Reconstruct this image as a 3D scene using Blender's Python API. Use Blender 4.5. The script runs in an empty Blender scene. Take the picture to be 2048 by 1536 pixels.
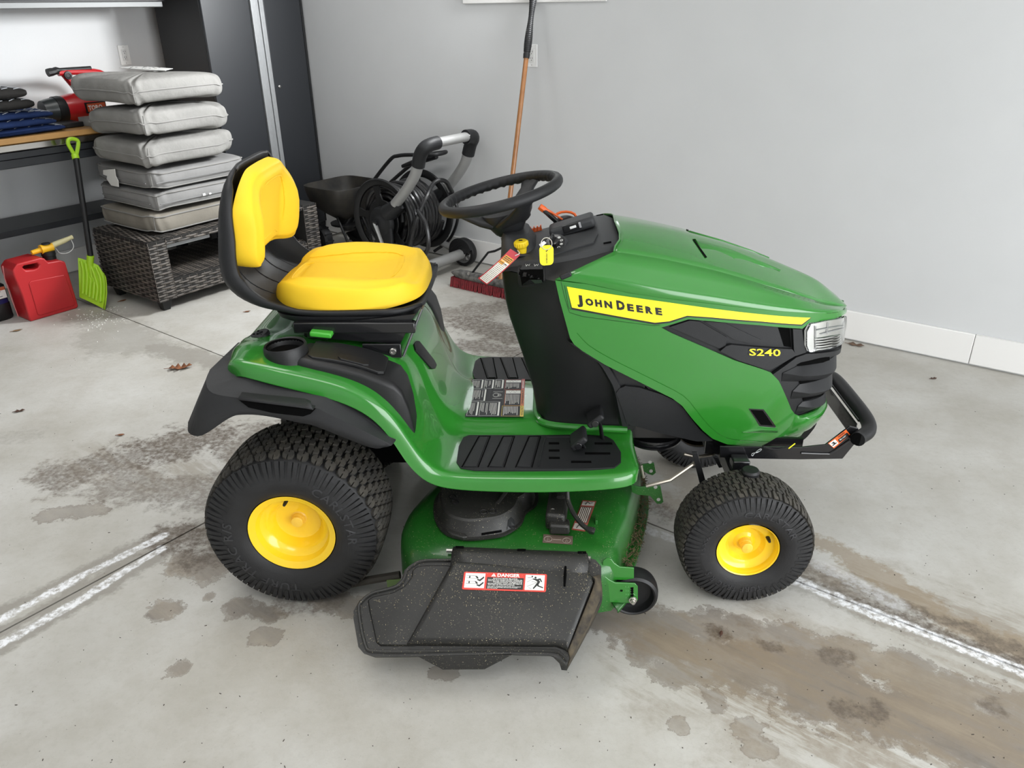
import bpy, bmesh, math, random
import numpy as np
from mathutils import Vector as V, Matrix
from mathutils.bvhtree import BVHTree
random.seed(7)
SC = bpy.context.scene
COL = SC.collection
# ------------------------------------------------------------------ camera, world, light, exposure
F, CX, CY, CZ = 1572.24, 0.677, -2.1726, 1.5306
YAW, PITCH, ROLL = 0.0403, 0.4483, -0.0168
PHI = -0.6025                      # the room is turned against the tractor
def _rot():
    cy, sy = math.cos(YAW), math.sin(YAW)
    f = V((-sy, cy, 0)); r = V((cy, sy, 0)); u = V((0, 0, 1))
    f2 = f*math.cos(PITCH)-u*math.sin(PITCH); u2 = u*math.cos(PITCH)+f*math.sin(PITCH)
    return r*math.cos(ROLL)+u2*math.sin(ROLL), u2*math.cos(ROLL)-r*math.sin(ROLL), f2
CR, CU, CF = _rot()
CAM = V((CX, CY, CZ))
cam = bpy.data.objects.new('camera', bpy.data.cameras.new('camera')); COL.objects.link(cam)
cam.matrix_world = Matrix(((CR.x, CU.x, -CF.x, CX), (CR.y, CU.y, -CF.y, CY), (CR.z, CU.z, -CF.z, CZ), (0, 0, 0, 1)))
cam.data.sensor_fit = 'HORIZONTAL'; cam.data.sensor_width = 36; cam.data.lens = F*36/2048
cam.data.clip_start = .05
SC.camera = cam
RA = V((math.cos(PHI), math.sin(PHI), 0)); RB = V((-math.sin(PHI), math.cos(PHI), 0))
def RP(a, b, z=0): return RA*a+RB*b+V((0, 0, z))
ROOM = Matrix.Rotation(PHI, 4, 'Z')
w = bpy.data.worlds.new('overcast'); SC.world = w; w.use_nodes = True
bg = w.node_tree.nodes['Background']; bg.inputs[0].default_value = (.93, .97, 1, 1); bg.inputs[1].default_value = 5.0
def area(name, loc, target, sx, sy, power, col=(1, 1, 1)):
    l = bpy.data.lights.new(name, 'AREA'); l.shape = 'RECTANGLE'; l.size = sx; l.size_y = sy; l.energy = power; l.color = col
    o = bpy.data.objects.new(name, l); COL.objects.link(o); o.location = loc
    o.rotation_euler = (V(target)-V(loc)).to_track_quat('-Z', 'Y').to_euler(); return o
WA0, WA1, WZ0, WZ1 = -1.36, -.56, 1.62, 2.06        # the small high window above the broom
wl_ = area('window_daylight', RP((WA0+WA1)/2, 2.62, 1.84), RP(-2.6, .9, 1.1), .78, .42, 120, (.97, .99, 1)); wl_.data.spread = math.radians(125)
area('garage_door_daylight', RP(4.3, -.5, 1.15), RP(0, -.5, .9), 4.2, 2.1, 120, (.98, .99, 1))
area('ceiling_fill', RP(-.4, -.3, 2.66), RP(-.4, -.3, 0), 1.2, 1.2, 26, (1, .99, .97))  # three overhead fills added for the lighting; no such fixture is known
area('ceiling_fill', RP(-2.0, 1.0, 2.66), RP(-2.0, 1.0, 0), 1.2, .4, 10, (1, .99, .97))
area('ceiling_fill', RP(1.5, -1.6, 2.66), RP(1.5, -1.6, 0), 1.2, 1.2, 26, (1, .99, .97))
SC.view_settings.view_transform = 'Standard'; SC.view_settings.look = 'None'
SC.view_settings.exposure = -0.42; SC.view_settings.gamma = 1.0; SC.view_settings.use_curve_mapping = False

# ------------------------------------------------------------------ helpers
def ray(px, py): return CR*((px-1024)/F)+CU*(-(py-768)/F)+CF
def at(px, py, **k):
    d = ray(px, py)
    if 'z' in k: s = (k['z']-CAM.z)/d.z
    elif 'y' in k: s = (k['y']-CAM.y)/d.y
    elif 'x' in k: s = (k['x']-CAM.x)/d.x
    elif 'a' in k: s = (k['a']-RA.dot(CAM))/RA.dot(d)
    elif 'b' in k: s = (k['b']-RB.dot(CAM))/RB.dot(d)
    else: s = (k['d']-V(k['n']).dot(CAM))/V(k['n']).dot(d)
    return CAM+d*s
def abz(p): return (RA.dot(p), RB.dot(p), p.z)
def catmull(pts, n, closed=False):
    pts = [V(p) if not isinstance(p, V) else p for p in pts]
    m = len(pts); out = []
    segs = m if closed else m-1
    def g(i):
        if closed: return pts[i % m]
        if i < 0: return pts[0]*2-pts[1]
        if i >= m: return pts[-1]*2-pts[-2]
        return pts[i]
    for i in range(segs):
        p0, p1, p2, p3 = g(i-1), g(i), g(i+1), g(i+2)
        for k in range(n):
            t = k/n
            out.append(.5*((2*p1)+(p2-p0)*t+(2*p0-5*p1+4*p2-p3)*t*t+(3*p1-p0-3*p2+p3)*t**3))
    if not closed: out.append(pts[-1].copy())
    return out
def resample(pts, n):
    L = [0]
    for i in range(1, len(pts)): L.append(L[-1]+(pts[i]-pts[i-1]).length)
    out = []; j = 0
    for k in range(n):
        t = L[-1]*k/(n-1)
        while j < len(L)-2 and L[j+1] < t: j += 1
        d = L[j+1]-L[j]
        out.append(pts[j].lerp(pts[j+1], 0 if d < 1e-9 else min(1, max(0, (t-L[j])/d))))
    return out
def interp(x, tab):
    if x <= tab[0][0]: return tab[0][1]
    for (x0, y0), (x1, y1) in zip(tab, tab[1:]):
        if x <= x1: return y0+(y1-y0)*(x-x0)/(x1-x0)
    return tab[-1][1]
def sstep(e0, e1, x):
    t = min(1, max(0, (x-e0)/(e1-e0))); return t*t*(3-2*t)
class MB:
    def __init__(s, M=None): s.v = []; s.f = []; s.M = M
    def add(s, vs, fs):
        b = len(s.v)
        for p in vs:
            p = V(p); s.v.append(s.M @ p if s.M else p)
        s.f += [tuple(i+b for i in f) for f in fs]; return s
    def box(s, c, size, R=None):
        hx, hy, hz = [q/2 for q in size]; c = V(c)
        vs = [V((x*hx, y*hy, z*hz)) for x in (-1, 1) for y in (-1, 1) for z in (-1, 1)]
        if R is not None: vs = [R @ p for p in vs]
        return s.add([c+p for p in vs], [(0, 1, 3, 2), (4, 6, 7, 5), (0, 4, 5, 1), (2, 3, 7, 6), (0, 2, 6, 4), (1, 5, 7, 3)])
    def lo_hi(s, lo, hi):
        lo, hi = V(lo), V(hi); return s.box((lo+hi)/2, hi-lo)
    def loft(s, rings, closed=True, cap=True, wrap=False):
        n = len(rings[0]); vs = [p for r in rings for p in r]; fs = []
        m = len(rings); e = n if closed else n-1
        for i in range(m if wrap else m-1):
            for j in range(e):
                a, b = i*n+j, i*n+(j+1) % n
                c, d = ((i+1) % m)*n+(j+1) % n, ((i+1) % m)*n+j
                fs.append((a, b, c, d))
        if cap and closed and not wrap:
            fs.append(tuple(range(n-1, -1, -1))); fs.append(tuple((m-1)*n+j for j in range(n)))
        return s.add(vs, fs)
    def tube(s, pts, r, n=10, closed=False, cap=True, flat=1.0):
        pts = [V(p) for p in pts]; m = len(pts); rings = []
        rr = r if isinstance(r, (list, tuple)) else [r]*m
        up = None
        for i, p in enumerate(pts):
            if closed: t = pts[(i+1) % m]-pts[i-1]
            else: t = pts[min(i+1, m-1)]-pts[max(i-1, 0)]
            t.normalize()
            if up is None:
                up = V((0, 0, 1)) if abs(t.z) < .9 else V((1, 0, 0))
            x = up-t*up.dot(t)
            if x.length < 1e-6: x = t.orthogonal()
            x.normalize(); y = t.cross(x); up = x
            rings.append([p+x*math.cos(2*math.pi*k/n)*rr[i]*flat+y*math.sin(2*math.pi*k/n)*rr[i] for k in range(n)])
        return s.loft(rings, True, cap, closed)
    def cyl(s, p0, p1, r0, r1=None, n=16, cap=True):
        return s.tube([p0, p1], [r0, r0 if r1 is None else r1], n, cap=cap)
    def lathe(s, prof, o, ax, n=32, x0=None, cap=False, arc=None):
        # prof: (along axis, radius)
        o = V(o); ax = V(ax).normalized(); x = (V(x0) if x0 else ax.orthogonal()).normalized(); y = ax.cross(x)
        rings = [[o+ax*h+(x*math.cos(2*math.pi*k/n)+y*math.sin(2*math.pi*k/n))*r for k in range(n)] for h, r in prof]
        return s.loft(rings, True, cap)
    def prism(s, poly, vec):
        poly = [V(p) for p in poly]; vec = V(vec); n = len(poly)
        fs = [tuple(range(n)), tuple(range(2*n-1, n-1, -1))]+[(i, i+n, (i+1) % n+n, (i+1) % n) for i in range(n)]
        return s.add(poly+[p+vec for p in poly], fs)
    def mirror(s):
        n = len(s.v); s.v += [V((p.x, -p.y, p.z)) for p in s.v]
        s.f += [tuple(i+n for i in reversed(f)) for f in s.f]; return s
    def flip(s):
        m = MB(); m.v = [V((p.x, -p.y, p.z)) for p in s.v]; m.f = [tuple(reversed(f)) for f in s.f]; return m
    def pair(s, name, mat, parent=None, **k):
        f = s.flip(); a = s.build(name, mat, parent, **k); f.build(name, mat, parent, **k); return a
    def build(s, name, mat, parent=None, smooth=True, angle=35, bevel=0, seg=2, sub=0, solid=0, fix=True, kind=None, label=None, soff=-1, weld=0):
        me = bpy.data.meshes.new(name); me.from_pydata([tuple(p) for p in s.v], [], s.f)
        if fix:
            bm = bmesh.new(); bm.from_mesh(me)
            if weld: bmesh.ops.remove_doubles(bm, verts=bm.verts, dist=weld)
            bmesh.ops.recalc_face_normals(bm, faces=bm.faces); bm.to_mesh(me); bm.free()
        global LAST
        LAST = obj(name, me, mat, parent, smooth, angle, bevel, seg, sub, solid, kind, label, soff)
        return LAST
def obj(name, me, mat, parent=None, smooth=True, angle=35, bevel=0, seg=2, sub=0, solid=0, kind=None, label=None, soff=-1):
    o = bpy.data.objects.new(name, me); COL.objects.link(o)
    if mat: me.materials.append(mat)
    if smooth:
        me.polygons.foreach_set('use_smooth', [True]*len(me.polygons)); me.set_sharp_from_angle(angle=math.radians(angle))
    if sub:
        m = o.modifiers.new('sub', 'SUBSURF'); m.levels = sub; m.render_levels = sub
    if solid:
        m = o.modifiers.new('solid', 'SOLIDIFY'); m.thickness = solid; m.offset = soff
    if bevel:
        m = o.modifiers.new('bevel', 'BEVEL'); m.width = bevel; m.segments = seg; m.limit_method = 'ANGLE'; m.angle_limit = math.radians(40); m.harden_normals = False
    if parent is not None: hang(o, parent)
    if kind: o['kind'] = kind
    if label: o['label'] = label
    return o
def hang(o, p):
    o.parent = p
    if p.type == 'EMPTY': o.matrix_parent_inverse = Matrix.Translation(-p.location)
def thing(name, label, cat, loc, group=None):
    o = bpy.data.objects.new(name, None); COL.objects.link(o); o.location = loc
    o.empty_display_size = .05
    o['label'] = label; o['category'] = cat
    if group: o['group'] = group
    return o
def tag(o, label, cat, group=None):
    o['label'] = label; o['category'] = cat
    if group: o['group'] = group
    return o
def bvh(o):
    dg = bpy.context.evaluated_depsgraph_get(); dg.update()
    return BVHTree.FromObject(o, dg)
def bvh_world(o):
    # children of empties: mesh data is in world space already
    dg = bpy.context.evaluated_depsgraph_get(); dg.update()
    me = o.evaluated_get(dg).to_mesh(); t = BVHTree.FromPolygons([v.co.copy() for v in me.vertices], [tuple(p.vertices) for p in me.polygons])
    return t
def hit(t, px, py, off=0, default=None):
    d = ray(px, py).normalized(); loc, n, i, ds = t.ray_cast(CAM, d)
    if loc is None: return default
    if n.dot(d) > 0: n = -n
    return loc+n*off
def fmap_bvh(t, **plane):
    def f(u, v, off):
        p = hit(t, u, v, off)
        return p if p is not None else at(u, v, **plane)-ray(u, v).normalized()*off
    return f
def sheet(outline, fmap, cell, off=0., thick=0., holes=None):
    """polygon in a 2D parameter space, cut into cells, mapped on a surface; thick adds a skirt going inwards"""
    bm = bmesh.new(); vs = [bm.verts.new((p[0], p[1], 0)) for p in outline]
    bm.faces.new(vs); bmesh.ops.triangulate(bm, faces=bm.faces[:])
    us = [p[0] for p in outline]; ws = [p[1] for p in outline]
    cu, cv = cell if isinstance(cell, (tuple, list)) else (cell, cell)
    for lo, hi, c, no in ((min(us), max(us), cu, (1, 0, 0)), (min(ws), max(ws), cv, (0, 1, 0))):
        k = max(1, int((hi-lo)/c+.5))
        for i in range(1, k):
            q = lo+(hi-lo)*i/k
            bmesh.ops.bisect_plane(bm, geom=bm.verts[:]+bm.edges[:]+bm.faces[:], dist=1e-7, plane_co=(q*no[0], q*no[1], 0), plane_no=no)
    bmesh.ops.remove_doubles(bm, verts=bm.verts[:], dist=1e-6)
    bm.verts.ensure_lookup_table()
    m = MB()
    uv = [(v.co.x, v.co.y) for v in bm.verts]
    fo = off if callable(off) else (lambda u, v: off)
    top = [fmap(u, v, fo(u, v)) for u, v in uv]
    faces = [tuple(v.index for v in f.verts) for f in bm.faces]
    bed = [(e.verts[0].index, e.verts[1].index) for e in bm.edges if len(e.link_faces) == 1]
    bm.free()
    m.v = top; m.f = faces
    if thick:
        mp = {}
        for a, b in bed:
            for i in (a, b):
                if i not in mp: mp[i] = len(m.v); m.v.append(fmap(uv[i][0], uv[i][1], fo(*uv[i])-thick))
            m.f.append((a, b, mp[b], mp[a]))
    return m
_txt = {}
def text2d(s, size=1., bold=0., align='LEFT', shear=0., space=1.):
    c = bpy.data.curves.new('t', 'FONT'); c.body = s; c.size = size; c.align_x = align; c.offset = bold; c.resolution_u = 2
    c.shear = shear; c.space_character = space
    o = bpy.data.objects.new('t', c); COL.objects.link(o)
    dg = bpy.context.evaluated_depsgraph_get(); dg.update()
    me = bpy.data.meshes.new_from_object(o.evaluated_get(dg))
    vs = [(v.co.x, v.co.y) for v in me.vertices]; fs = [tuple(p.vertices) for p in me.polygons]
    bpy.data.objects.remove(o); bpy.data.curves.remove(c); bpy.data.meshes.remove(me)
    return vs, fs
def text_on(mb, s, fmap2, size=1., **k):
    vs, fs = text2d(s, size, **k); mb.add([fmap2(u, v) for u, v in vs], fs); return mb
def text_fit(mb, s, p0, p1, h, fmap, off, bold=.02, up=None, space=1.):
    """text from pixel p0 (baseline start) to p1 (baseline end); h = cap height in px"""
    vs, fs = text2d(s, 1., bold, space=space)
    if not vs: return mb
    x0 = min(v[0] for v in vs); x1 = max(v[0] for v in vs)
    hh = max(v[1] for v in vs) if s.upper() == s or True else .7
    dx, dy = (p1[0]-p0[0])/(x1-x0), (p1[1]-p0[1])/(x1-x0)
    ux, uy = up if up else (0, -1)
    mb.add([fmap(p0[0]+(u-x0)*dx+ux*v*h/hh, p0[1]+(u-x0)*dy+uy*v*h/hh, off) for u, v in vs], fs); return mb

# ------------------------------------------------------------------ materials
def mat(name, col, rough=.5, metal=0., coat=0., noise=0., nscale=30., bump=0., bscale=200., spec=.5, col2=None, trans=0., dust=0., bdist=.002):
    m = bpy.data.materials.new(name); m.use_nodes = True; nt = m.node_tree; b = nt.nodes['Principled BSDF']
    b.inputs['Base Color'].default_value = (*col, 1); b.inputs['Roughness'].default_value = rough; b.inputs['Metallic'].default_value = metal
    b.inputs['Coat Weight'].default_value = coat; b.inputs['Coat Roughness'].default_value = .04
    b.inputs['Specular IOR Level'].default_value = spec; b.inputs['Transmission Weight'].default_value = trans
    tc = nt.nodes.new('ShaderNodeTexCoord')
    def nz(scale, det=4):
        n = nt.nodes.new('ShaderNodeTexNoise'); n.inputs['Scale'].default_value = scale; n.inputs['Detail'].default_value = det
        nt.links.new(tc.outputs['Object'], n.inputs['Vector']); return n
    out = None
    if noise or col2:
        n = nz(nscale); r = nt.nodes.new('ShaderNodeValToRGB')
        c2 = col2 if col2 else tuple(c*(1-noise) for c in col)
        r.color_ramp.elements[0].position = .35; r.color_ramp.elements[1].position = .68
        r.color_ramp.elements[0].color = (*c2, 1); r.color_ramp.elements[1].color = (*col, 1)
        nt.links.new(n.outputs['Fac'], r.inputs['Fac']); out = r.outputs['Color']
    if dust:
        # specks of dry clippings and dust
        n1 = nz(380, 2); n2 = nz(9, 3); mu = nt.nodes.new('ShaderNodeMath'); mu.operation = 'MULTIPLY_ADD'
        nt.links.new(n2.outputs['Fac'], mu.inputs[0]); mu.inputs[1].default_value = .22; nt.links.new(n1.outputs['Fac'], mu.inputs[2])
        r2 = nt.nodes.new('ShaderNodeValToRGB'); r2.color_ramp.elements[0].position = .87-dust*.06; r2.color_ramp.elements[1].position = .89-dust*.06
        nt.links.new(mu.outputs[0], r2.inputs['Fac'])
        mx = nt.nodes.new('ShaderNodeMix'); mx.data_type = 'RGBA'
        mx.inputs[6].default_value = (*col, 1); mx.inputs[7].default_value = (.42, .37, .24, 1)
        if out: nt.links.new(out, mx.inputs[6])
        nt.links.new(r2.outputs['Color'], mx.inputs[0]); out = mx.outputs[2]
    if out: nt.links.new(out, b.inputs['Base Color'])
    if bump:
        n = nz(bscale, 3); bp = nt.nodes.new('ShaderNodeBump'); bp.inputs['Strength'].default_value = bump; bp.inputs['Distance'].default_value = bdist
        nt.links.new(n.outputs['Fac'], bp.inputs['Height']); nt.links.new(bp.outputs['Normal'], b.inputs['Normal'])
    return m
GREEN = mat('green_paint', (.022, .185, .019), .22, coat=.7, noise=.06, nscale=4)
GREEND = mat('green_deck_paint_shaded', (.014, .122, .014), .33, coat=.25, noise=.25, nscale=7, dust=.9)  # deck green darkened to carry footrest shade; mottle and dust are its own
YEL = mat('yellow_paint', (.93, .60, .014), .25, coat=.5)
VINYL = mat('yellow_vinyl', (.90, .585, .028), .6, bump=.12, bscale=500, noise=.03, nscale=8, spec=.25)
DECALY = mat('decal_yellow', (.95, .83, .015), .3, coat=.3)
BLK = mat('black_plastic', (.008, .0082, .009), .45, spec=.4, bump=.15, bscale=900)
BLKM = mat('matte_black_plastic', (.013, .0135, .015), .52, spec=.35, bump=.2, bscale=700, noise=.2, nscale=12)
BLKG = mat('gloss_black_steel', (.008, .008, .009), .25, coat=.3)
BLKD = mat('dusty_black_plastic', (.017, .0165, .015), .48, bump=.2, bscale=400, noise=.35, nscale=10, dust=1.0)
DARK = mat('shade_black', (.002, .002, .002), .9, spec=.05)  # near-black stands in for shade in slots and recesses; also on underbody parts
FLARE = mat('fender_flare_plastic', (.021, .0215, .023), .6, bump=.2, bscale=700, spec=.35, noise=.12, nscale=9)
GREY = mat('dash_grey_plastic', (.032, .0335, .036), .55, spec=.35, bump=.2, bscale=800)
RUB = mat('tire_rubber', (.012, .012, .013), .62, noise=.3, nscale=18, bump=.15, bscale=300)
RUBT = mat('tread_rubber', (.03, .0285, .026), .8, col2=(.055, .049, .039), nscale=26, dust=.3)
STEEL = mat('zinc_steel', (.55, .53, .5), .3, metal=1.)
CHROME = mat('chrome_reflector', (.85, .86, .86), .12, metal=1.)
ALU = mat('brushed_aluminium', (.42, .43, .44), .42, metal=.6, noise=.08, nscale=40)
WHITE = mat('white_plastic', (.8, .8, .79), .4)
RED = mat('red_decal', (.65, .045, .03), .4)
ORANGE = mat('orange_plastic', (.8, .13, .015), .42)
PRINTW = mat('white_print', (.82, .82, .78), .5)
PRINTK = mat('black_print', (.012, .012, .012), .4)
PRINTG = mat('label_grey', (.03, .03, .034), .5, spec=.3)
RESIN = mat('paint_green_tab', (.05, .34, .03), .4)
GLASS = mat('clear_lens', (.97, .98, .98), .03, trans=1.)
GLASS.node_tree.nodes['Principled BSDF'].inputs['IOR'].default_value = 1.3
# ------------------------------------------------------------------ the room
WALLB, WALLA = 2.514, -3.497
# stains are kept as soft fields on the slab vertices (how far inside a stain, how strong); noise in the material makes their edges ragged
STAIN = {
 'wet': [(1180, 1232, 1420, 1262, .085, .85), (1435, 1252, 1560, 1290, .06, .8), (1300, 1290, 1500, 1325, .07, .75), (1480, 1310, 1700, 1400, .11, .95), (1700, 1400, 1820, 1440, .13, 1),
         (1820, 1440, 2070, 1530, .12, 1), (1340, 1345, 1480, 1340, .05, .75), (1560, 1268, 1690, 1310, .055, .85), (1690, 1310, 1760, 1330, .06, .7), (1800, 1340, 1930, 1390, .07, .8), (1930, 1390, 2070, 1440, .08, .85),
         (1480, 1330, 1560, 1350, .10, .8), (1620, 1390, 1760, 1430, .10, .95), (1880, 1440, 2070, 1480, .09, .9),
         (100, 1030, 185, 1022, .05, .4), (325, 1219, 348, 1215, .04, .9), (476, 1216, 538, 1226, .045, .85), (362, 1336, 366, 1337, .035, .8), (415, 1195, 417, 1195, .02, .8),
         (520, 1270, 540, 1275, .035, .55), (370, 1125, 430, 1140, .07, .85), (640, 1195, 700, 1215, .05, .7), (760, 1225, 700, 1210, .04, .7), (880, 1345, 900, 1346, .03, .35),
         (1360, 1452, 1362, 1452, .030, .6), (1495, 1458, 1500, 1458, .036, .55), (1515, 1500, 1530, 1500, .035, .45), (1425, 1395, 1430, 1410, .03, .3)],
 'tan': [(1640, 1085, 1790, 1170, .055, .95), (1790, 1170, 1900, 1250, .05, .95), (1900, 1250, 2070, 1310, .06, .95), (1480, 1320, 1800, 1420, .12, .7), (1290, 1285, 1420, 1310, .05, .6), (1800, 1430, 2070, 1500, .10, .5),
         (1340, 935, 1420, 990, .08, .5), (1430, 900, 1400, 880, .06, .5), (1300, 990, 1340, 1010, .05, .5), (1600, 1140, 1660, 1150, .06, .5)],
 'dirt': [(130, 950, 290, 905, .14, .8), (290, 905, 420, 875, .17, 1), (230, 965, 400, 985, .14, .65), (350, 1075, 460, 1075, .11, 1), (420, 1000, 460, 960, .10, .7), (470, 900, 530, 860, .11, .8), (400, 1110, 480, 1095, .09, .95),
          (930, 640, 1040, 680, .16, .95), (890, 630, 1000, 615, .14, .7), (940, 690, 1050, 705, .10, .85), (1020, 660, 1060, 690, .12, .9), (1600, 1155, 2070, 1338, .042, 1), (1610, 1135, 2070, 1312, .035, .85),
          (1260, 980, 1340, 1030, .06, .75), (1590, 1130, 1740, 1200, .07, .7), (1425, 1262, 1450, 1270, .035, .9), (1535, 1290, 1550, 1292, .025, .8), (1660, 1310, 1690, 1313, .03, .8), (1690, 1420, 1750, 1425, .04, .9), (1960, 1405, 1985, 1412, .035, .8),
          (0, 880, 60, 870, .08, .2), (560, 1205, 660, 1212, .05, .6)],
 'damp': [(170, 625, 290, 690, .16, .6), (290, 690, 480, 735, .10, .9), (235, 690, 200, 670, .17, .5), (0, 1265, 410, 1045, .03, .9), (410, 1045, 300, 1105, .05, .8), (0, 1228, 330, 1066, .045, .9), (0, 1296, 330, 1104, .045, .9), (1590, 1168, 2070, 1362, .04, .7), (800, 600, 900, 610, .2, .35)],
 'salt': [(0, 1240, 150, 1158, .022, 1), (150, 1158, 330, 1070, .018, .9), (0, 1290, 150, 1206, .020, 1), (150, 1206, 325, 1096, .018, .95), (1590, 1160, 1700, 1208, .028, 1), (1700, 1208, 2070, 1352, .024, 1), (1262, 1046, 1360, 1084, .02, .6), (1640, 1130, 1800, 1210, .03, .45)],
 'run': [(1360, 1310, 1600, 1380, .24, 1), (1600, 1380, 2070, 1500, .36, 1), (1750, 1180, 2070, 1290, .18, .8), (200, 930, 420, 930, .25, .6)],
}
KEYS = ('wet', 'tan', 'dirt', 'damp', 'salt', 'run')
def stain_fields(P):
    out = []
    for k in KEYS:
        F_ = np.full(len(P), -1.0); S_ = np.zeros(len(P))
        for x0, y0, x1, y1, r, s in STAIN[k]:
            a = np.array(at(x0, y0, z=0))[:2]; b = np.array(at(x1, y1, z=0))[:2]+np.array((.0005, 0)); ba = b-a
            t = np.clip(((P-a) @ ba)/(ba @ ba), 0, 1); f = 1-np.linalg.norm(P-a-t[:, None]*ba, axis=1)/r
            f = np.maximum(f, -1); S_ = np.where(f > F_, s, S_); F_ = np.maximum(F_, f)
        out += [F_, S_]
    return out
def floor_material():
    m = bpy.data.materials.new('stained_concrete'); m.use_nodes = True; nt = m.node_tree; L = nt.links
    b = nt.nodes['Principled BSDF']
    def node(t, **k):
        n = nt.nodes.new(t)
        for a, v in k.items(): setattr(n, a, v)
        return n
    geo = node('ShaderNodeNewGeometry')
    def noise(scale, det=6, rough=.6, vec=None):
        n = node('ShaderNodeTexNoise'); n.inputs['Scale'].default_value = scale; n.inputs['Detail'].default_value = det; n.inputs['Roughness'].default_value = rough
        L.new(vec or geo.outputs['Position'], n.inputs['Vector']); return n.outputs['Fac']
    def M(op, a, b_=None, c=None, clamp=False):
        n = node('ShaderNodeMath', operation=op, use_clamp=clamp)
        for i, q in enumerate((a, b_, c)):
            if q is None: continue
            if isinstance(q, (int, float)): n.inputs[i].default_value = q
            else: L.new(q, n.inputs[i])
        return n.outputs[0]
    def mix(f, a, b_):
        n = node('ShaderNodeMix', data_type='RGBA')
        for i, q in ((0, f), (6, a), (7, b_)):
            if isinstance(q, tuple): n.inputs[i].default_value = (*q, 1)
            elif isinstance(q, (int, float)): n.inputs[i].default_value = q
            else: L.new(q, n.inputs[i])
        return n.outputs[2]
    def ramp(f, *st):
        n = node('ShaderNodeValToRGB'); e = n.color_ramp.elements
        while len(e) < len(st): e.new(.5)
        for q, (p, c) in zip(e, st): q.position = p; q.color = (c, c, c, 1)
        L.new(f, n.inputs[0]); return n.outputs['Color']
    fields = {}
    for i in range(3):
        at_ = node('ShaderNodeAttribute', attribute_name='stain%d' % i); se = node('ShaderNodeSeparateColor'); L.new(at_.outputs['Color'], se.inputs[0])
        fields[KEYS[i*2]] = (se.outputs[0], se.outputs[1]); fields[KEYS[i*2+1]] = (se.outputs[2], at_.outputs['Alpha'])
    # one vector noise gives three independent ragged-edge signals
    n1 = noise(6, 6, .68); n2 = noise(46, 5, .72); n3 = noise(150, 3, .6); nb = noise(1.9, 8, .66)
    nm = noise(17, 5, .7)
    rag = M('ADD', M('ADD', M('MULTIPLY', M('SUBTRACT', n1, .5), 3.0), M('MULTIPLY', M('SUBTRACT', nm, .5), 2.6)), M('MULTIPLY', M('SUBTRACT', n2, .5), 1.2))
    def mask(k, amp=1., gain=3.2, off=0.):
        f, s = fields[k]
        q = M('MULTIPLY', M('ADD', M('MULTIPLY_ADD', rag, amp, f), off), gain, None, True)
        return M('MULTIPLY', q, s)
    base = mix(ramp(nb, (.32, 0.), (.68, 1.)), (.40, .382, .34), (.545, .537, .51))
    base = mix(M('MULTIPLY', ramp(n1, (.5, 0.), (.72, 1.)), .32), base, (.34, .31, .26))
    base = mix(M('MULTIPLY', ramp(n2, (.5, 0.), (.72, 1.)), .22), base, (.30, .28, .24))
    col = mix(M('MULTIPLY', mask('damp', .6, 2.2), .62), base, (.19, .172, .145))
    # run-off streaks, stretched along the way the water ran
    mp = node('ShaderNodeMapping'); jd = at(2048, 1340, z=0)-at(1500, 1120, z=0)
    mp.inputs['Rotation'].default_value = (0, 0, -math.atan2(jd.y, jd.x)); L.new(geo.outputs['Position'], mp.inputs[0])
    mp2 = node('ShaderNodeMapping'); mp2.inputs['Scale'].default_value = (1.0, 5.5, 1); L.new(mp.outputs[0], mp2.inputs[0])
    run = noise(2.0, 8, .7, mp2.outputs[0])
    rm = M('MULTIPLY', ramp(run, (.46, 0.), (.54, 1.)), mask('run', .3, 1.6))
    col = mix(M('MULTIPLY', rm, .7), col, (.225, .18, .125))
    col = mix(M('MULTIPLY', mask('tan', .8, 2.5), .68), col, (.27, .205, .13))
    wet = mask('wet', .75, 3.5)
    wc = mix(ramp(run, (.36, 0.), (.64, 1.)), (.115, .092, .075), (.275, .225, .165))
    col = mix(M('MULTIPLY', wet, .8), col, wc)
    rim = ramp(wet, (.0, 0.), (.2, 1.), (.5, 0.))
    col = mix(M('MULTIPLY', rim, .5), col, (.13, .10, .075))
    col = mix(M('MULTIPLY', M('MULTIPLY', mask('dirt', .8, 1.8), ramp(n2, (.36, .35), (.58, 1.))), .92), col, mix(n3, (.05, .038, .03), (.16, .125, .095)))
    salt = M('MULTIPLY', mask('salt', .55, 2.4), ramp(n2, (.40, .15), (.56, 1.)))
    col = mix(salt, col, (.83, .84, .86))
    col = mix(M('MULTIPLY', ramp(n3, (.66, 0.), (.74, 1.)), .35), col, (.17, .15, .125))
    L.new(col, b.inputs['Base Color'])
    rr = node('ShaderNodeMapRange'); L.new(wet, rr.inputs[0]); rr.inputs[3].default_value = .62; rr.inputs[4].default_value = .45
    L.new(rr.outputs[0], b.inputs['Roughness'])
    bp = node('ShaderNodeBump'); bp.inputs['Strength'].default_value = .3; bp.inputs['Distance'].default_value = .003
    L.new(M('MULTIPLY_ADD', nb, 1.5, n2), bp.inputs['Height']); L.new(bp.outputs['Normal'], b.inputs['Normal'])
    return m
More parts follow.
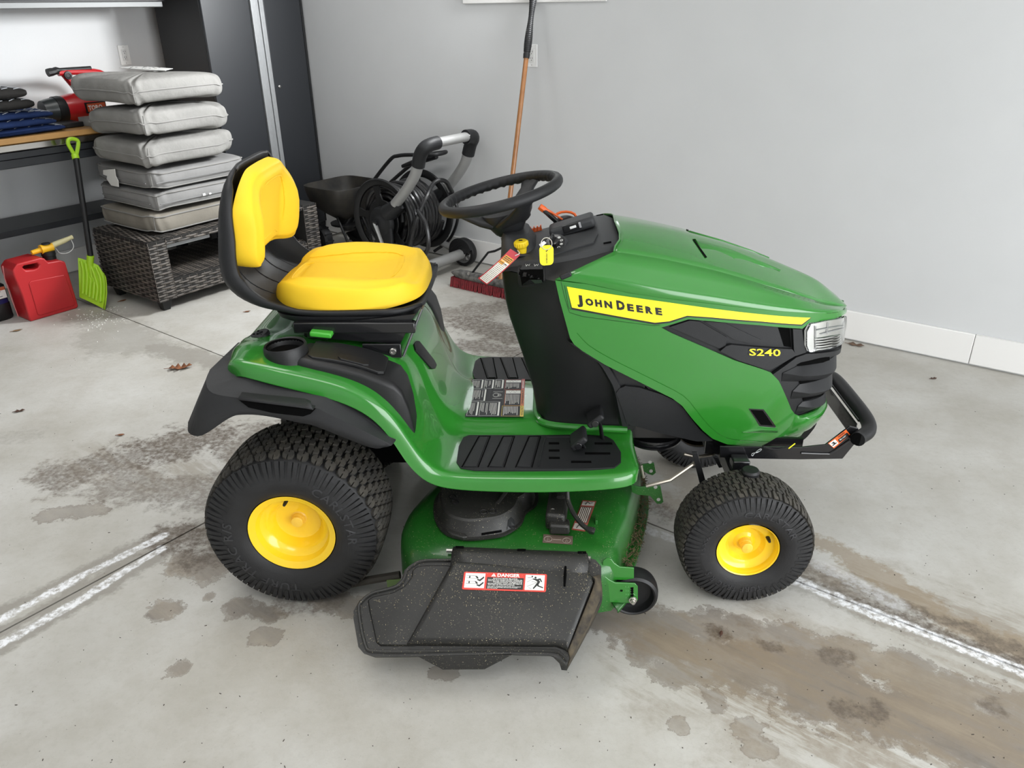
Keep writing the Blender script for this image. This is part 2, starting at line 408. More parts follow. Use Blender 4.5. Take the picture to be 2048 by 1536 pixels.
def slab_mesh(poly):
    """fine grid over a convex polygon: rows of equal count between its left and right border"""
    ys = sorted(p.y for p in poly); y0, y1 = ys[0]+1e-5, ys[-1]-1e-5
    rows = sorted(set([y0, y1]+[q for q in ys if y0 < q < y1]+list(np.arange(max(y0, -1.4), min(y1, 2.6), .014))+list(np.arange(y0, y1, .15))))
    def span(y):
        xs = []
        for a, b_ in zip(poly, poly[1:]+poly[:1]):
            if (a.y-y)*(b_.y-y) <= 0 and abs(a.y-b_.y) > 1e-9: xs.append(a.x+(b_.x-a.x)*(y-a.y)/(b_.y-a.y))
        return min(xs), max(xs)
    n = 200; vs = []
    for y in rows:
        l, r = span(y); vs.append(np.c_[np.linspace(l, r, n), np.full(n, y), np.zeros(n)])
    R_ = len(rows); v = np.concatenate(vs)
    idx = np.arange(R_*n).reshape(R_, n)
    f = np.stack([idx[:-1, :-1], idx[:-1, 1:], idx[1:, 1:], idx[1:, :-1]], -1).reshape(-1, 4)
    ring = list(idx[0])+list(idx[1:, -1])+list(idx[-1, -2::-1])+list(idx[-2:0:-1, 0])
    low = v[ring]-np.array((0, 0, .055)); k = len(ring); b0 = len(v)
    sk = [(ring[i], b0+i, b0+(i+1) % k, ring[(i+1) % k]) for i in range(k)]
    F_ = stain_fields(np.concatenate([v, low])[:, :2])
    me = bpy.data.meshes.new('slab'); me.from_pydata(np.concatenate([v, low]).tolist(), [], f.tolist()+sk)
    for i in range(3):
        c = me.color_attributes.new('stain%d' % i, 'FLOAT_COLOR', 'POINT')
        c.data.foreach_set('color', np.stack(F_[i*4:i*4+4], -1).astype(np.float32).ravel())
    return me
CONC = floor_material()
WALL = mat('painted_drywall', (.62, .628, .635), .55, bump=.12, bscale=120, noise=.03, nscale=3)
TRIMM = mat('white_trim_paint', (.8, .79, .775), .35)
CEIL = mat('ceiling_paint', (.72, .72, .71), .7)
def structure(o): o['kind'] = 'structure'; return o
# floor: a sub-base with four slabs parted by two recessed joints
fl = MB(ROOM).lo_hi((-3.6, -4.3, -.16), (4.6, 2.66, -.06)).build('floor', mat('dark_sub_base', (.03, .028, .025), .9), smooth=False); structure(fl)  # dark sub-base visible through the joints
j1 = (at(0, 1265, z=0), at(410, 1045, z=0)); j2 = (at(470, 722, z=0), at(2048, 1340, z=0))
corners = [RP(-3.55, -4.25), RP(4.55, -4.25), RP(4.55, 2.62), RP(-3.55, 2.62)]
for s1 in (1, -1):
    for s2 in (1, -1):
        bm = bmesh.new(); bm.faces.new([bm.verts.new(c) for c in corners])
        for (p, q), s in ((j1, s1), (j2, s2)):
            d = (q-p).normalized(); n = V((-d.y, d.x, 0))*s
            bmesh.ops.bisect_plane(bm, geom=bm.verts[:]+bm.edges[:]+bm.faces[:], plane_co=p+n*.0035, plane_no=n, clear_inner=True)
        if not bm.faces: bm.free(); continue
        vs = [v.co.copy() for v in bm.faces[:][0].verts]; bm.free()
        obj('slab', slab_mesh(vs), CONC, fl, smooth=False)
wr = MB(ROOM)
wr.lo_hi((-3.6, WALLB, 0), (WA0, WALLB+.12, 2.75)); wr.lo_hi((WA1, WALLB, 0), (4.4, WALLB+.12, 2.75))
wr.lo_hi((WA0, WALLB, 0), (WA1, WALLB+.12, WZ0)); wr.lo_hi((WA0, WALLB, WZ1), (WA1, WALLB+.12, 2.75))
structure(wr.build('wall_right', WALL, smooth=False))
structure(MB(ROOM).lo_hi((WALLA-.1, -4.1, 0), (WALLA, WALLB, 2.75)).build('wall_back', WALL, smooth=False))
structure(MB(ROOM).lo_hi((WALLA, -4.2, 0), (4.4, -4.1, 2.75)).build('wall_left', WALL, smooth=False))
wf = MB(ROOM); wf.lo_hi((4.4, -4.2, 0), (4.5, -2.7, 2.75)); wf.lo_hi((4.4, 1.7, 0), (4.5, WALLB+.12, 2.75)); wf.lo_hi((4.4, -2.7, 2.25), (4.5, 1.7, 2.75))
structure(wf.build('wall_front', WALL, smooth=False))
structure(MB(ROOM).lo_hi((WALLA-.1, -4.2, 2.75), (4.5, WALLB+.12, 2.83)).build('ceiling', CEIL, smooth=False))
# baseboards; the one on the right wall is two boards meeting at a butt joint
cr = abz(at(1937, 725, b=WALLB-.015))[0]
bb = MB(ROOM).lo_hi((-3.48, WALLB-.015, .008), (cr-.001, WALLB, .152)).build('baseboard_right', TRIMM, bevel=.003); structure(bb)
MB(ROOM).lo_hi((cr+.001, WALLB-.015, .008), (4.38, WALLB, .152)).build('board', TRIMM, bb, bevel=.003)
structure(MB(ROOM).lo_hi((WALLA, -4.1, .008), (WALLA+.015, WALLB-.02, .152)).build('baseboard_back', TRIMM, bevel=.003))
# small high window
wn = MB(ROOM)
for lo, hi in (((WA0-.085, WALLB-.018, WZ0-.075), (WA1+.07, WALLB, WZ0)), ((WA0-.085, WALLB-.018, WZ1), (WA1+.07, WALLB, WZ1+.075)),
               ((WA0-.085, WALLB-.018, WZ0), (WA0, WALLB, WZ1)), ((WA1, WALLB-.018, WZ0), (WA1+.07, WALLB, WZ1))): wn.lo_hi(lo, hi)
win = wn.build('window_1', TRIMM, bevel=.003); structure(win)
sf = MB(ROOM)
for lo, hi in (((WA0, WALLB+.03, WZ0), (WA1, WALLB+.08, WZ0+.03)), ((WA0, WALLB+.03, WZ1-.03), (WA1, WALLB+.08, WZ1)), ((WA0, WALLB+.03, WZ0), (WA0+.03, WALLB+.08, WZ1)),
               ((WA1-.03, WALLB+.03, WZ0), (WA1, WALLB+.08, WZ1))): sf.lo_hi(lo, hi)
sf.build('sash', WHITE, win)
PANE = bpy.data.materials.new('window_glass'); PANE.use_nodes = True
nt = PANE.node_tree; nt.nodes.remove(nt.nodes['Principled BSDF']); mx = nt.nodes.new('ShaderNodeMixShader'); mx.inputs[0].default_value = .06
nt.links.new(nt.nodes.new('ShaderNodeBsdfTransparent').outputs[0], mx.inputs[1]); gl = nt.nodes.new('ShaderNodeBsdfGlossy'); gl.inputs['Roughness'].default_value = .02
nt.links.new(gl.outputs[0], mx.inputs[2]); nt.links.new(mx.outputs[0], nt.nodes['Material Output'].inputs[0])
MB(ROOM).lo_hi((WA0+.03, WALLB+.05, WZ0+.03), (WA1-.03, WALLB+.056, WZ1-.03)).build('pane', PANE, win, smooth=False)

# ------------------------------------------------------------------ outlets
def outlet(label, o, ux, un):
    t = thing('wall_outlet', label, 'outlet', o); ux = V(ux); un = V(un); uz = V((0, 0, 1))
    R = Matrix((ux, un, uz)).transposed()
    MB().box(o+un*.003, (.072, .006, .118), R).build('cover_plate', WHITE, t, bevel=.002)
    ins = MB().box(o+un*.007, (.034, .004, .068), R).build('receptacle', mat('receptacle_white', (.7, .7, .69), .4), t, bevel=.001)
    m = MB()
    for dz in (.019, -.015):
        for dx in (-.006, .006): m.box(o+un*.0092+ux*dx+uz*(dz+.003), (.002, .001, .008), R)
        m.box(o+un*.0092+uz*(dz-.008), (.004, .001, .004), R)
    m.build('slot', DARK, ins, smooth=False)
    m = MB()
    for dz in (.048, -.048): m.cyl(o+un*.006+uz*dz, o+un*.0072+uz*dz, .0028, n=10)
    m.build('screw', STEEL, t)
outlet('white wall outlet above the stacked cushions, beside the black cabinet', RP(WALLA, 1.53, 1.282), RB, RA)
outlet('white wall outlet half hidden behind the broom handle', RP(-.965, WALLB, 1.276), RA, -RB)

# ------------------------------------------------------------------ cabinets and bench
CABM = mat('charcoal_cabinet_paint', (.017, .019, .023), .42, bump=.05, bscale=600)
CABS = mat('black_cabinet_side', (.007, .0073, .008), .5)
FA = -2.857
t = thing('tall_cabinet', 'tall charcoal garage cabinet with a silver door handle strip in the corner', 'cabinet', RP(-3.1, 2.1, 0))
MB(ROOM).lo_hi((-3.36, 1.72, .05), (FA-.022, 2.506, 2.3)).build('carcass', CABS, t, smooth=False, bevel=.003)
d1 = MB(ROOM).lo_hi((FA-.02, 1.722, .09), (FA, 2.072, 2.28)).build('door', CABM, t, bevel=.004)
d2 = MB(ROOM).lo_hi((FA-.02, 2.185, .09), (FA, 2.482, 2.28)).build('door', CABM, t, bevel=.004)
MB(ROOM).lo_hi((FA-.02, 2.488, .09), (FA-.006, 2.506, 2.28)).build('edge_strip', CABS, t)
m = MB(ROOM); m.lo_hi((FA-.018, 2.076, .09), (FA+.012, 2.108, 2.28)); m.lo_hi((FA-.018, 2.112, .09), (FA+.004, 2.140, 2.28)); m.lo_hi((FA-.018, 2.143, .09), (FA+.01, 2.176, 2.28))
m.build('handle_strip', ALU, t, bevel=.002)
lk = MB().lathe([(0, .009), (.006, .009), (.007, .007), (.007, .0005)], RP(FA, 2.222, 1.062), RA, 16, cap=True).build('lock', STEEL, d2)
m = MB(ROOM)
for a in (-3.3, FA-.06):
    for b_ in (1.76, 2.46): m.lo_hi((a-.02, b_-.02, 0), (a+.02, b_+.02, .05))
m.build('foot', BLK, t, smooth=False)
t = thing('wall_cabinet', 'black wall cabinet with a silver light rail along its lower edge, above the workbench', 'cabinet', RP(-3.3, .6, 1.56))
MB(ROOM).lo_hi((-3.495, -1.2, 1.586), (-3.12, 1.66, 2.25)).build('carcass', CABS, t, smooth=False, bevel=.003)
for b0, b1 in ((-1.195, -.25), (-.245, .7), (.705, 1.655)): MB(ROOM).lo_hi((-3.118, b0, 1.6), (-3.1, b1, 2.24)).build('door', CABM, t, bevel=.003)
MB(ROOM).lo_hi((-3.135, -1.2, 1.556), (-3.095, 1.62, 1.588)).build('light_rail', mat('dull_aluminium', (.16, .165, .165), .5, metal=.5), t, bevel=.004)
t = thing('workbench', 'wood topped garage workbench with a steel front strip and a dark grey frame', 'workbench', RP(-3.2, .4, 0))
WOOD = mat('bamboo_top', (.52, .29, .10), .4, col2=(.44, .235, .075), nscale=9, coat=.15)
MB(ROOM).lo_hi((-3.49, -1.3, .914), (-2.872, 1.69, .944)).build('worktop', WOOD, t, bevel=.003)
MB(ROOM).lo_hi((-2.96, -1.3, .872), (-2.885, 1.69, .912)).build('front_strip', mat('polished_steel', (.5, .48, .45), .14, metal=1), t, bevel=.006)
MB(ROOM).lo_hi((-3.45, -1.3, .836), (-2.89, 1.69, .87)).build('apron', CABM, t, bevel=.003)
MB(ROOM).lo_hi((-3.45, -1.3, .79), (-2.896, 1.69, .834)).build('apron', CABM, t, bevel=.003)
for b_ in (-1.25, 1.62): 
    for a in (-3.42, -2.95): MB(ROOM).lo_hi((a-.03, b_-.03, 0), (a+.03, b_+.03, .79)).build('leg', CABM, t, smooth=False)
MB(ROOM).lo_hi((-3.45, -1.25, .395), (-3.09, 1.62, .43)).build('lower_shelf', CABM, t, bevel=.003)
# ------------------------------------------------------------------ the lawn tractor
TR = thing('lawn_tractor', 'green and yellow riding mower with black steering wheel, parked on the concrete floor', 'lawn mower', (.6, 0, 0))
# --- wheels
RAISED = mat('raised_rubber', (.03, .03, .033), .42)
def wheel(cx, yf, cz, R, hw, rim, rows, N, side, bh, letters, dish, capr, stem):
    """yf: |y| of the rim flange, side -1 near / +1 far, hw: half width of the tire"""
    cy = yf-.84*hw
    def P(th, wv, r): return V((cx+math.sin(th)*r, side*(cy+wv), cz+math.cos(th)*r))
    k = hw/.125; rr = R-rim
    half = [(0, R-bh), (.45*hw, R-bh-.0015), (.72*hw, R-bh-.005), (.84*hw, R-bh-.014), (.93*hw, R-.34*rr), (.985*hw, R-.50*rr), (hw, R-.64*rr), (.96*hw, R-.82*rr), (.885*hw, rim+.006), (.835*hw, rim+.002), (.70*hw, rim+.002)]
    hp = catmull([V((a, b, 0)) for a, b in half], 4)
    prof = [V((-p.x, p.y, 0)) for p in reversed(hp[1:])]+hp
    n = 72
    rings = [[P(2*math.pi*i/n, p.x, p.y) for p in prof] for i in range(n)]
    tire = MB().loft(rings, closed=False, cap=False, wrap=True).build('tire', RUB, TR, angle=60)
    # arc length parametrisation of the outer half
    S = [0]
    for i in range(1, len(hp)): S.append(S[-1]+(hp[i]-hp[i-1]).length)
    def q(s):
        sg = 1 if s >= 0 else -1; s = min(abs(s), S[-1]-1e-6); i = 0
        while S[i+1] < s: i += 1
        p = hp[i].lerp(hp[i+1], (s-S[i])/(S[i+1]-S[i])); d = (hp[i+1]-hp[i]).normalized()
        return p.x*sg, p.y, -d.y*sg*-1*-1 if False else d.y*-sg, d.x
    def M(th, s, h):
        a, r, na, nr = q(s)
        return P(th, a+na*h, r+nr*h)
    m = MB(); pitch = 2*math.pi/N
    def block(th0, s0, poly, hu, hs):
        top = [M(th0+x*hu, s0+y*hs, bh) for x, y in poly]; bot = [M(th0+x*hu*1.08, s0+y*hs*1.08, -.002) for x, y in poly]
        k_ = len(poly)
        m.add(top+bot, [tuple(range(k_))]+[(i, i+k_, (i+1) % k_+k_, (i+1) % k_) for i in range(k_)])
    if dish == 'rear': Z = [(-.8, -.75), (-.1, -1), (-.1, -.25), (.1, -.25), (.1, -1), (.8, -.75), (1, 0), (.8, .75), (.1, 1), (.1, .3), (-.1, .3), (-.1, 1), (-.8, .75), (-1, 0)]
    else: Z = [(-1, -.9), (-.5, -1), (-.2, .45), (0, .45), (-.22, -1), (.8, -1), (1, -.3), (1, .9), (.5, 1), (.2, -.45), (0, -.45), (.22, 1), (-.8, 1), (-1, .3)]
    rp = 2*.82*hw/(rows)
    for i in range(rows):
        s0 = -.82*hw+rp*(i+.5)
        for j in range(N): block(pitch*(j+.5*(i % 2)), s0, Z, pitch*.40, rp*.43)
    # shoulder lugs that run down the sidewall
    m2 = MB(); s_a, s_b = .85*hw, .85*hw+rr*.40
    for sg in (1, -1):
        for j in range(N*2):
            th0 = pitch*(j//2+(.29 if j % 2 else .71)+.5*((rows+1) % 2)); ln = s_b if j % 2 else s_b-rr*.06
            w0 = pitch*.185
            st = [s_a+(ln-s_a)*t_ for t_ in (0, .33, .66, 1)]
            hh = [bh, bh*.62, bh*.34, .0008]
            rg = [[M(th0-w0, sg*s, -.001), M(th0-w0*.85, sg*s, h), M(th0+w0*.85, sg*s, h), M(th0+w0, sg*s, -.001)] for s, h in zip(st, hh)]
            m2.loft(rg, closed=False, cap=False); m2.add(rg[0], [(0, 1, 2, 3)])
    m.build('tread', RUBT, tire, smooth=False, kind='stuff'); m2.build('shoulder_lugs', RUB, tire, smooth=False, kind='stuff')
    # moulded lettering on the sidewall
    rl = rim+rr*.40
    s_l = next(s for s, p in zip(S, hp) if p.y < rl)
    for txt, a0, a1, h in letters:
        vs, fs = text2d(txt, 1, .015, space=1.15); x0 = min(v[0] for v in vs); x1 = max(v[0] for v in vs); hh = max(v[1] for v in vs)
        lt = MB()
        def mp(u, v, z):
            th = math.radians(a0+(a1-a0)*(u-x0)/(x1-x0)); return M(th, s_l+h/2-v*h/hh, z)
        k_ = len(vs)
        lt.add([mp(u, v, .0016) for u, v in vs], fs)
        lt.build('sidewall_lettering', RAISED, tire, smooth=False)
    # rim
    yo = side*yf; ax = V((0, side, 0))
    if dish == 'rear':
        pr = [(-.035, rim-.012), (-.012, rim-.010), (-.002, rim-.004), (.002, rim), (.001, rim-.003), (-.003, rim-.010), (-.006, rim-.018), (-.016, rim-.022), (-.022, rim-.025), (-.028, rim-.036), (-.040, rim-.044), (-.058, rim-.052), (-.066, rim-.056), (-.070, rim-.064), (-.071, .032), (-.072, .001)]
        capd, capl = -.072, .022
    else:
        pr = [(-.03, rim-.010), (-.010, rim-.008), (-.002, rim-.003), (.002, rim), (0, rim-.003), (-.008, rim-.006), (-.018, rim-.009), (-.022, rim-.014), (-.024, rim-.022), (-.027, rim-.030), (-.036, rim-.036), (-.041, rim-.040), (-.042, .030), (-.036, .022), (-.036, .001)]
        capd, capl = -.040, .032
    rimo = MB().lathe(pr, (cx, yo, cz), ax, 56).build('wheel_rim', YEL, TR, angle=30)
    o = V((cx, yo, cz))
    MB().lathe([(capd, capr+.006), (capd+.003, capr+.001), (capd+capl*.55, capr), (capd+capl*.56, capr*.965), (capd+capl, capr*.95), (capd+capl+.002, capr*.85), (capd+capl+.004, .0005)], o, ax, 28, cap=False).build('hub_cap', mat('yellow_cap', (.86, .54, .06), .35), rimo)
    a_, rs = stem; p = o+V((math.sin(a_)*rs, 0, math.cos(a_)*rs))
    MB().tube([p+ax*-.03, p+ax*-.012, p+ax*-.004], [.0055, .005, .0036], 10).build('valve_stem', BLK, rimo)
RT = [('CARLSTAR', 28, 98, .024), ('TURF TRAC R/S', 178, 285, .024)]
FT = [('CARLSTAR', -12, 68, .017), ('TURF TRAC R/S', 158, 238, .017), ('15X6.00-6', 268, 325, .010)]
for sd in (-1, 1):
    wheel(0, .440, .245, .2475, .123, .1196, 6, 40, sd, .009, RT, 'rear', .0175, (-.12, .088))
    wheel(1.242, .4187, .184, .186, .078, .0847, 5, 36, sd, .007, FT, 'front', .0165, (1.15, .062))

# --- hood: side surface generated along a plan curve (s) and height (z)
PC = catmull([V(p+(0,)) for p in ((.58, -.240), (.75, -.249), (.95, -.252), (1.12, -.246), (1.25, -.231), (1.36, -.204), (1.44, -.170), (1.497, -.127), (1.531, -.077), (1.546, -.032), (1.549, 0))], 10)
PC = PC+[V((p.x, -p.y, 0)) for p in reversed(PC[:-1])]
PS = [0]
for i in range(1, len(PC)): PS.append(PS[-1]+(PC[i]-PC[i-1]).length)
SL = PS[len(PC)//2]
PN = []
for i in range(len(PC)):
    d = (PC[min(i+1, len(PC)-1)]-PC[max(i-1, 0)]).normalized(); PN.append(V((d.y, -d.x, 0)))
def inset(z): return .045*max(0, (.60-z)/.22)**2
def hood(s, z, off=0.):
    s = min(max(s, 0), PS[-1]-1e-6)
    lo, hi = 0, len(PS)-1
    while hi-lo > 1:
        m_ = (lo+hi)//2
        if PS[m_] <= s: lo = m_
        else: hi = m_
    t = (s-PS[lo])/(PS[hi]-PS[lo]); p = PC[lo].lerp(PC[hi], t); n = PN[lo].lerp(PN[hi], t).normalized()
    p = p+n*(off-inset(z)); return V((p.x, p.y, z))
def hsz(px, py):
    d = ray(px, py); z = .7; s = 0
    for it in range(7):
        q = inset(z); best = None
        o2 = V((CAM.x, CAM.y)); d2 = V((d.x, d.y))
        for i in range(len(PC)-1):
            a = V((PC[i].x-PN[i].x*q, PC[i].y-PN[i].y*q)); b = V((PC[i+1].x-PN[i+1].x*q, PC[i+1].y-PN[i+1].y*q)); e = b-a
            den = d2.x*e.y-d2.y*e.x
            if abs(den) < 1e-12: continue
            r_ = a-o2; t = (r_.x*e.y-r_.y*e.x)/den; u = (r_.x*d2.y-r_.y*d2.x)/den
            if t > 0 and -1e-4 <= u <= 1.0001 and (best is None or t < best[0]): best = (t, PS[i]+u*(PS[i+1]-PS[i]))
        if best is None:      # just past the outline: nearest approach
            bd = None
            for i in range(len(PC)):
                a = V((PC[i].x-PN[i].x*q, PC[i].y-PN[i].y*q))-o2; t = a.dot(d2)/d2.dot(d2); ds = (a-d2*t).length
                if bd is None or ds < bd[0]: bd = (ds, t, PS[i])
            best = bd[1:]
        s = best[1]; z = CAM.z+d.z*best[0]
    return s, z
def hpx(px, py, off=0.): return hood(*hsz(px, py), off)
def HP(lst): return [hsz(*p) for p in lst]
def both(mb): return mb.mirror()
belt_px = [(1110, 558.6), (1177, 568), (1261, 586), (1351, 599), (1422, 607), (1503, 616.5), (1583, 623.5), (1648, 625), (1680, 621)]
belt = [hood(*hsz(*p)) for p in belt_px]+[hood(SL-.02, .738), hood(SL, .736)]
cre = [at(1228, 503, y=-.2), at(1325.6, 518.3, y=-.2), at(1422.3, 539.2, y=-.195), at(1486.7, 557, y=-.187), at(1535, 571.5, y=-.176), at(1583.4, 586, y=-.16), at(1620, 597.5, y=-.135), at(1650, 606, y=-.10), V((1.535, -.055, .755)), V((1.548, -.02, .747)), V((1.551, 0, .745))]
ctr = [at(x, y, y=0) for x, y in ((1211, 442.6), (1280.5, 447.4), (1351, 460), (1390, 470), (1454.5, 487.7), (1519, 510), (1583.4, 536), (1631.7, 558.6), (1660.7, 581), (1680, 600.5))]+[V((1.549, 0, .752))]
NU = 44
rb = resample(catmull(belt, 6), NU); rc = resample(catmull(cre, 6), NU); rt = resample(catmull(ctr, 6), NU)
def lerp_row(a, b, t, bul=0, up=V((0, 0, 1))): return [p.lerp(q, t)+up*bul*(1-i/(NU-1))**.5 for i, (p, q) in enumerate(zip(a, b))]
fac = [rb, lerp_row(rb, rc, .33), lerp_row(rb, rc, .66), rc]
tops = [[p.copy() for p in rc]]+[lerp_row(rc, rt, t, b_) for t, b_ in ((.12, .003), (.3, .006), (.5, .0075), (.7, .006), (.88, .003))]+[rt]
for r, t in zip(tops, (0, .12, .3, .5, .7, .88, 1)):      # the rear edge of the top is cut back in an arc on either side
    for i in range(7): r[i] = r[i]+V((.026*sstep(0, .4, t)*(1-i/7)**1.5, 0, 0))
tops += [[V((p.x, -p.y, p.z)) for p in r] for r in reversed(tops[:-1])]
hd = MB().loft(tops, closed=False, cap=False)
hd.loft(fac, closed=False, cap=False); hd.loft([[V((p.x, -p.y, p.z)) for p in r] for r in fac], closed=False, cap=False)
rows = fac+tops[1:]
hood_o = hd.build('hood', GREEN, TR, angle=30, solid=.004)
HT = bvh_world(hood_o)
# rear lip of the hood (light edge)
rl = MB().tube([r[0] for r in tops], .0026, 6); rl.build('hood_edge_bead', GREEN, hood_o)
# scoop slot on the hood top
fh = fmap_bvh(HT, y=-.1)
sheet([(1384.5, 479), (1389, 480.5), (1414, 515), (1410, 516.5)], fh, 3, .0012).pair('hood_slot', DARK, hood_o, smooth=False)
sc = MB()
l0 = [fh(x, y, .0) for x, y in ((1384, 478), (1454, 496), (1519, 523), (1560, 541))]
l1 = [fh(x, y, .0035) for x, y in ((1390, 479.5), (1457, 499), (1520, 524.5), (1560, 541.5))]
l2 = [fh(x, y, .0) for x, y in ((1414, 515), (1470, 522), (1524, 533), (1560, 542))]
sc.loft([l0, l1, l2], closed=False, cap=False).pair('hood_scoop', GREEN, hood_o, solid=.001)
# green side panel with the open vent and grille region left out
rear_px = [(1425.5, 877.6), (1406, 861.5), (1385, 838), (1364.3, 811.6), (1345, 797), (1280.5, 764.8), (1209.6, 729.4), (1165, 702), (1148.3, 689), (1140, 676), (1119.3, 600.5), (1110.5, 561)]
top_px = belt_px[1:]
vent_top = [(1605, 657.5), (1519, 650.4), (1422, 642.4), (1377, 638.5), (1322.5, 655.3)]
low_px = [(1342, 666), (1422, 700.4), (1470.6, 721.3), (1520, 737), (1541.5, 745), (1557.6, 761.6), (1573.7, 797), (1582, 818), (1590, 829), (1601, 832.5), (1628.5, 823), (1654, 805)]
bot_px = [(1635, 861.5), (1602.7, 884), (1577, 890.5), (1519, 893.7), (1454.5, 888.9)]
zlip = hsz(1654, 805)[1]
out = HP(rear_px[-1:])+[(s, z-.001) for s, z in HP(top_px)]+[(SL, .735), (SL, .722), hsz(1688, 629), hsz(1619, 645.6)]+HP(vent_top)+HP(low_px)+[(SL, zlip-.006), (SL, .375)]+HP([(1667, 825), (1655, 842)])+HP(bot_px)+HP(rear_px[:-1])
gp = sheet(out, hood, (.035, .035), 0., .006)
side_o = gp.pair('side_panel', GREEN, TR, angle=30)
# bottom return of the panel, turned inward (darker facet under the edge)
bt = [hood(*q) for q in HP(rear_px[::-1][1:]+[(1425.5, 877.6)]+bot_px[::-1])]
# front lip bulge
lip = [hsz(1590, 831), hsz(1601, 834), hsz(1628.5, 825), hsz(1654, 807), (SL-.02, zlip-.004), (SL, zlip-.006)]
lip = [V((s, z, 0)) for s, z in lip]; lip = catmull(lip, 5)
lr = []
for dz, of in ((.004, -.004), (.0, .010), (-.008, .016), (-.03, .017), (-.06, .012), (-.075, .001)):
    lr.append([hood(p.x, p.y+dz, of*sstep(0, .35, i/(len(lip)-1))) for i, p in enumerate(lip)])
both(MB().loft(lr, closed=False, cap=False)).build('front_lip', GREEN, side_o, angle=50, weld=5e-4)
# chamfer band along the lower edge of the side panel
def band(pxs, d0, d1, o0, o1):
    pts = [V((*q, 0)) for q in HP(pxs)]; pts = resample(catmull(pts, 4), 40); r0, r1 = [], []
    for i, p in enumerate(pts):
        t = (pts[min(i+1, 39)]-pts[max(i-1, 0)]).normalized(); n = V((-t.y, t.x, 0))
        a, b = p+n*d0, p+n*d1; r0.append(hood(a.x, a.y, o0)); r1.append(hood(b.x, b.y, o1))
    return r0, r1
edge = [(1140, 676), (1165, 702), (1209.6, 729.4), (1280.5, 764.8), (1345, 797), (1364.3, 811.6), (1385, 838), (1406, 861.5), (1425.5, 877.6), (1454.5, 888.9), (1519, 893.7), (1577, 890.5), (1620, 873)]
r0, r1 = band(edge, .024, 0, .0007, -.008); r2, r3 = band(edge, 0, 0, -.008, -.02)
MB().loft([r0, r1, r3], closed=False, cap=False).pair('lower_flange', GREEN, side_o, angle=15)
# black inner shell behind vent and grille
sh = [hsz(1318, 655), hsz(1377, 634)]+HP([(1422, 640), (1519, 648), (1605, 652)])+[(s, z+.01) for s, z in HP([(1619, 643), (1680, 630)])]+[(SL, .735), (SL, zlip-.012)]+HP([(1654, 808), (1628, 826), (1598, 836), (1585, 829), (1570, 797), (1555, 765), (1538, 748), (1520, 740), (1470, 724.5), (1422, 703.5), (1342, 669)])
grille_o = both(sheet(sh, hood, (.03, .04), -.010)).build('grille', BLKM, TR, angle=30, weld=5e-4)
def plate(name, px, off, thick, m, par=None, cell=(.03, .03), extra=None, mir=True, **k):
    q = HP(px)
    if extra: q += extra
    mb = sheet(q, hood, cell, off, thick)
    return (both(mb).build(name, m, par or grille_o, angle=30, weld=2e-4, **k) if mir == 'weld' else (mb.pair if mir else mb.build)(name, m, par or grille_o, angle=30, **k))
# vent blades, badge plate
plate('vent_blade', [(1340, 655), (1380, 642), (1400, 644), (1455, 676), (1452, 692), (1440, 698)], -.003, .01, BLKM)
plate('vent_blade', [(1410, 645), (1450, 647), (1525, 682), (1500, 688), (1470, 681)], -.006, .006, BLKM)
plate('badge_plate', [(1440, 702), (1452, 692), (1462, 689), (1584, 698), (1592, 710), (1545, 737), (1535, 739), (1475, 720)], .002, .012, BLKM)
plate('vent_recess', [(1560, 657), (1583, 659), (1586, 697), (1572, 695)], -.0085, .001, DARK)
plate('grille_post', [(1586, 658), (1604, 659), (1607, 680), (1612, 705), (1592, 712), (1588, 700)], .0, .01, BLKM)
m1, m2 = MB(), MB()
text_fit(m2, 'S240', (1496, 710.5), (1561, 712), 15.5, hpx, .0034, .045)
text_fit(m1, 'S240', (1497.5, 709.5), (1559.5, 711), 13.5, hpx, .0042, .012)
m2.build('badge_outline', PRINTK, grille_o, smooth=False); m1.build('badge_lettering', DECALY, grille_o, smooth=False)
# grille slats: louvres that lean out towards their lower edge
def slat(tl, tr, br, bl, o0, o1):
    a, b, c, d = [hsz(*p) for p in (tl, tr, br, bl)]
    n = 14; R0, R1, R2, R3 = [], [], [], []
    e1, e2 = SL+.0, SL+.0
    for i in range(n):
        t = i/(n-1); s0 = a[0]+(e1-a[0])*t; s1 = d[0]+(e1-d[0])*t
        z0 = a[1]+(b[1]-a[1])*min(1, t*1.12); z1 = d[1]+(c[1]-d[1])*min(1, t*1.12)
        k_ = sstep(0, .16, t)
        R0.append(hood(s0, z0, o0)); k_ *= 1-.75*sstep(.35, .9, t); R1.append(hood(s1, z1, o0+(o1-o0)*k_)); R2.append(hood(s1, z1-.008, o0+(o1-o0)*k_*.8)); R3.append(hood(s1, z1-.026, -.010))
    both(MB().loft([R0, R1, R2, R3], closed=False, cap=False)).build('grille_slat', BLKM, grille_o, angle=30, weld=5e-4)
slat((1598, 735), (1668, 722), (1673, 735), (1569, 748.5), -.008, .013)
slat((1603, 771), (1660, 757), (1667, 768), (1589, 785), -.008, .013)
slat((1609, 806), (1652, 793), (1658, 800), (1600, 815), -.008, .010)
for pts in ([(1598, 724.5), (1630, 721), (1664, 714), (1664, 723), (1630, 730), (1598, 734)], [(1603, 760.5), (1630, 755), (1659, 746.5), (1659, 756), (1630, 764), (1603, 770)], [(1610, 796), (1630, 791), (1651, 783.5), (1651, 791), (1630, 798.5), (1610, 804)]):
    plate('grille_opening', pts, -.0068, .001, DARK)
plate('grille_brow', [(1592, 714), (1612, 707), (1660, 703), (1681, 695)], .003, .012, BLKM, extra=[(SL, .655), (SL, .642), hsz(1679, 704)]+HP([(1640, 714), (1600, 724), (1575, 737), (1545, 748)]), mir='weld')
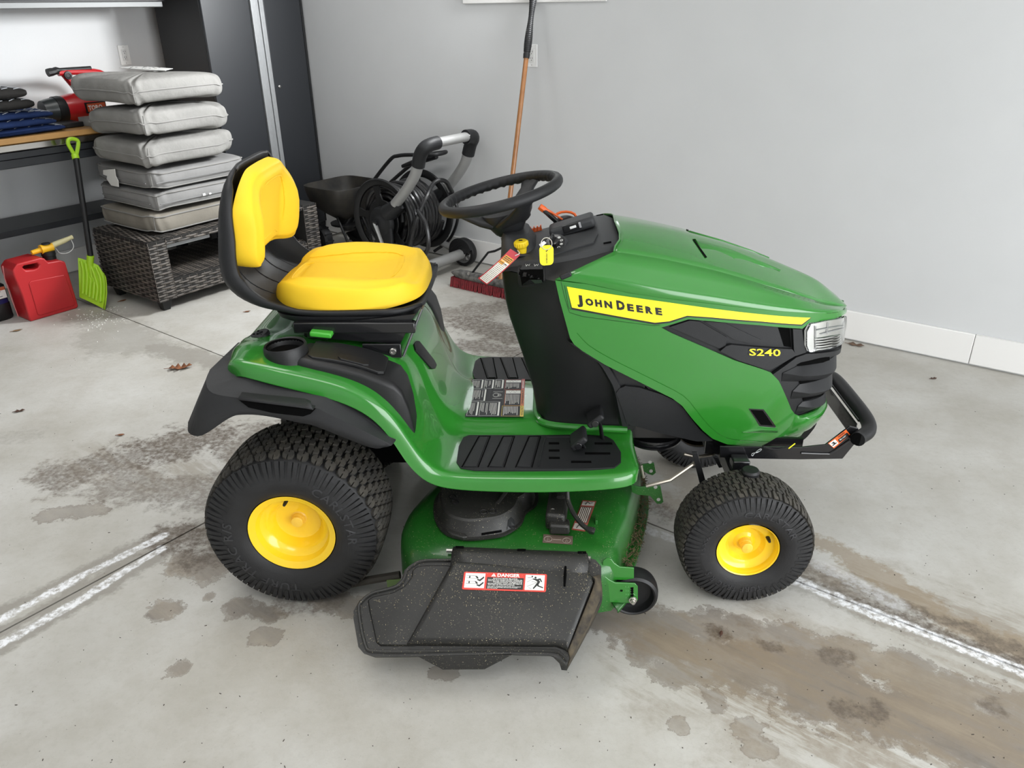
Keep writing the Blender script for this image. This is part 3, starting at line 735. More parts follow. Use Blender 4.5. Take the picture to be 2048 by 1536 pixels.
# headlights
HLp = [(1611, 662), (1619, 646.5), (1650, 640), (1688, 631.5), (1689.5, 660), (1688, 682), (1660, 694), (1625, 702.5), (1616, 702), (1611, 690)]
hb = plate('headlight', HLp, -.004, .004, CHROME, TR, (.012, .012))
rbm = MB()
for i in range(5):
    y0 = 676+i*5
    ln = [hpx(1629+i*.6, y0+2, -.001), hpx(1645, y0+.5, .001), hpx(1662, y0-3, .001), hpx(1678, y0-6.5, -.001)]
    rbm.tube(catmull(ln, 3), .0028, 6)
rbm.pair('reflector_rib', CHROME, hb)
rb2 = MB()
for pts in (((1630, 652), (1630, 700)), ((1631, 660), (1684, 650)), ((1640, 668), (1684, 655)), ((1655, 645), (1652, 668))):
    (x0, y0), (x1, y1) = pts
    rb2.tube([hpx(x0+(x1-x0)*k/5, y0+(y1-y0)*k/5, .0) for k in range(6)], .0016, 6)
rb2.pair('reflector_edge', mat('pale_reflector', (.6, .61, .62), .2, metal=.7), hb)
plate('headlight_lens', HLp, .007, .008, GLASS, hb, (.012, .012))
# small slot low on the side panel
plate('slot_frame', [(1497, 817), (1527, 818.5), (1551, 852), (1550, 855), (1519, 852)], .0015, .003, BLKG, side_o)
plate('side_slot', [(1500.5, 819.5), (1525, 821), (1545, 850), (1521, 849)], .0022, .001, DARK, side_o, mir=True)
ww = MB(); A_ = [hpx(1484, 863.5, .0006), hpx(1519, 854.5, .0), hpx(1554, 856, .0), hpx(1556, 863, .0006)]; B_ = [hpx(1486, 864.5, .003), hpx(1520, 857, .010), hpx(1551, 858.5, .010), hpx(1554.5, 863.5, .003)]; C_ = [hpx(1485, 865.5, 0), hpx(1520, 866, 0), hpx(1552, 866, 0), hpx(1556, 865, 0)]
ww.loft([A_, B_, C_], closed=False, cap=False); ww.pair('slot_lip', GREEN, side_o)
# decal
dk = [(1133.8, 573), (1228.9, 589.2), (1341.7, 605.3), (1422.3, 616.6), (1519, 627.9), (1620.5, 635.3)]
plate('stripe_border', [(1133.5, 572.5), (1133.5, 574)]+dk[1:]+[(1622, 636), (1603.5, 651.5), (1519, 645.2), (1422.3, 637.2), (1375, 634), (1340, 645.5), (1310, 649), (1228.9, 634.5), (1143, 618.8)], .0008, .0004, PRINTK, side_o)
dec = plate('yellow_stripe', dk+[(1602.7, 648.6), (1519, 642.2), (1422.3, 634.3), (1374, 631), (1338.5, 642.2), (1309.5, 645), (1228.9, 630.8), (1144, 614.8)], .0014, .0006, DECALY, side_o)
m1 = MB(); t0 = (1155, 606.5); t1 = (1324.5, 629.5)
def dt(m_, s, x0, x1, h, below=0):
    y = lambda x: t0[1]+(t1[1]-t0[1])*(x-t0[0])/(t1[0]-t0[0])+below
    text_fit(m_, s, (x0, y(x0)), (x1, y(x1)), h, hpx, .0022, .06, up=(-.12, -1))
LET = [('J', 1154.5, 1166, 17.5), ('O', 1171.5, 1187.5, 13.5), ('H', 1191, 1204.5, 13.5), ('N', 1209.5, 1225, 13.5), ('D', 1234, 1250.5, 17.5), ('E', 1255, 1268, 13.5), ('E', 1273.5, 1286.5, 13.5), ('R', 1291.5, 1306, 13.5), ('E', 1311.5, 1324.5, 13.5)]
for q in LET: dt(m1, *q)
m1.build('stripe_lettering', PRINTK, dec, smooth=False)
# mirrored wording on the far side reads the right way round
def hfar(p): return V((p.x, -p.y, p.z))
m1 = MB()
def dtf(s, x0, x1, h):
    y = lambda x: t0[1]+(t1[1]-t0[1])*(x-t0[0])/(t1[0]-t0[0])
    X0, X1 = t0[0]+t1[0]-x0, t0[0]+t1[0]-x1
    text_fit(m1, s, (X0, y(X0)), (X1, y(X1)), h, lambda u, v, o: hfar(hpx(u, v, o)), .0022, .03)
for q in LET: dtf(*q)
m1.build('stripe_lettering', PRINTK, dec, smooth=False)
# seam lines of the side panel
sl = MB()
for pts in ([(1122, 563), (1131, 600), (1139, 625), (1165, 633), (1230, 641.5), (1308, 651.5), (1320, 650)], [(1129, 571), (1137, 614), (1141, 619)]):
    sl.tube([hpx(x, y, .0) for x, y in pts], .0009, 5)
sl.pair('panel_seam', mat('dark_green_seam', (.008, .07, .008), .5), side_o)
# black side cover under the hood
plate('engine_cover', [(1233, 790), (1240, 781), (1251.5, 776), (1280.5, 779.3), (1325, 793), (1354.6, 806.7), (1367.5, 819.6), (1399.7, 861.5), (1428, 886), (1396.5, 887.3), (1325, 871), (1254.7, 852), (1246, 825)], -.012, .03, BLKM, TR)
plate('lower_shield', [(1209, 729), (1218, 744), (1235, 781), (1251.5, 775), (1280.5, 778), (1354, 806), (1345, 795), (1280.5, 763), (1215, 731)], -.022, .02, BLK, TR)
# --- fender deck: one formed green sheet (footrests, tunnel, slope, fenders)
inn = [(.945, .425), (.93, .443), (.86, .440), (.72, .438), (.58, .438), (.47, .438), (.425, .447), (.395, .49), (.370, .56), (.350, .63), (.330, .68), (.295, .704), (.21, .708), (.11, .712), (0, .718), (-.09, .722), (-.158, .705), (-.182, .63)]
pad = [(.945, .39), (.93, .412), (.86, .402), (.72, .402), (.58, .402), (.465, .402), (.415, .412), (.385, .455), (.358, .525), (.338, .60), (.318, .66), (.285, .69), (.21, .703), (.11, .715), (0, .725), (-.095, .735), (-.155, .72), (-.178, .64)]
oup = [(.945, .395), (.93, .412), (.86, .406), (.72, .404), (.58, .404), (.46, .406), (.405, .418), (.370, .455), (.340, .515), (.312, .578), (.278, .628), (.23, .668), (.16, .698), (.08, .718), (0, .738), (-.08, .754), (-.118, .735), (-.134, .65)]
flo = [(.94, .37), (.928, .374), (.86, .368), (.72, .360), (.58, .360), (.46, .366), (.395, .380), (.355, .412), (.322, .466), (.296, .532), (.262, .585), (.22, .622), (.155, .652), (.075, .674), (0, .694), (-.068, .714), (-.095, .70), (-.104, .65)]
yo_ = [.350, .390, .402, .404, .404, .405, .408, .412, .418, .424, .428, .430, .430, .430, .430, .425, .400, .38]
yt = [.135, .138, .14, .14, .14, .14, .142, .145, .15, .15, .15, .15, .15, .15, .15, .15, .15, .15]
rows = []
for i in range(len(inn)):
    (xi, zi), (xp, zp), (xo, zo), (xf, zf) = inn[i], pad[i], oup[i], flo[i]; yo = yo_[i]; y1 = yt[i]
    half = [V((xi, -.0, zi)), V((xi, -.07, zi)), V((xi, -y1, zi-.001)), V((xp, -y1-.035, zp)), V((xp, -.24, zp)), V(((xp+xo)/2, -.30, (zp+zo)/2+(.012 if i > 10 else 0))), V((xo, -yo+.035, zo)), V((xo, -yo+.012, zo)), V((xo*.6+xf*.4, -yo+.001, zo-.008)), V((xf, -yo-.003, zf+.008)), V((xf, -yo-.004, zf))]
    rows.append([V((p.x, -p.y, p.z)) for p in reversed(half[1:])]+half)
fend = MB().loft(rows, closed=False, cap=False).build('fender_deck', GREEN, TR, angle=180, sub=2, solid=.004)
FT_ = bvh_world(fend)
ff = lambda **k: fmap_bvh(FT_, **k)
fz = ff(z=.405)
# foot pads
def footpad(poly, ribs):
    def fm(x, y, off): return V((x, y, .4035+off))
    near = sheet(poly, fm, .05, .007, .008)
    return near
padpoly = [(.455, -.20), (.47, -.188), (.70, -.186), (.80, -.182), (.865, -.19), (.885, -.215), (.90, -.28), (.895, -.335), (.875, -.362), (.80, -.370), (.70, -.372), (.60, -.374), (.50, -.376), (.462, -.368), (.448, -.34), (.446, -.25)]
for sd in (1, -1):
    pp = [(x, y*sd) for x, y in padpoly]
    fp = sheet(pp, lambda x, y, o: V((x, y, .404+o)), .06, .007, .009).build('foot_pad', BLKM, TR, bevel=.002)
    for x0 in (.475, .545, .62):
        # raised trapezoid ribs with a groove round them
        q = [(x0+.028, -.200), (x0+.052, -.200), (x0+.030, -.362), (x0-.006, -.362)]
        MB().prism([V((x, y*sd, .4113)) for x, y in q], (0, 0, .0022)).build('rib', BLKM, fp, bevel=.0012)
        g = [V((x, y*sd, .4115)) for x, y in [(x0+.022, -.362), (x0+.024, -.197), (x0+.058, -.197), (x0+.036, -.362)]]
        MB().tube([V((x0-.010, -.364*sd, .4112)), V((x0+.024, -.196*sd, .4112)), V((x0+.057, -.196*sd, .4112)), V((x0+.034, -.364*sd, .4112))], .0018, 5).build('groove', DARK, fp, smooth=False)
    for (x0, y0, ln) in ((.70, -.235, .03), (.70, -.275, .03), (.70, -.315, .03), (.76, -.225, .045), (.83, -.235, .05), (.80, -.29, .07), (.76, -.335, .055)):
        MB().box((x0+ln/2, y0*sd, .4115), (ln, .011, .0012)).build('pad_slot', DARK, fp, bevel=.0005)
    q = [(.672, -.360), (.690, -.215), (.705, -.202), (.80, -.198)]
    MB().tube(catmull([V((x, y*sd, .4115)) for x, y in q], 3), .0022, 6).build('rib', BLKM, fp)
# operator label on the tunnel
def LB(u, v, o=.0): return V((.4545+u*.172, .128-v*.258, .4395+o))
def flatpoly(pts, o): return MB().add([LB(u, v, o) for u, v in pts], [tuple(range(len(pts)))])
def rect(m, u0, v0, u1, v1, o): m.add([LB(u0, v0, o), LB(u1, v0, o), LB(u1, v1, o), LB(u0, v1, o)], [(0, 1, 2, 3)])
lab = MB().lo_hi(LB(0, 1, .0), LB(1, 0, .0012)).build('operator_label', PRINTG, TR, smooth=False)
mw, mr, mo, my, mk = MB(), MB(), MB(), MB(), MB()
def frame(m, u0, v0, u1, v1, t=.006, o=.0016):
    rect(m, u0, v0, u1, v0+t*.7, o); rect(m, u0, v1-t*.7, u1, v1, o); rect(m, u0, v0, u0+t, v1, o); rect(m, u1-t, v0, u1, v1, o)
for (u0, v0, u1, v1) in ((.02, .02, .23, .27), (.25, .02, .43, .27), (.45, .02, .61, .27), (.02, .29, .31, .61), (.02, .63, .21, .98), (.23, .63, .585, .98)):
    frame(mw, u0, v0, u1, v1); rect(mw, u1-.035, v0, u1, v1, .0016)
    n = int((u1-u0-.06)/.022)
    for i in range(n):
        e = v1-.02-random.random()*.35*(v1-v0); x = u0+.018+i*.022
        if random.random() < .85: rect(mw, x, v0+.03, x+.0075, e, .0016)
rect(mr, .945, .0, 1, .3, .0016); frame(mr, .63, .02, .945, .3); rect(mo, .945, .3, 1, .73, .0016); frame(mo, .65, .31, .945, .73); rect(my, .945, .73, 1, 1, .0016); frame(my, .62, .73, .945, .99)
rect(mw, .65, .035, .93, .10, .0016); rect(mw, .665, .325, .93, .41, .0016)
for (u0, v0, u1, v1) in ((.65, .12, .93, .28), (.665, .43, .93, .71), (.65, .75, .93, .97)):
    for i in range(int((u1-u0)/.026)):
        x = u0+i*.026; rect(mw, x, v0, x+.009, v1-random.random()*.4*(v1-v0), .0016)
for (u, v, r_) in ((.49, .45, .055), (.55, .45, .03)):
    mw.tube([LB(u+r_*math.cos(k*.4), v+r_*.9*math.sin(k*.4), .0016) for k in range(16)], .0006, 4, closed=True)
for q in (.36, .54): rect(mw, .43, q, .61, q+.006, .0016)
for tx, m_, v0, v1 in (('DANGER', mw, .05, .27), ('WARNING', mk, .38, .68), ('CAUTION', mk, .76, .97)):
    vs, fs = text2d(tx, 1, .02); x0 = min(v[0] for v in vs); x1 = max(v[0] for v in vs)
    m_.add([LB(.955+(y/.73)*.034, v0+(x-x0)/(x1-x0)*(v1-v0), .0020) for x, y in vs], fs)
tri = lambda m_, u, v, w_: m_.add([LB(u, v-w_, .002), LB(u+w_*1.5, v, .002), LB(u, v+w_, .002)], [(0, 1, 2)])
tri(mk, .955, .345, .022); tri(mk, .955, .745, .012)
for i in range(9): tri(mk, .70+i*.021, .06+.02*math.sin(i*2.1), .008); 
for i in range(7): tri(mk, .72+i*.022, .36+.025*math.sin(i*1.7), .009)
for m_, mt, nm in ((mw, PRINTW, 'white_print'), (mr, mat('label_red', (.45, .07, .06), .4), 'red_band'), (mo, mat('label_orange', (.6, .17, .05), .4), 'orange_band'), (my, mat('label_yellow', (.75, .55, .06), .4), 'yellow_band'), (mk, PRINTK, 'black_print')):
    m_.build(nm, mt, lab, smooth=False)
# slot vent and black cap on the deck
def onF(px, off, **k): return [fz(x, y, off) for x, y in px]
m = sheet([(826, 690), (830, 684), (836, 684), (866, 722), (870, 731), (867, 738), (860, 738), (829, 702)], ff(y=-.12), 8, .006, .01); m.build('slope_vent', BLK, TR, bevel=.002)
cc = hit(FT_, 521, 670); 
if cc is None: cc = V((-.1, -.3, .75))
MB().lathe([(-.004, .026), (.004, .026), (.0065, .023), (.0065, .010), (.002, .009), (.002, .0005)], cc, (-.25, -.12, 1), 28).build('tie_down_plug', BLK, TR)
m = MB()
for k in range(4):
    a_ = k*1.57+.6; m.cyl(cc+V((math.cos(a_)*.017, math.sin(a_)*.017, .006)), cc+V((math.cos(a_)*.017, math.sin(a_)*.017, .0072)), .0035, n=10)
m.build('plug_hole', DARK, LAST, smooth=False)
# pedals (near footrest)
def pedal(px, py, y, z, sx):
    c = at(px, py, y=y)
    p = thing_part = MB()
    R = Matrix.Rotation(-.7, 3, 'Y')
    b_ = MB().box(c, (.052, .075, .018), R).build('pedal_pad', BLKM, TR, bevel=.006, seg=3)
    MB().cyl(c+V((-.002, -.036, -.004)), c+V((-.002, -.0415, -.004)), .010, n=16).build('pedal_bolt', BLKG, b_, bevel=.001)
    MB().tube(catmull([c+V((.006, -.005, -.008)), c+V((.016, 0, -.03)), c+V((.020, .004, -.055)), V((c.x+.026, c.y+.01, .40))], 4), [.009]*13, 8, flat=.5).build('pedal_arm', BLK, b_)
pedal(1190, 832, -.215, 0, 1); pedal(1157, 876, -.255, 0, 1)

# --- black fender flares
inner_px = [(462, 728), (478, 750), (492, 756), (531, 771), (560, 776), (604, 782), (653, 791), (677, 804.6), (726, 834), (791, 882)]
crease_px = [(419.8, 739), (412, 762), (425, 786), (484, 797), (540, 806), (600, 812), (632, 816), (655, 827), (720, 858), (784, 890)]
bot_px2 = [(376, 845), (378, 866), (405, 870.5), (457.6, 836.8), (484.5, 829.5), (531, 832), (604, 846.6), (631, 852.7), (738.4, 894.5), (772.6, 894)]
ki = [at(x, y, y=q) for (x, y), q in zip(inner_px, (-.37, -.405, -.42, -.428, -.428, -.428, -.428, -.428, -.426, -.428))]
kc = [at(x, y, y=q) for (x, y), q in zip(crease_px, (-.40, -.435, -.462, -.472, -.475, -.475, -.475, -.475, -.474, -.468))]
kb = [at(x, y, y=q) for (x, y), q in zip(bot_px2, (-.43, -.455, -.470, -.478, -.478, -.478, -.478, -.478, -.476, -.469))]
NR = 34
cu = lambda pts: resample(catmull(pts, 6), NR)
# keep parameters aligned: resample each row span by span
def rowpts(pts): return catmull(pts, 4)
R_i, R_c, R_b = rowpts(ki), rowpts(kc), rowpts(kb)
tail_i = [p+V((-.01, .10, -.01)) for p in (ki[0],)]
def endring(p, d): return p+V(d)
Ri = [V((ki[0].x-.012, -.20, ki[0].z-.01)), V((ki[0].x-.01, -.30, ki[0].z-.004))]+R_i
Rc = [V((kc[0].x+.0, -.20, kc[0].z-.01)), V((kc[0].x+.0, -.32, kc[0].z-.004))]+R_c
Rb = [V((kb[0].x+.01, -.20, kb[0].z+.0)), V((kb[0].x+.005, -.33, kb[0].z))]+R_b
Rt = [p+V((.003, .022, .016)) for p in Ri]
Rm = [p.lerp(q, .5)+V((0, -.002, 0)) for p, q in zip(Rc, Rb)]
fl_ = MB().loft([Rt, Ri, Rc, Rm, Rb], closed=False, cap=False)
flare = fl_.pair('fender_flare', FLARE, TR, angle=28, solid=.005)
# moulded pocket in the near flare
fy = lambda u, v, o: at(u, v, y=-.4845-o)
pk = sheet([(476, 799), (500, 800), (600, 813), (632, 817), (621, 828), (606, 833), (545, 826), (497, 815)], fy, 30, .0015, .003)
pk.pair('flare_pocket', DARK, flare, smooth=False)
A_ = [at(x, y, y=q) for x, y, q in ((484, 784, -.462), (540, 790, -.464), (610, 797, -.464), (622, 802, -.464))]
B_ = [at(x, y, y=-.494) for x, y in ((476, 797), (545, 805), (612, 813), (624, 816))]
C_ = [at(x, y, y=-.494) for x, y in ((477, 800), (545, 808.5), (612, 817), (626, 820))]
D_ = [p+V((0, .02, 0)) for p in C_]
MB().loft([A_, B_, C_, D_], closed=False, cap=False).pair('flare_ledge', FLARE, flare, angle=30, solid=.002)
MB().lo_hi((.0, -.36, .60), (.035, -.30, .69)).pair('fender_bracket', BLK, TR)

# --- cup holder console (and a plainer one with the height lever on the far side)
def rring(x, y0, y1, z0, z1, r=.02, tilt=0):
    # rounded rectangle in the y/z plane, y0<y1
    pts = []
    for (cy, cz, a0) in ((y1-r, z1-r, 0), (y0+r, z1-r, 90), (y0+r*.5, z0+r*.5, 180), (y1-r*.5, z0+r*.5, 270)):
        rr = r if a0 < 180 else r*.5
        for k in range(5):
            a_ = math.radians(a0+k*22.5); pts.append(V((x+tilt*(cz+rr*math.sin(a_)-z0), cy+rr*math.cos(a_), cz+rr*math.sin(a_))))
    return pts
st = [(.03, -.38, -.30, .68, .735), (.055, -.386, -.280, .67, .740), (.075, -.389, -.272, .665, .741), (.11, -.391, -.262, .655, .732), (.16, -.391, -.255, .64, .722), (.22, -.390, -.25, .61, .705), (.275, -.388, -.25, .57, .682), (.302, -.384, -.252, .54, .668), (.320, -.378, -.262, .52, .645), (.334, -.372, -.28, .50, .60), (.343, -.365, -.30, .485, .54), (.345, -.36, -.31, .48, .51)]
for sd in (1, -1):
    mb = MB().loft([rring(*s_, r=.016) for s_ in st])
    if sd < 0: mb = mb.flip()
    cons = mb.build('console', BLK, TR, angle=40)
    yc = -.345*sd; cpx = at(573, 689, z=.757).x
    if sd > 0:
        MB().lathe([(-.03, .040), (-.004, .047), (.0, .052), (-.006, .055), (-.03, .056), (-.075, .056)], (cpx, yc, .764), (-.05, .02, 1), 36).build('cup_holder', BLK, cons)
        MB().lathe([(0, .0445), (.002, .0005)], (cpx, yc, .744), (0, 0, 1), 30).build('cup_floor', DARK, cons)  # cup floor and wall blackened: shade put into the colour for depth
        MB().lathe([(0, .0445), (.017, .0465)], (cpx, yc, .744), (0, 0, 1), 30).build('cup_wall', DARK, cons)
    ld = MB(); q = [(.085, -.275), (.095, -.266), (.255, -.258), (.272, -.268), (.276, -.355), (.262, -.366), (.10, -.372), (.086, -.362)]
    def lz(x): return interp(x, ((.08, .7365), (.16, .7245), (.22, .7075), (.28, .683)))
    ld = sheet(q, lambda x, y, o: V((x, y*sd, lz(x)+o)), (.03, .1), .006, .007); lid = ld.build('console_lid', BLK, cons, bevel=.002)
    sheet([(.165, -.33), (.235, -.328), (.238, -.352), (.225, -.362), (.17, -.364), (.16, -.352)], lambda x, y, o: V((x, y*sd, lz(x)+o)), (.03, .1), .0095, .004).build('lid_latch', BLK, lid, bevel=.0015)

# --- seat
SH = [(-.118, 1.172), (-.136, 1.14), (-.154, 1.07), (-.166, .99), (-.172, .93), (-.166, .88), (-.135, .838), (-.08, .808), (-.01, .793), (.08, .784), (.2, .783), (.30, .785), (.36, .792)]
def shell_rows():
    sp = resample(catmull([V((x, 0, z)) for x, z in SH], 6), 40); rows = []
    for i, p in enumerate(sp):
        t = (sp[min(i+1, 39)]-sp[max(i-1, 0)]).normalized(); n = V((-t.z, 0, t.x))
        if n.x < 0 and i < 15: n = -n
        if i >= 15 and n.z < 0: n = -n
        f = i/39
        hw = interp(f, ((0, .135), (.02, .168), (.06, .198), (.13, .218), (.25, .231), (.45, .232), (.7, .238), (.9, .235), (.96, .215), (1, .18)))
        fl_h = interp(f, ((0, .012), (.05, .036), (.2, .056), (.4, .064), (.52, .036), (.62, .022), (.9, .026), (1, .02)))
        half = [(0, 0), (.4, 0), (.75, .002), (.9, .008), (.975, .35*fl_h+.004), (1.0, fl_h)]
        r = [p+n*h+V((0, -k*hw, 0)) for k, h in half]
        rows.append([V((q.x, -q.y, q.z)) for q in reversed(r[1:])]+r)
    return rows
ST = MB().loft(shell_rows(), closed=False, cap=False).build('seat_shell', BLKM, TR, angle=50, solid=.010)
# skirt along the pan
# backrest cushion and seat cushion as shaped pads
def pad_mesh(fr, outline_h, n=44, m_=44, depth=.06):
    """fr(u,v,d): frame map, u,v in -1..1 on a rounded plan, d height"""
    rows = []
    for i in range(n+1):
        row = []
        for j in range(m_):
            row.append(None)
    return rows
def cushion(fr, hfun, plan, rim, N=64, K=16):
    rings = []
    for k in range(K+1):
        t = k/K
        ring = []
        for j in range(N):
            a_ = 2*math.pi*j/N; x, y = plan(a_); ring.append(fr(x*t, y*t, hfun(x*t, y*t, t)))
        rings.append(ring)
    # edge roll down to the base
    for s_ in range(1, 7):
        a2 = s_/6*math.pi/2; ring = []
        for j in range(N):
            a_ = 2*math.pi*j/N; x, y = plan(a_); h = hfun(x, y, 1.)
            ln = math.hypot(x, y); e = 1+rim/ln*math.sin(a2)
            ring.append(fr(x*e, y*e, h*math.cos(a2)**.8 if s_ < 6 else -.004))
        rings.append(ring)
    return MB().loft(rings, True, True)
def superplan(hx, hy, p, mod=None):
    def f(a_):
        c, s_ = math.cos(a_), math.sin(a_)
        x = hx*math.copysign(abs(c)**(2/p), c); y = hy*math.copysign(abs(s_)**(2/p), s_)
        return mod(x, y) if mod else (x, y)
    return f
# seat: x forward, y across
def seat_h(x, y, t):
    u, v = x/.18, y/.20
    h = .050+.030*sstep(.45, .85, abs(v))*(1-.55*sstep(-.2, .9, u))+.018*sstep(.3, 1, -u)*0
    h += .004*sstep(.75, 1.0, u)-.012*sstep(.88, 1.05, u)
    inn_ = max(abs(v)/.60, (u-.0)/.66)           # centre panel edged by a fine groove
    h -= .0045*(1-sstep(.0, .05, abs(inn_-1)))*(1 if u > -.85 else 0)
    h -= .006*(1-sstep(.95, 1.0, inn_))
    if abs(v) < .42: h -= .005*(1-sstep(0, .06, abs(u+.86)))
    return h-.012*sstep(.86, 1.0, t)
def seat_mod(x, y): return (x, y*(1-.07*sstep(.04, .2, x)-.13*sstep(.0, .2, -x)))
seat_fr = lambda x, y, d: V((.142+x, y, .803+d+.012*sstep(0, .2, x)))
cushion(seat_fr, seat_h, superplan(.202, .214, 3.3, seat_mod), .012, 96, 30).build('seat_cushion', VINYL, TR, angle=70)
SCO = LAST; SCB = bvh_world(SCO)
def welt(tree, pts, d, par, r=.0021):
    ln = []
    for p in catmull([V(q) for q in pts], 8):
        l_, n_, i_, d_ = tree.ray_cast(p, V(d))
        if l_: ln.append(l_+n_*.0003)
    MB().tube(ln, r, 6).build('welt', VINYL, par)
wl0 = [(-.02, -.115, 1), (.06, -.122, 1), (.16, -.128, 1), (.235, -.125, 1), (.266, -.105, 1), (.276, -.05, 1), (.278, 0, 1), (.276, .05, 1), (.266, .105, 1), (.235, .125, 1), (.16, .128, 1), (.06, .122, 1), (-.02, .115, 1)]
welt(SCB, wl0, (0, 0, -1), SCO); welt(SCB, [(.0, -.085, 1), (-.024, -.07, 1), (-.03, 0, 1), (-.024, .07, 1), (.0, .085, 1)], (0, 0, -1), SCO)
# backrest: u across (y), v up; frame leans back
bx = V((.16, 0, 1)).normalized(); bn = V((1, 0, -.16)).normalized()
bo = V((-.112, 0, 1.026))
def back_h(u, v, t):
    a_, b_ = abs(u)/.195, v/.13
    h = .034+.034*sstep(.45, .85, a_)*(1-.85*sstep(-.1, .95, b_))+.010*sstep(.2, 1, b_)*sstep(.2,.7,1-a_)
    inn_ = max(a_/.56, abs(b_-.05)/.72 if b_ > 0 else 0, 0)
    q = (a_/.58)**4+(max(0, b_+.2)/.92)**4
    h -= .004*(1-sstep(0, .10, abs(q-1)))
    h -= .0045*(1-sstep(.9, 1.0, q))
    if a_ < .35: h -= .005*(1-sstep(0, .07, abs(b_+.72)))
    return h-.010*sstep(.86, 1.0, t)
def back_mod(x, y):
    w_ = 1-.10*sstep(.02, .14, y)-.02*sstep(.05, .14, -y)
    yy = y-.022*sstep(.09, .19, abs(x))*sstep(.0, .1, y)+.024*(1-sstep(.05, .175, abs(x)))*sstep(0, .12, -y)
    return (x*w_, yy)
back_fr = lambda u, v, d: bo+V((0, u, 0))+bx*v*1.0+bn*(d-.0)+V((.012*(v*v)/.0169*0, 0, 0))
cushion(back_fr, back_h, superplan(.192, .122, 4.4, back_mod), .012, 96, 30).build('backrest_cushion', VINYL, TR, angle=70)
BCO = LAST; BCB = bvh_world(BCO)
def bw3(u, v): p = bo+V((0, u, 0))+bx*v+bn*.3; return (p.x, p.y, p.z)
welt(BCB, [bw3(u, v) for u, v in ((-.108, -.05), (-.112, .0), (-.108, .05), (-.085, .082), (-.04, .092), (0, .094), (.04, .092), (.085, .082), (.108, .05), (.112, 0), (.108, -.05))], -bn, BCO)
welt(BCB, [bw3(u, v) for u, v in ((-.07, -.075), (-.05, -.068), (0, -.066), (.05, -.068), (.07, -.075))], -bn, BCO)
# ribs bridging back and pan inside the shell
rp_ = resample(catmull([V((x, 0, z)) for x, z in SH], 6), 60)
seg_ = [p for p in rp_ if p.z < .95 and p.x < .03]
for yy, wd in ((-.15, .03), (-.09, .035), (.0, .045), (.09, .035), (.15, .03)):
    R0, R1, R2, R3 = [], [], [], []
    for i, p in enumerate(seg_):
        t = (seg_[min(i+1, len(seg_)-1)]-seg_[max(i-1, 0)]).normalized(); n = V((-t.z, 0, t.x))
        if n.x+n.z < 0: n = -n
        h = .012
        R0.append(p+n*.0+V((0, yy-wd/2, 0))); R1.append(p+n*h+V((0, yy-wd/2+.004, 0))); R2.append(p+n*h+V((0, yy+wd/2-.004, 0))); R3.append(p+V((0, yy+wd/2, 0)))
    MB().loft([R0, R1, R2, R3], closed=False, cap=False).build('shell_rib', BLKM, ST, angle=40)
base = []
for z, x0, x1, w_ in ((.792, -.06, .345, .226), (.778, -.055, .348, .224), (.762, -.02, .335, .212), (.748, .01, .325, .20)):
    base.append([V(((x0+x1)/2+(x1-x0)/2*math.copysign(abs(math.cos(a_))**.45, math.cos(a_)), w_*math.copysign(abs(math.sin(a_))**.45, math.sin(a_)), z)) for a_ in [2*math.pi*k/48 for k in range(48)]])
MB().loft(base).build('seat_base', BLKM, TR, angle=40)
# slides, bracket, lever, springs
for sd in (1, -1):
    MB().lo_hi((.02, -.235*sd-.012, .752), (.345, -.235*sd+.012, .782)).build('seat_rail', BLKG, TR, bevel=.003)
    q = [(.30, .682), (.308, .682), (.366, .815), (.352, .815), (.30, .715), (.10, .722), (.10, .716), (.295, .70)]
    MB().prism([V((x, -.232*sd, z)) for x, z in [(.05, .735), (.30, .715), (.345, .80), (.05, .77)]], (0, .004, 0)).build('seat_bracket', BLKG, TR, smooth=False)
    MB().lo_hi((.20, -.245*sd-.004, .682), (.304, -.245*sd+.004, .722)).build('hinge_plate', BLKG, TR, bevel=.002)
    o = V((.282, -.249*sd, .702)); ax = V((0, -sd, 0))
    MB().lathe([(0, .0095), (.004, .0095), (.006, .008), (.006, .004), (.004, .004), (.004, .0003)], o, ax, 6 if False else 20).build('hinge_bolt', STEEL, TR)
    MB().lathe([(0, .032), (.012, .034), (.03, .03), (.035, .02)], (.055, -.17*sd, .722), (0, 0, 1), 20).build('spring_seat', BLK, TR)
MB().tube(catmull([V((.05, -.165, .724+.006*0))]+[V((.055+.026*math.cos(k*.6), -.17+.026*math.sin(k*.6), .73+k*.0011)) for k in range(42)], 1), .004, 6).build('seat_spring', BLKG, TR)
MB().prism([V((.303, -.24, .683)), V((.309, -.24, .683)), V((.364, -.225, .805)), V((.357, -.225, .805))], (0, .05, 0)).build('seat_pivot_plate', mat('bare_edge_black', (.03, .03, .032), .3, coat=.3), TR, bevel=.001)
MB().tube([V((.3075, -.242, .683)), V((.364, -.228, .812))], .0028, 6).build('plate_edge', mat('worn_edge', (.25, .26, .27), .35, metal=.8), TR)
MB().box((.097, -.245, .756), (.058, .05, .014), Matrix.Rotation(.1, 3, 'Y')).build('seat_lever', RESIN, TR, bevel=.004)
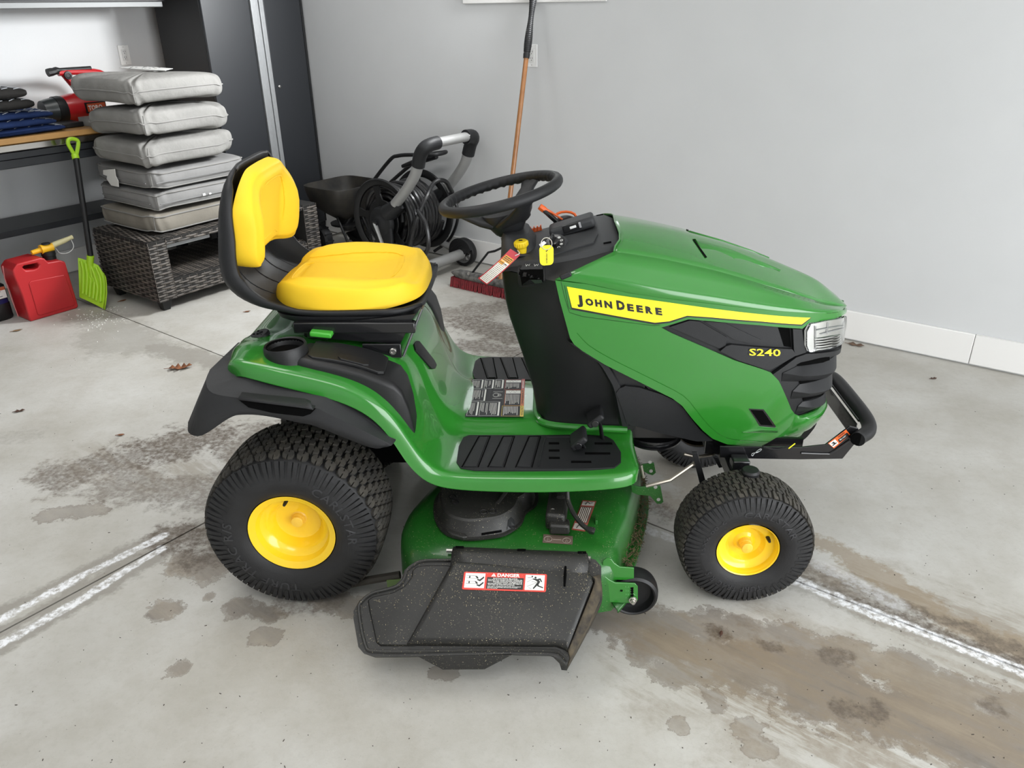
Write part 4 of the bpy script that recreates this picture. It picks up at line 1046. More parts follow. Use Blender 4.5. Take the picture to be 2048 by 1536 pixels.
# --- pedestal and dash
lev = [.425, .44, .47, .52, .60, .68, .74, .80, .84]
xr = [(.42, .668), (.45, .664), (.50, .659), (.60, .632), (.70, .602), (.74, .590), (.80, .578), (.85, .573), (.90, .572)]
yr = [(.42, .135), (.45, .12), (.5, .112), (.6, .108), (.7, .115), (.8, .125), (.9, .135)]
ym = [(.42, .165), (.5, .160), (.6, .175), (.7, .205), (.8, .225), (.9, .236)]
yf_ = [(.42, .178), (.5, .185), (.6, .215), (.7, .232), (.8, .236), (.9, .237)]
rings = []
for z in lev:
    x0 = interp(z, xr); a_ = interp(z, yr); b_ = interp(z, ym); c_ = interp(z, yf_)
    h = [V((x0, -.0, z)), V((x0, -a_*.8, z)), V((x0+.006, -a_*.95, z)), V((x0+.02, -a_-.008, z)), V((x0+(.715-x0)*.5, -(a_+b_)/2-.004, z)), V((.715, -b_, z)), V((.80, -c_, z)), V((.95, -c_, z))]
    rings.append([V((p.x, -p.y, p.z)) for p in reversed(h[1:])]+h)
h = [V(p) for p in ((.571, 0, .886), (.571, -.108, .886), (.577, -.130, .887), (.592, -.147, .890), (.643, -.188, .892), (.714, -.245, .894), (.80, -.224, .926), (.886, -.199, .951))]
rings.append([V((p.x, -p.y, p.z)) for p in reversed(h[1:])]+h)
ped = MB().loft(rings, closed=False, cap=False).build('pedestal', BLK, TR, angle=38)
# collar where the pedestal meets the footrest
MB().tube(catmull([V((.925, .185, .430)), V((.80, .186, .436)), V((.70, .165, .436)), V((.667, .12, .437)), V((.664, 0, .437)), V((.667, -.12, .437)), V((.70, -.165, .436)), V((.80, -.186, .436)), V((.925, -.185, .430))], 4), .010, 8).build('pedestal_collar', GREEN, TR)
# sweeping ridge and skirt on either side
rg = [[hpx(x, y, o) for x, y in ((1150, 690), (1180, 712), (1209, 731), (1228, 760), (1240, 785), (1250, 830), (1256, 858))] for o in (-.030, -.014, -.014, -.03)]
for i, dx in enumerate((-.022, -.014, .004, .012)): rg[i] = [p+V((dx, 0, 0)) for p in rg[i]]
MB().loft([catmull(r, 3) for r in rg], closed=False, cap=False).pair('pedestal_ridge', BLKM, ped, angle=50)
dst = [(.572, .905, .10, .135, .885), (.60, .918, .115, .150, .892), (.64, .928, .140, .185, .893), (.68, .936, .155, .215, .892), (.714, .942, .165, .244, .894), (.755, .952, .172, .236, .909), (.80, .962, .176, .223, .926), (.84, .972, .172, .210, .944), (.862, .976, .168, .202, .955), (.885, .970, .16, .198, .950), (.89, .93, .16, .198, .92)]
rows = []
for x, zc, wp, wo, zo in dst:
    h = [V((x, 0, zc+.004)), V((x, -wp*.6, zc+.001)), V((x, -wp, zc-.010)), V((x, -wp-.012, zc-.022)), V((x, -wp-.016, zc-.03))]
    rows.append([V((p.x, -p.y, p.z)) for p in reversed(h[1:])]+h)
dash = MB().loft(rows, closed=False, cap=False).build('dash', GREY, TR, angle=30)
DT = bvh_world(dash); PT = bvh_world(ped)
# side cheek of the dash (darker)
rows = []
for x, zc, wp, wo, zo in dst[:-1]:
    rows.append([V((x-.001, -wp-.012, zc-.0215)), V((x-.001, -wo, zo))])
MB().loft(rows, closed=False, cap=False).pair('dash_cheek', BLK, dash, angle=30)
cw = []
for z, x0, x1, hw in ((.90, .566, .680, .105), (.925, .567, .672, .100), (.95, .568, .655, .085), (.968, .572, .645, .068), (.970, .580, .637, .058)):
    cw.append([V(((x0+x1)/2+(x1-x0)/2*math.copysign(abs(math.cos(k*math.pi/16))**.5, math.cos(k*math.pi/16)), hw*math.copysign(abs(math.sin(k*math.pi/16))**.5, math.sin(k*math.pi/16)), z)) for k in range(32)])
MB().loft(cw).build('column_cowl', GREY, TR, angle=40)
fd = fmap_bvh(DT, y=-.1); fp_ = fmap_bvh(PT, y=-.2)
# raised housings on the dash
sheet([(1092, 516), (1150, 498), (1187, 488), (1196, 470), (1190, 462), (1150, 470), (1112, 478), (1096, 492)], fd, 12, .004, .006).build('dash_step', GREY, dash, angle=30)
hs = MB()
p = hit(DT, 1160, 462)
R = Matrix.Rotation(-.30, 3, 'Y')
MB().box(V((.765, .015, .972)), (.13, .075, .03), R).build('switch_housing', GREY, dash, bevel=.010, seg=3)
sw = MB().box(V((.762, -.024, .977)), (.05, .004, .022), R).build('socket_frame', BLKG, dash, bevel=.002)
MB().box(V((.766, -.0265, .978)), (.018, .002, .007), R).build('socket', WHITE, sw, bevel=.001)
MB().box(V((.785, -.0265, .984)), (.006, .002, .016), R).build('socket_catch', mat('socket_grey', (.35, .35, .36), .4), sw, bevel=.0005)
# ignition hub with dial
ig = hit(DT, 1112, 492) or V((.71, -.1, .94))
axi = V((-.25, -.62, .74)).normalized()
hub = MB().lathe([(-.02, .036), (.004, .034), (.012, .031), (.013, .028)], ig, axi, 36, cap=True).build('ignition_housing', GREY, dash)
dia = MB().lathe([(.0128, .0275), (.0145, .0268), (.0145, .0005)], ig, axi, 36).build('ignition_dial', BLKG, hub)
m = MB(); e1 = axi.orthogonal().normalized(); e2 = axi.cross(e1)
for k in range(4):
    a_ = -1.1+k*.62
    # symbols sit on the right-hand half of the dial
    d = (V((1, 0, .2))-axi*axi.dot(V((1, 0, .2)))).normalized(); d2 = axi.cross(d)
    c = ig+axi*.0152+(d*math.cos(a_)+d2*math.sin(a_))*.0195
    m.tube([c+(d*math.cos(q)+d2*math.sin(q)*.7)*.0038 for q in (0, 1, 2, 3, 4, 5)], .0007, 4, closed=True)
    if k % 2: m.tube([c-d*.002, c+d*.002], .0007, 4)
m.build('dial_symbol', PRINTW, dia, smooth=False)
key0 = ig+axi*.014
ky = MB().lathe([(0, .013), (.012, .012), (.014, .008)], key0, axi, 20, cap=True).build('key_barrel', BLKG, hub)
kd = (V((0, 0, 1))-axi*axi.z).normalized(); ks = axi.cross(kd)
MB().prism([key0+axi*q+kd*r_-ks*.0025 for q, r_ in ((.010, -.007), (.016, -.010), (.034, -.009), (.038, 0), (.034, .009), (.016, .010), (.010, .007))], ks*.005).build('key', BLKG, hub, bevel=.0015)
# hanging key tag
tg = [V((1.0*math.cos(a_), math.sin(a_), 0)) for a_ in []]
def T2(u, v, o=0.):   # u right, v down in px on a vertical plane just in front of the pedestal
    return at(u, v, n=(.05, -1, .35), d=V((.05, -1, .35)).dot(V((.66, -.225, .90))))+V((.0, -1, .3)).normalized()*o
cor = []
for cx, cy, a0 in ((1099, 499, -90), (1099, 521, 0), (1087.5, 522, 90), (1086.5, 500, 180)):
    for k in range(5): a_ = math.radians(a0+k*22.5); cor.append((cx+8*math.cos(a_), cy+9*math.sin(a_)))
ktag = sheet(cor, lambda u, v, o: T2(u, v, o), 8, .001, .0022).build('key_tag', DECALY, TR, bevel=.0006)
m = MB(); 
vs, fs = text2d('GREENMARK', 1, .01); x0 = min(v[0] for v in vs); x1 = max(v[0] for v in vs)
m.add([T2(1092.2+(y)*4.2, 506+(x-x0)/(x1-x0)*21+y*.5, .0016) for x, y in vs], fs)
vs, fs = text2d('EQUIPMENT', 1, .0); x0 = min(v[0] for v in vs); x1 = max(v[0] for v in vs)
m.add([T2(1089.6+(y)*1.6, 509+(x-x0)/(x1-x0)*17, .0016) for x, y in vs], fs)
m.add([T2(1092, 499, .0016), T2(1096, 497.5, .0016), T2(1095, 503, .0016)], [(0, 1, 2)]); m.add([T2(1092, 500.5, .0016), T2(1094, 504, .0016), T2(1091.5, 504, .0016)], [(0, 1, 2)])
m.build('tag_print', PRINTK, ktag, smooth=False)
rgc = T2(1093, 487, .004)
MB().tube([rgc+V((.014*math.cos(k*math.pi/10), -.002+.006*math.sin(k*math.pi/10), .014*math.sin(k*math.pi/10))) for k in range(20)], .0012, 6, closed=True).build('key_ring', STEEL, ktag)
sheet([(1078, 489), (1088, 482), (1093, 486), (1082, 495)], lambda u, v, o: T2(u, v, o), 8, .003, .001).build('paper_tag', WHITE, ktag, smooth=False)
# yellow blade knob
kn = hit(DT, 1045, 507) or at(1045, 507, y=-.12)
MB().lathe([(-.005, .0125), (.008, .0125), (.018, .0138), (.020, .0165), (.024, .0185), (.034, .0182), (.037, .016), (.038, .0005)], kn, (-.12, -.12, 1), 24).build('blade_knob', mat('knob_yellow', (.86, .62, .015), .4), TR)
m = MB(); kk = LAST; kx = V((-.12, -.12, 1)).normalized(); ko = kx.orthogonal().normalized(); k2 = kx.cross(ko)
for k in range(18):
    a_ = k*2*math.pi/18; c = kn+kx*.029+(ko*math.cos(a_)+k2*math.sin(a_))*.0178
    m.tube([c-kx*.005, c+kx*.005], .0022, 6)
m.build('knob_grip', kk.data.materials[0], kk, kind='stuff')
MB().box(kn+kx*.0385, (.010, .007, .0008), None).build('knob_symbol', PRINTK, kk, smooth=False)
MB().box(kn+V((.0, 0, .0)), (.05, .045, .006)).build('knob_plate', GREY, dash, bevel=.002)
# hanging warning tag
tp = lambda u, v, o=0.: at(u, v, y=-.165-o)
TL_, TR__, BR_, BL_ = (1021, 497.5), (1040.5, 510), (973.3, 569.7), (956, 556.3)
def TG(s_, t, o=0.):   # s_ across 0..1, t along 0..1
    a = (TL_[0]+(TR__[0]-TL_[0])*s_, TL_[1]+(TR__[1]-TL_[1])*s_); b = (BL_[0]+(BR_[0]-BL_[0])*s_, BL_[1]+(BR_[1]-BL_[1])*s_)
    p = tp(a[0]+(b[0]-a[0])*t, a[1]+(b[1]-a[1])*t, o); return p+V((0, -.012*math.sin(t*3.1), 0))
wt = sheet([(0, 0), (1, 0), (1, 1), (0, 1)], TG, (1, .12), .0, .0006).build('warning_tag', mat('tag_red', (.42, .02, .03), .45), TR, smooth=False)
sheet([(.09, .16), (.91, .16), (.91, .97), (.09, .97)], TG, (1, .12), .0006).build('tag_paper', mat('tag_paper', (.78, .74, .66), .6), wt, smooth=False)
m = MB(); m.v = []; a_ = sheet([(.09, .16), (.91, .16), (.91, .30), (.09, .30)], TG, (1, .12), .0009); a_.add([TG(.09, .31, .0009), TG(.5, .31, .0009), TG(.5, .40, .0009), TG(.09, .40, .0009)], [(0, 1, 2, 3)]); a_.build('tag_band', mat('tag_orange', (.75, .34, .03), .5), wt, smooth=False)
m = MB()
for k in range(20):
    t = .18+k*.0395; w_ = .03 if k < 5 else .012
    if k == 3: continue
    x = .14
    while x < .86:
        e = min(.86, x+.05+random.random()*.2); m.add([TG(x, t, .0012), TG(e, t, .0012), TG(e, t+w_*.8, .0012), TG(x, t+w_*.8, .0012)], [(0, 1, 2, 3)]); x = e+.03
m.build('tag_print', mat('tag_ink', (.06, .045, .04), .6), wt, smooth=False)
MB().tube(catmull([TG(.72, .07, .001), TG(.85, -.02, .004), kn+V((-.013, -.012, .012))], 4), .0012, 5).build('tag_string', WHITE, wt)
# throttle and choke
tb = at(1131, 452, y=.10)
MB().lathe([(-.05, .040), (-.01, .042), (.012, .036), (.025, .022), (.030, .0005)], tb+V((0, .01, -.005)), V((-.15, -.5, .9)), 28).build('throttle_boss', BLK, TR)
MB().tube([tb+V((.03*math.cos(k*.5), .008+.03*math.sin(k*.5)*.3, .026+.012*math.sin(k*.5))) for k in range(7)], .004, 6).build('throttle_edge', ORANGE, TR)
l0, l1 = at(1118, 447, y=.10), at(1079, 413, y=.10)
lv = MB().tube([l0, l0.lerp(l1, .4), l0.lerp(l1, .75), l0.lerp(l1, .9)], [.011, .011, .010, .008], 10, flat=.7).build('throttle_lever', BLKG, TR)
MB().tube([l0+V((.012, .0, .010)), l0.lerp(l1, .5)+V((.006, 0, .008)), l0.lerp(l1, .68)+V((.003, 0, .005)), l0.lerp(l1, .8)+V((.001, 0, .001)), l1], [.003, .0035, .005, .010, .009], 8).build('lever_cap', ORANGE, lv)
ck = [at(1052, 463, y=.12), at(1084, 456, y=.12)]
MB().tube([ck[0]+V((0, 0, -.004)), ck[1]+V((0, 0, -.004))], .009, 8).build('choke_knob', ORANGE, TR, smooth=False)
m = MB()
for k in range(5): c = ck[0].lerp(ck[1], .08+k*.21); m.box(c+V((0, -.004, .001)), (.004, .012, .020))
m.build('choke_rib', ORANGE, LAST, smooth=False, kind='stuff')
# black strip: painted shade for the gap in front of the hood edge
m = MB(); 
A_ = [V((.875, y, interp(abs(y), ((0, .972), (.12, .966), (.19, .948))))) for y in [-.19+.038*k for k in range(11)]]
MB().loft([A_, [p+V((.06, 0, -.06)) for p in A_]], closed=False, cap=False).build('hood_gap_shade', DARK, dash, smooth=False)
for sd in (1, -1):
    q = V((.842, -.150*sd, .964)); MB().tube([q, q+V((.02, 0, .004))], .0045, 8).build('dash_clip', DARK, dash)
# clip at the hood corner
q = hit(HT, 1132, 548) or at(1132, 548, y=-.24)
MB().box(at(1131.5, 551, y=-.246), (.030, .012, .013), Matrix.Rotation(-.42, 3, 'Y')).pair('hood_clip', BLKM, TR, bevel=.003)
# storage cubby in the side of the pedestal
def joined(*obs):
    vs, fs = [], []
    for o in obs:
        b = len(vs); vs += [v.co.copy() for v in o.data.vertices]; fs += [tuple(i+b for i in p.vertices) for p in o.data.polygons]
    return BVHTree.FromPolygons(vs, fs)
fp_ = fmap_bvh(joined(ped, *[o for o in bpy.data.objects if o.name.startswith('dash_cheek')]), y=-.2)
fr_px = [(1036, 536), (1052, 516.5), (1089, 515), (1091.5, 565), (1085, 569), (1043, 574.5), (1038, 569)]
cub = sheet(fr_px, fp_, 3, .0030, .004).build('cubby_frame', BLKM, ped, bevel=.001)
sheet([(1040, 540), (1053, 521), (1086, 520), (1088, 563), (1046, 570)], fp_, 3, .0040, .001).build('cubby_recess', DARK, cub, smooth=False)
sheet([(1041, 541), (1053, 522.5), (1085.5, 521.5), (1086.5, 541), (1062, 541), (1044, 542)], fp_, 3, .0052, .0012).build('cubby_switch_face', GREY, cub, smooth=False)
sheet([(1046, 569), (1060, 558), (1085, 558), (1087.5, 564)], fp_, 3, .0050, .0012).build('cubby_floor', BLKG, cub, smooth=False)
m = MB()
for cx in (1057, 1074):
    for ln in ([(-3, -9), (-2, -7), (0, -8), (1, -6)], [(-4, 0), (-2, -3), (0, 0), (2, -3), (4, 0), (3, 3), (0, 1), (-3, 4), (-4, 0)], [(3, -3), (6, -4)]):
        m.tube([fp_(cx+x, 532+y, .0068) for x, y in ln], .0006, 4)
m.build('switch_symbol', PRINTW, cub, smooth=False)

# --- steering wheel
wc = V((.566, 0, 1.066)); wn_ = V((-.225, 0, .974)).normalized(); wx = V((.974, 0, .225)); wy = V((0, 1, 0))
RW = .162
def wp(a_, r, h): return wc+wx*math.cos(a_)*r+wy*math.sin(a_)*r+wn_*h
NW = 120; rings = []
for i in range(NW):
    a_ = 2*math.pi*i/NW
    # finger grips on the underside of the inner edge
    g = .0022*(math.cos(a_*44))
    inn_ = []
    for k in range(14):
        b_ = 2*math.pi*k/14; c, s_ = math.cos(b_), math.sin(b_)
        rr_ = .0150+(g if c < -.2 and s_ < .5 else 0)
        inn_.append(wp(a_, RW+c*rr_*.95, s_*rr_))
    rings.append(inn_)
sw_ = MB().loft(rings, True, False, True).build('steering_wheel', BLKM, TR, angle=60)
for a0 in (math.radians(178), math.radians(58), math.radians(-62)):
    L_ = []
    for t in (0, .25, .5, .75, 1.0):
        r = .035+t*(RW-.035); hh = -.075+.072*t**1.25; w_ = .052-.030*sstep(0, .8, t)+.012*sstep(.75, 1, t)
        th = .030-.020*t
        c = wp(a0, r, hh); u = -wx*math.sin(a0)+wy*math.cos(a0)
        up_ = (wn_*.8-(wx*math.cos(a0)+wy*math.sin(a0))*.6).normalized()
        ring = []
        for k in range(16):
            b_ = 2*math.pi*k/16; ring.append(c+u*w_*math.copysign(abs(math.cos(b_))**.7, math.cos(b_))+up_*th*.5*math.copysign(abs(math.sin(b_))**.7, math.sin(b_)))
        L_.append(ring)
    sp = MB().loft(L_).build('spoke', BLKM, sw_, angle=50)
    L2 = []
    ov = [wp(a0, .095+.030*math.cos(k*math.pi/12), -.075+.072*((.06+.03*math.cos(k*math.pi/12))/.127)**1.25-.014)+(-wx*math.sin(a0)+wy*math.cos(a0))*.02*math.sin(k*math.pi/12) for k in range(24)]
MB().lathe([(-.115, .030), (-.108, .040), (-.095, .048), (-.075, .060), (-.06, .066), (-.048, .064), (-.043, .05), (-.040, .0005)], wc, wn_, 40).build('wheel_hub', BLKM, sw_, angle=40)
m = MB().box(wp(-1.6, .0565, -.062), (.018, .005, .020), Matrix((wx, wy, wn_)).transposed()).build('hub_window', GREY, sw_, bevel=.001)
MB().lathe([(-.17, .030), (-.118, .030), (-.113, .034)], wc, wn_, 24, cap=True).build('column', BLKG, TR)
m = MB()
for a_ in (-2.1, -1.6, -1.1, 0, 1.5): m.cyl(wp(a_, .032, -.119), wp(a_, .036, -.119), .004, n=8)
m.build('column_fastener', STEEL, LAST, kind='stuff')

# --- mower deck
dk_ = [(.862, -.548), (.70, -.552), (.50, -.552), (.39, -.535), (.325, -.485), (.290, -.41), (.292, -.32), (.325, -.22), (.36, -.12), (.365, 0), (.36, .12), (.325, .22), (.292, .32), (.29, .41), (.325, .485), (.40, .54), (.55, .555), (.70, .54), (.82, .48), (.91, .37), (.962, .24), (.99, .10), (.992, -.05), (.972, -.17), (.935, -.31), (.90, -.42)]
dk_ = catmull([V((x, y, 0)) for x, y in dk_], 3, True)
cen = V((.62, -.02, 0))
def dring(z, off):
    n = len(dk_); o = []
    for i, p in enumerate(dk_):
        t = (dk_[(i+1) % n]-dk_[i-1]).normalized(); nn = V((t.y, -t.x, 0))
        if nn.dot(p-cen) < 0: nn = -nn
        o.append(p+nn*off+V((0, 0, z)))
    return o
dl = [[cen+V((0, 0, .246))+(p-cen-V((0, 0, p.z)))*.82 for p in dring(0, -.03)], [cen+V((0, 0, .2445))+(p-cen-V((0, 0, p.z)))*.93 for p in dring(0, -.028)], dring(.236, -.028), dring(.222, -.010), dring(.20, -.001), dring(.17, .002), dring(.10, .004), dring(.085, .004)]
deck = MB().loft(dl, True, False); deck.f.append(tuple(range(len(dk_)-1, -1, -1))); deck = deck.build('mower_deck', GREEND, TR, angle=50)
DK = bvh_world(deck); fdk = fmap_bvh(DK, z=.243)
# outward lip at the front with packed clippings
fi = [i for i, p in enumerate(dk_) if p.x > .855 and p.y < .35]
r0 = [dring(.115, .004)[i] for i in fi]; r1 = [dring(.105, .030)[i] for i in fi]; r2 = [dring(.098, .032)[i] for i in fi]
order = sorted(range(len(fi)), key=lambda k: dk_[fi[k]].y)
MB().loft([[r[k] for k in order] for r in (r0, r1, r2)], closed=False, cap=False).build('deck_lip', GREEND, deck, angle=40, solid=.003)
cl = MB()
dd = dring(0, .0)
for k in range(900):
    j = random.choice(order[:-1]); p = dk_[fi[j]]; t = random.random()
    q = dring_c = dk_[fi[j]].lerp(dk_[(fi[j]+1) % len(dk_)], t); n_ = (q-V((.62, q.y*.75, 0))).normalized()
    e = random.random()
    c = q+V((n_.x, n_.y, 0))*(.004+.026*e)+V((0, 0, .125-.012*e+.035*(1-e)*random.random()))
    a_ = random.random()*6.28; l_ = .006+.010*random.random(); d = V((math.cos(a_), math.sin(a_), random.uniform(-.4, .6)))*l_; s_ = d.cross(V((0, 0, 1))).normalized()*.0011
    if q.y > -.45: cl.add([c-s_, c+s_, c+d+s_, c+d-s_], [(0, 1, 2, 3)])
cl.build('packed_clippings', mat('dry_clippings', (.17, .12, .06), .9, col2=(.07, .05, .028), nscale=90), deck, smooth=False, kind='stuff', label='brown grass clippings packed along the front edge')
# belt cover
bc = [(870, 1015), (876, 996), (895, 978), (930, 966), (1000, 962), (1050, 972), (1072, 990), (1070, 1012), (1050, 1028), (1040, 1050), (1010, 1070), (975, 1077), (935, 1080), (905, 1074), (885, 1062), (872, 1040)]
bz = .250
B0 = catmull([at(x, y, z=bz) for x, y in bc], 3, True)
bcn = sum(B0, V((0, 0, 0)))/len(B0)
def sc_(pts, k, dz): return [bcn+(p-bcn)*k+V((0, 0, dz)) for p in pts]
cov = MB().loft([sc_(B0, 1.03, 0), sc_(B0, 1.03, .006), sc_(B0, .97, .007), sc_(B0, .94, .012), sc_(B0, .88, .048), sc_(B0, .84, .053), sc_(B0, .5, .054)], True, True).build('belt_cover', BLKD, TR, angle=32)
BC = bvh_world(cov); fb_ = fmap_bvh(BC, z=.3)
sheet([(963, 1066), (1003, 1059.5), (1003.5, 1064.5), (963, 1071)], fb_, 8, .001, .001).build('cover_slot', DARK, cov, smooth=False)
sheet([(1014, 1060), (1016, 1040), (1022, 1034), (1028, 1040), (1030, 1058)], fb_, 8, .0012, .001).build('cover_notch', BLK, cov, smooth=False)
for cx, cy in ((906, 994), (910, 1004), (967, 1024.5), (985, 1023)):
    MB().tube([fb_(cx+7.5*math.cos(k*.524), cy+4.2*math.sin(k*.524), .0008) for k in range(12)], .0012, 5, closed=True).build('cover_symbol', BLKG, cov)
MB().tube([fb_(994, 1008, .0), fb_(1012, 985, .0)], .006, 6).build('cover_rib', BLKD, cov)
fo_ = [at(x, y, z=.252) for x, y in ((891, 1066), (902, 1053), (925, 1064), (936, 1080), (925, 1082), (905, 1076))]
MB().prism(fo_, (0, 0, .012)).build('cover_tab', BLKD, cov, bevel=.003)
# height lever bracket
bk = at(1112, 1022, z=.27)
b_ = MB().box(bk+V((.005, .01, .01)), (.055, .16, .05), Matrix.Rotation(-.1, 3, 'Z')).build('wash_bracket', BLKD, TR, bevel=.008)
MB().box(bk+V((.008, -.072, .0)), (.055, .035, .03)).build('bracket_foot', BLKD, b_, bevel=.006)
MB().tube([bk+V((.005, .12, .10)), bk+V((.012, .05, .06)), bk+V((.014, -.0, .045))], .014, 8, flat=.6).build('bracket_post', BLKD, b_)
MB().cyl(bk+V((-.01, -.03, .02)), bk+V((-.01, -.045, .025)), .012, n=12).build('bracket_nut', STEEL, b_)
pts = [at(x, y, z=z) for x, y, z in ((1134, 975, .36), (1136, 1000, .33), (1146, 1025, .31), (1162, 1047, .295), (1176, 1058, .285), (1189, 1063, .28))]
MB().tube(catmull(pts, 3), [.013]*12+[.015, .019, .020, .017], 8, flat=.5).build('release_lever', BLKD, TR)
# deck labels
dl1 = sheet([(1165, 1001), (1193, 1003), (1170, 1064), (1143, 1060)], fdk, 14, .0012).build('deck_label', mat('faded_red', (.33, .07, .05), .5), deck, smooth=False)
sheet([(1166, 1003.5), (1190, 1005), (1187.5, 1013), (1163, 1011.5)], fdk, 14, .0018).build('label_panel', mat('dusty_white', (.52, .48, .43), .6), dl1, smooth=False)
sheet([(1150, 1047), (1173, 1050), (1168.5, 1061), (1145.5, 1058)], fdk, 14, .0018).build('label_panel', mat('dusty_white', (.52, .48, .43), .6), dl1, smooth=False)
m, m2 = MB(), MB()
sheet([(1162, 1014), (1186, 1015.5), (1174, 1047.5), (1151.5, 1044.5)], fdk, 14, .0018).build('label_panel', mat('dusty_brown', (.15, .11, .09), .6), dl1, smooth=False)
for k in range(6):
    x0 = 1163+k*3.6; m.tube([fdk(x0, 1016+k*.25, .0024), fdk(x0-10.4, 1043.5+k*.5, .0024)], .0011, 4)
m2.tube([fdk(1171, 1010, .0024), fdk(1176, 1005, .0024), fdk(1180, 1009, .0024), fdk(1185, 1007, .0024)], .0014, 4); m2.tube([fdk(1153, 1057, .0024), fdk(1158, 1051, .0024), fdk(1164, 1056, .0024)], .0014, 4)
m.build('label_print', mat('dusty_white', (.52, .48, .43), .6), dl1, smooth=False); m2.build('label_pictogram', PRINTK, dl1, smooth=False)
dl2 = sheet([(1087, 1069), (1146, 1073), (1145, 1090), (1085, 1086)], fdk, 14, .0012).build('deck_label', mat('dust_brown', (.12, .085, .065), .6), deck, smooth=False)
m = MB()
for cx, cy in ((1096, 1079), (1133, 1082)):
    m.tube([fdk(cx+8*math.cos(k*.524), cy+5.2*math.sin(k*.524), .0018) for k in range(12)], .0008, 4, closed=True)
    m.tube([fdk(cx-2, cy+3, .0018), fdk(cx, cy-3, .0018), fdk(cx+2, cy+2, .0018)], .0008, 4)
m.tube([fdk(1106, 1080, .0018), fdk(1123, 1081, .0018)], .0008, 4)
m.build('label_print', mat('faded_print', (.3, .25, .21), .6), dl2, smooth=False)
MB().box(at(1192, 1040, z=.25), (.006, .03, .018)).build('deck_tab', GREEND, deck, bevel=.001)
sheet([(1163, 974), (1198, 970), (1198, 977), (1168, 979)], fdk, 14, .003, .003).build('deck_plate', BLK, deck, smooth=False)

# --- discharge chute: a sloping plane with a raised centre
CN = V((0, -.55, .835)).normalized(); CO = V((.6, -.565, .222)); CDp = CN.dot(CO)
def ch(px, py, o=0.): return at(px, py, n=tuple(CN), d=CDp)+CN*o
outl = [(905.6, 1117), (849, 1118.6), (826.5, 1127), (809, 1139.7), (803.7, 1157), (791, 1169.6), (770, 1176.6), (742, 1183.7), (719, 1201), (707, 1222), (707, 1238), (716.7, 1294), (726, 1305), (749, 1313), (844, 1312), (1020, 1308), (1101, 1310), (1120, 1318), (1133, 1330), (1141, 1310), (1203, 1200), (1202.4, 1132.7), (1191, 1119.6), (1172, 1114)]
chb = sheet(outl, ch, 25, 0, .014).build('discharge_chute', BLKD, TR, angle=40)
lft = [(897, 1131), (849, 1131), (832, 1134.5), (824.7, 1141.5), (823, 1155.5), (809, 1173), (788, 1185), (745.7, 1194), (736, 1201), (737.8, 1217), (752.7, 1285.6), (761.5, 1292.6), (830, 1293), (908, 1135)]
rgt = [(903, 1128), (911, 1122), (1172, 1140), (1186, 1156), (1190, 1170), (1138, 1306), (1128, 1300), (1112, 1294), (812, 1292)]
def inset_poly(poly, d):
    n = len(poly); A = sum(poly[i][0]*poly[(i+1) % n][1]-poly[(i+1) % n][0]*poly[i][1] for i in range(n)); s_ = 1 if A > 0 else -1
    out = []
    for i in range(n):
        p0, p, p1 = V(poly[i-1]+(0,)), V(poly[i]+(0,)), V(poly[(i+1) % n]+(0,))
        e0, e1 = (p-p0).normalized(), (p1-p).normalized(); n0, n1 = V((-e0.y, e0.x, 0))*s_, V((-e1.y, e1.x, 0))*s_
        b_ = (n0+n1).normalized(); k = d/max(.35, b_.dot(n0)); q = p+b_*k; out.append((q.x, q.y))
    return out
def raised(poly, h0, h1, d):
    rs = []
    for k, (dd, hh) in enumerate(((0, h0), (d*.15, h0+(h1-h0)*.55), (d*.45, h0+(h1-h0)*.88), (d, h1))):
        rs.append([ch(x, y, hh) for x, y in inset_poly(poly, dd)])
    m = MB(); m.loft(rs, True, False); m.f.append(tuple(len(m.v)-len(poly)+i for i in range(len(poly)))); return m
raised(lft, .0, .008, 6).build('chute_panel', BLKD, chb, angle=30)
raised(rgt, .0, .024, 14).build('chute_panel', BLKD, chb, angle=50)
MB().tube(catmull([ch(x, y, .003) for x, y in ((903, 1121), (849, 1122), (829, 1129), (814, 1141), (808.5, 1158), (794, 1173), (772, 1180), (744, 1187.5), (724, 1203), (718, 1222), (731, 1290), (752, 1303), (850, 1303), (1000, 1300), (1103, 1302), (1122, 1309), (1134, 1322))], 3), .0042, 6).build('chute_rim', BLKD, chb)
# hinge barrel with its fold
Lh = [(907, 1093, .256), (905.5, 1096, .262), (903, 1106, .262), (902, 1120, .252), (900, 1132, .240), (899, 1140, .232)]
Rh = [(1170, 1104, .256), (1175, 1107, .262), (1177, 1118, .262), (1177, 1132, .250), (1175, 1144, .240), (1174, 1152, .230)]
hr = []
for (x0, y0, z0), (x1, y1, z1) in zip(Lh, Rh):
    hr.append([at(x0, y0, z=z0).lerp(at(x1, y1, z=z1), k/8) for k in range(9)])
hg = MB().loft(hr, closed=False, cap=False).build('chute_hinge', BLKD, chb, angle=50, solid=.004)
for x0, y0 in ((919, 1095.5), (1043, 1101), (1164, 1106)): MB().box(at(x0, y0, z=.2605), (.022, .010, .004)).build('hinge_notch', DARK, hg, smooth=False)
MB().tube([at(893, 1101, z=.25), at(910, 1101.5, z=.25)], .0045, 10).build('hinge_pin', STEEL, chb)
MB().tube([at(1176, 1117, z=.25), at(1181, 1118, z=.25)], .007, 10).build('hinge_pin', STEEL, chb)
MB().tube([at(1131, 1133, z=.252), at(1130, 1150, z=.245), at(1129, 1172, z=.238)], [.003, .0045, .003], 6).build('chute_slit', DARK, chb)
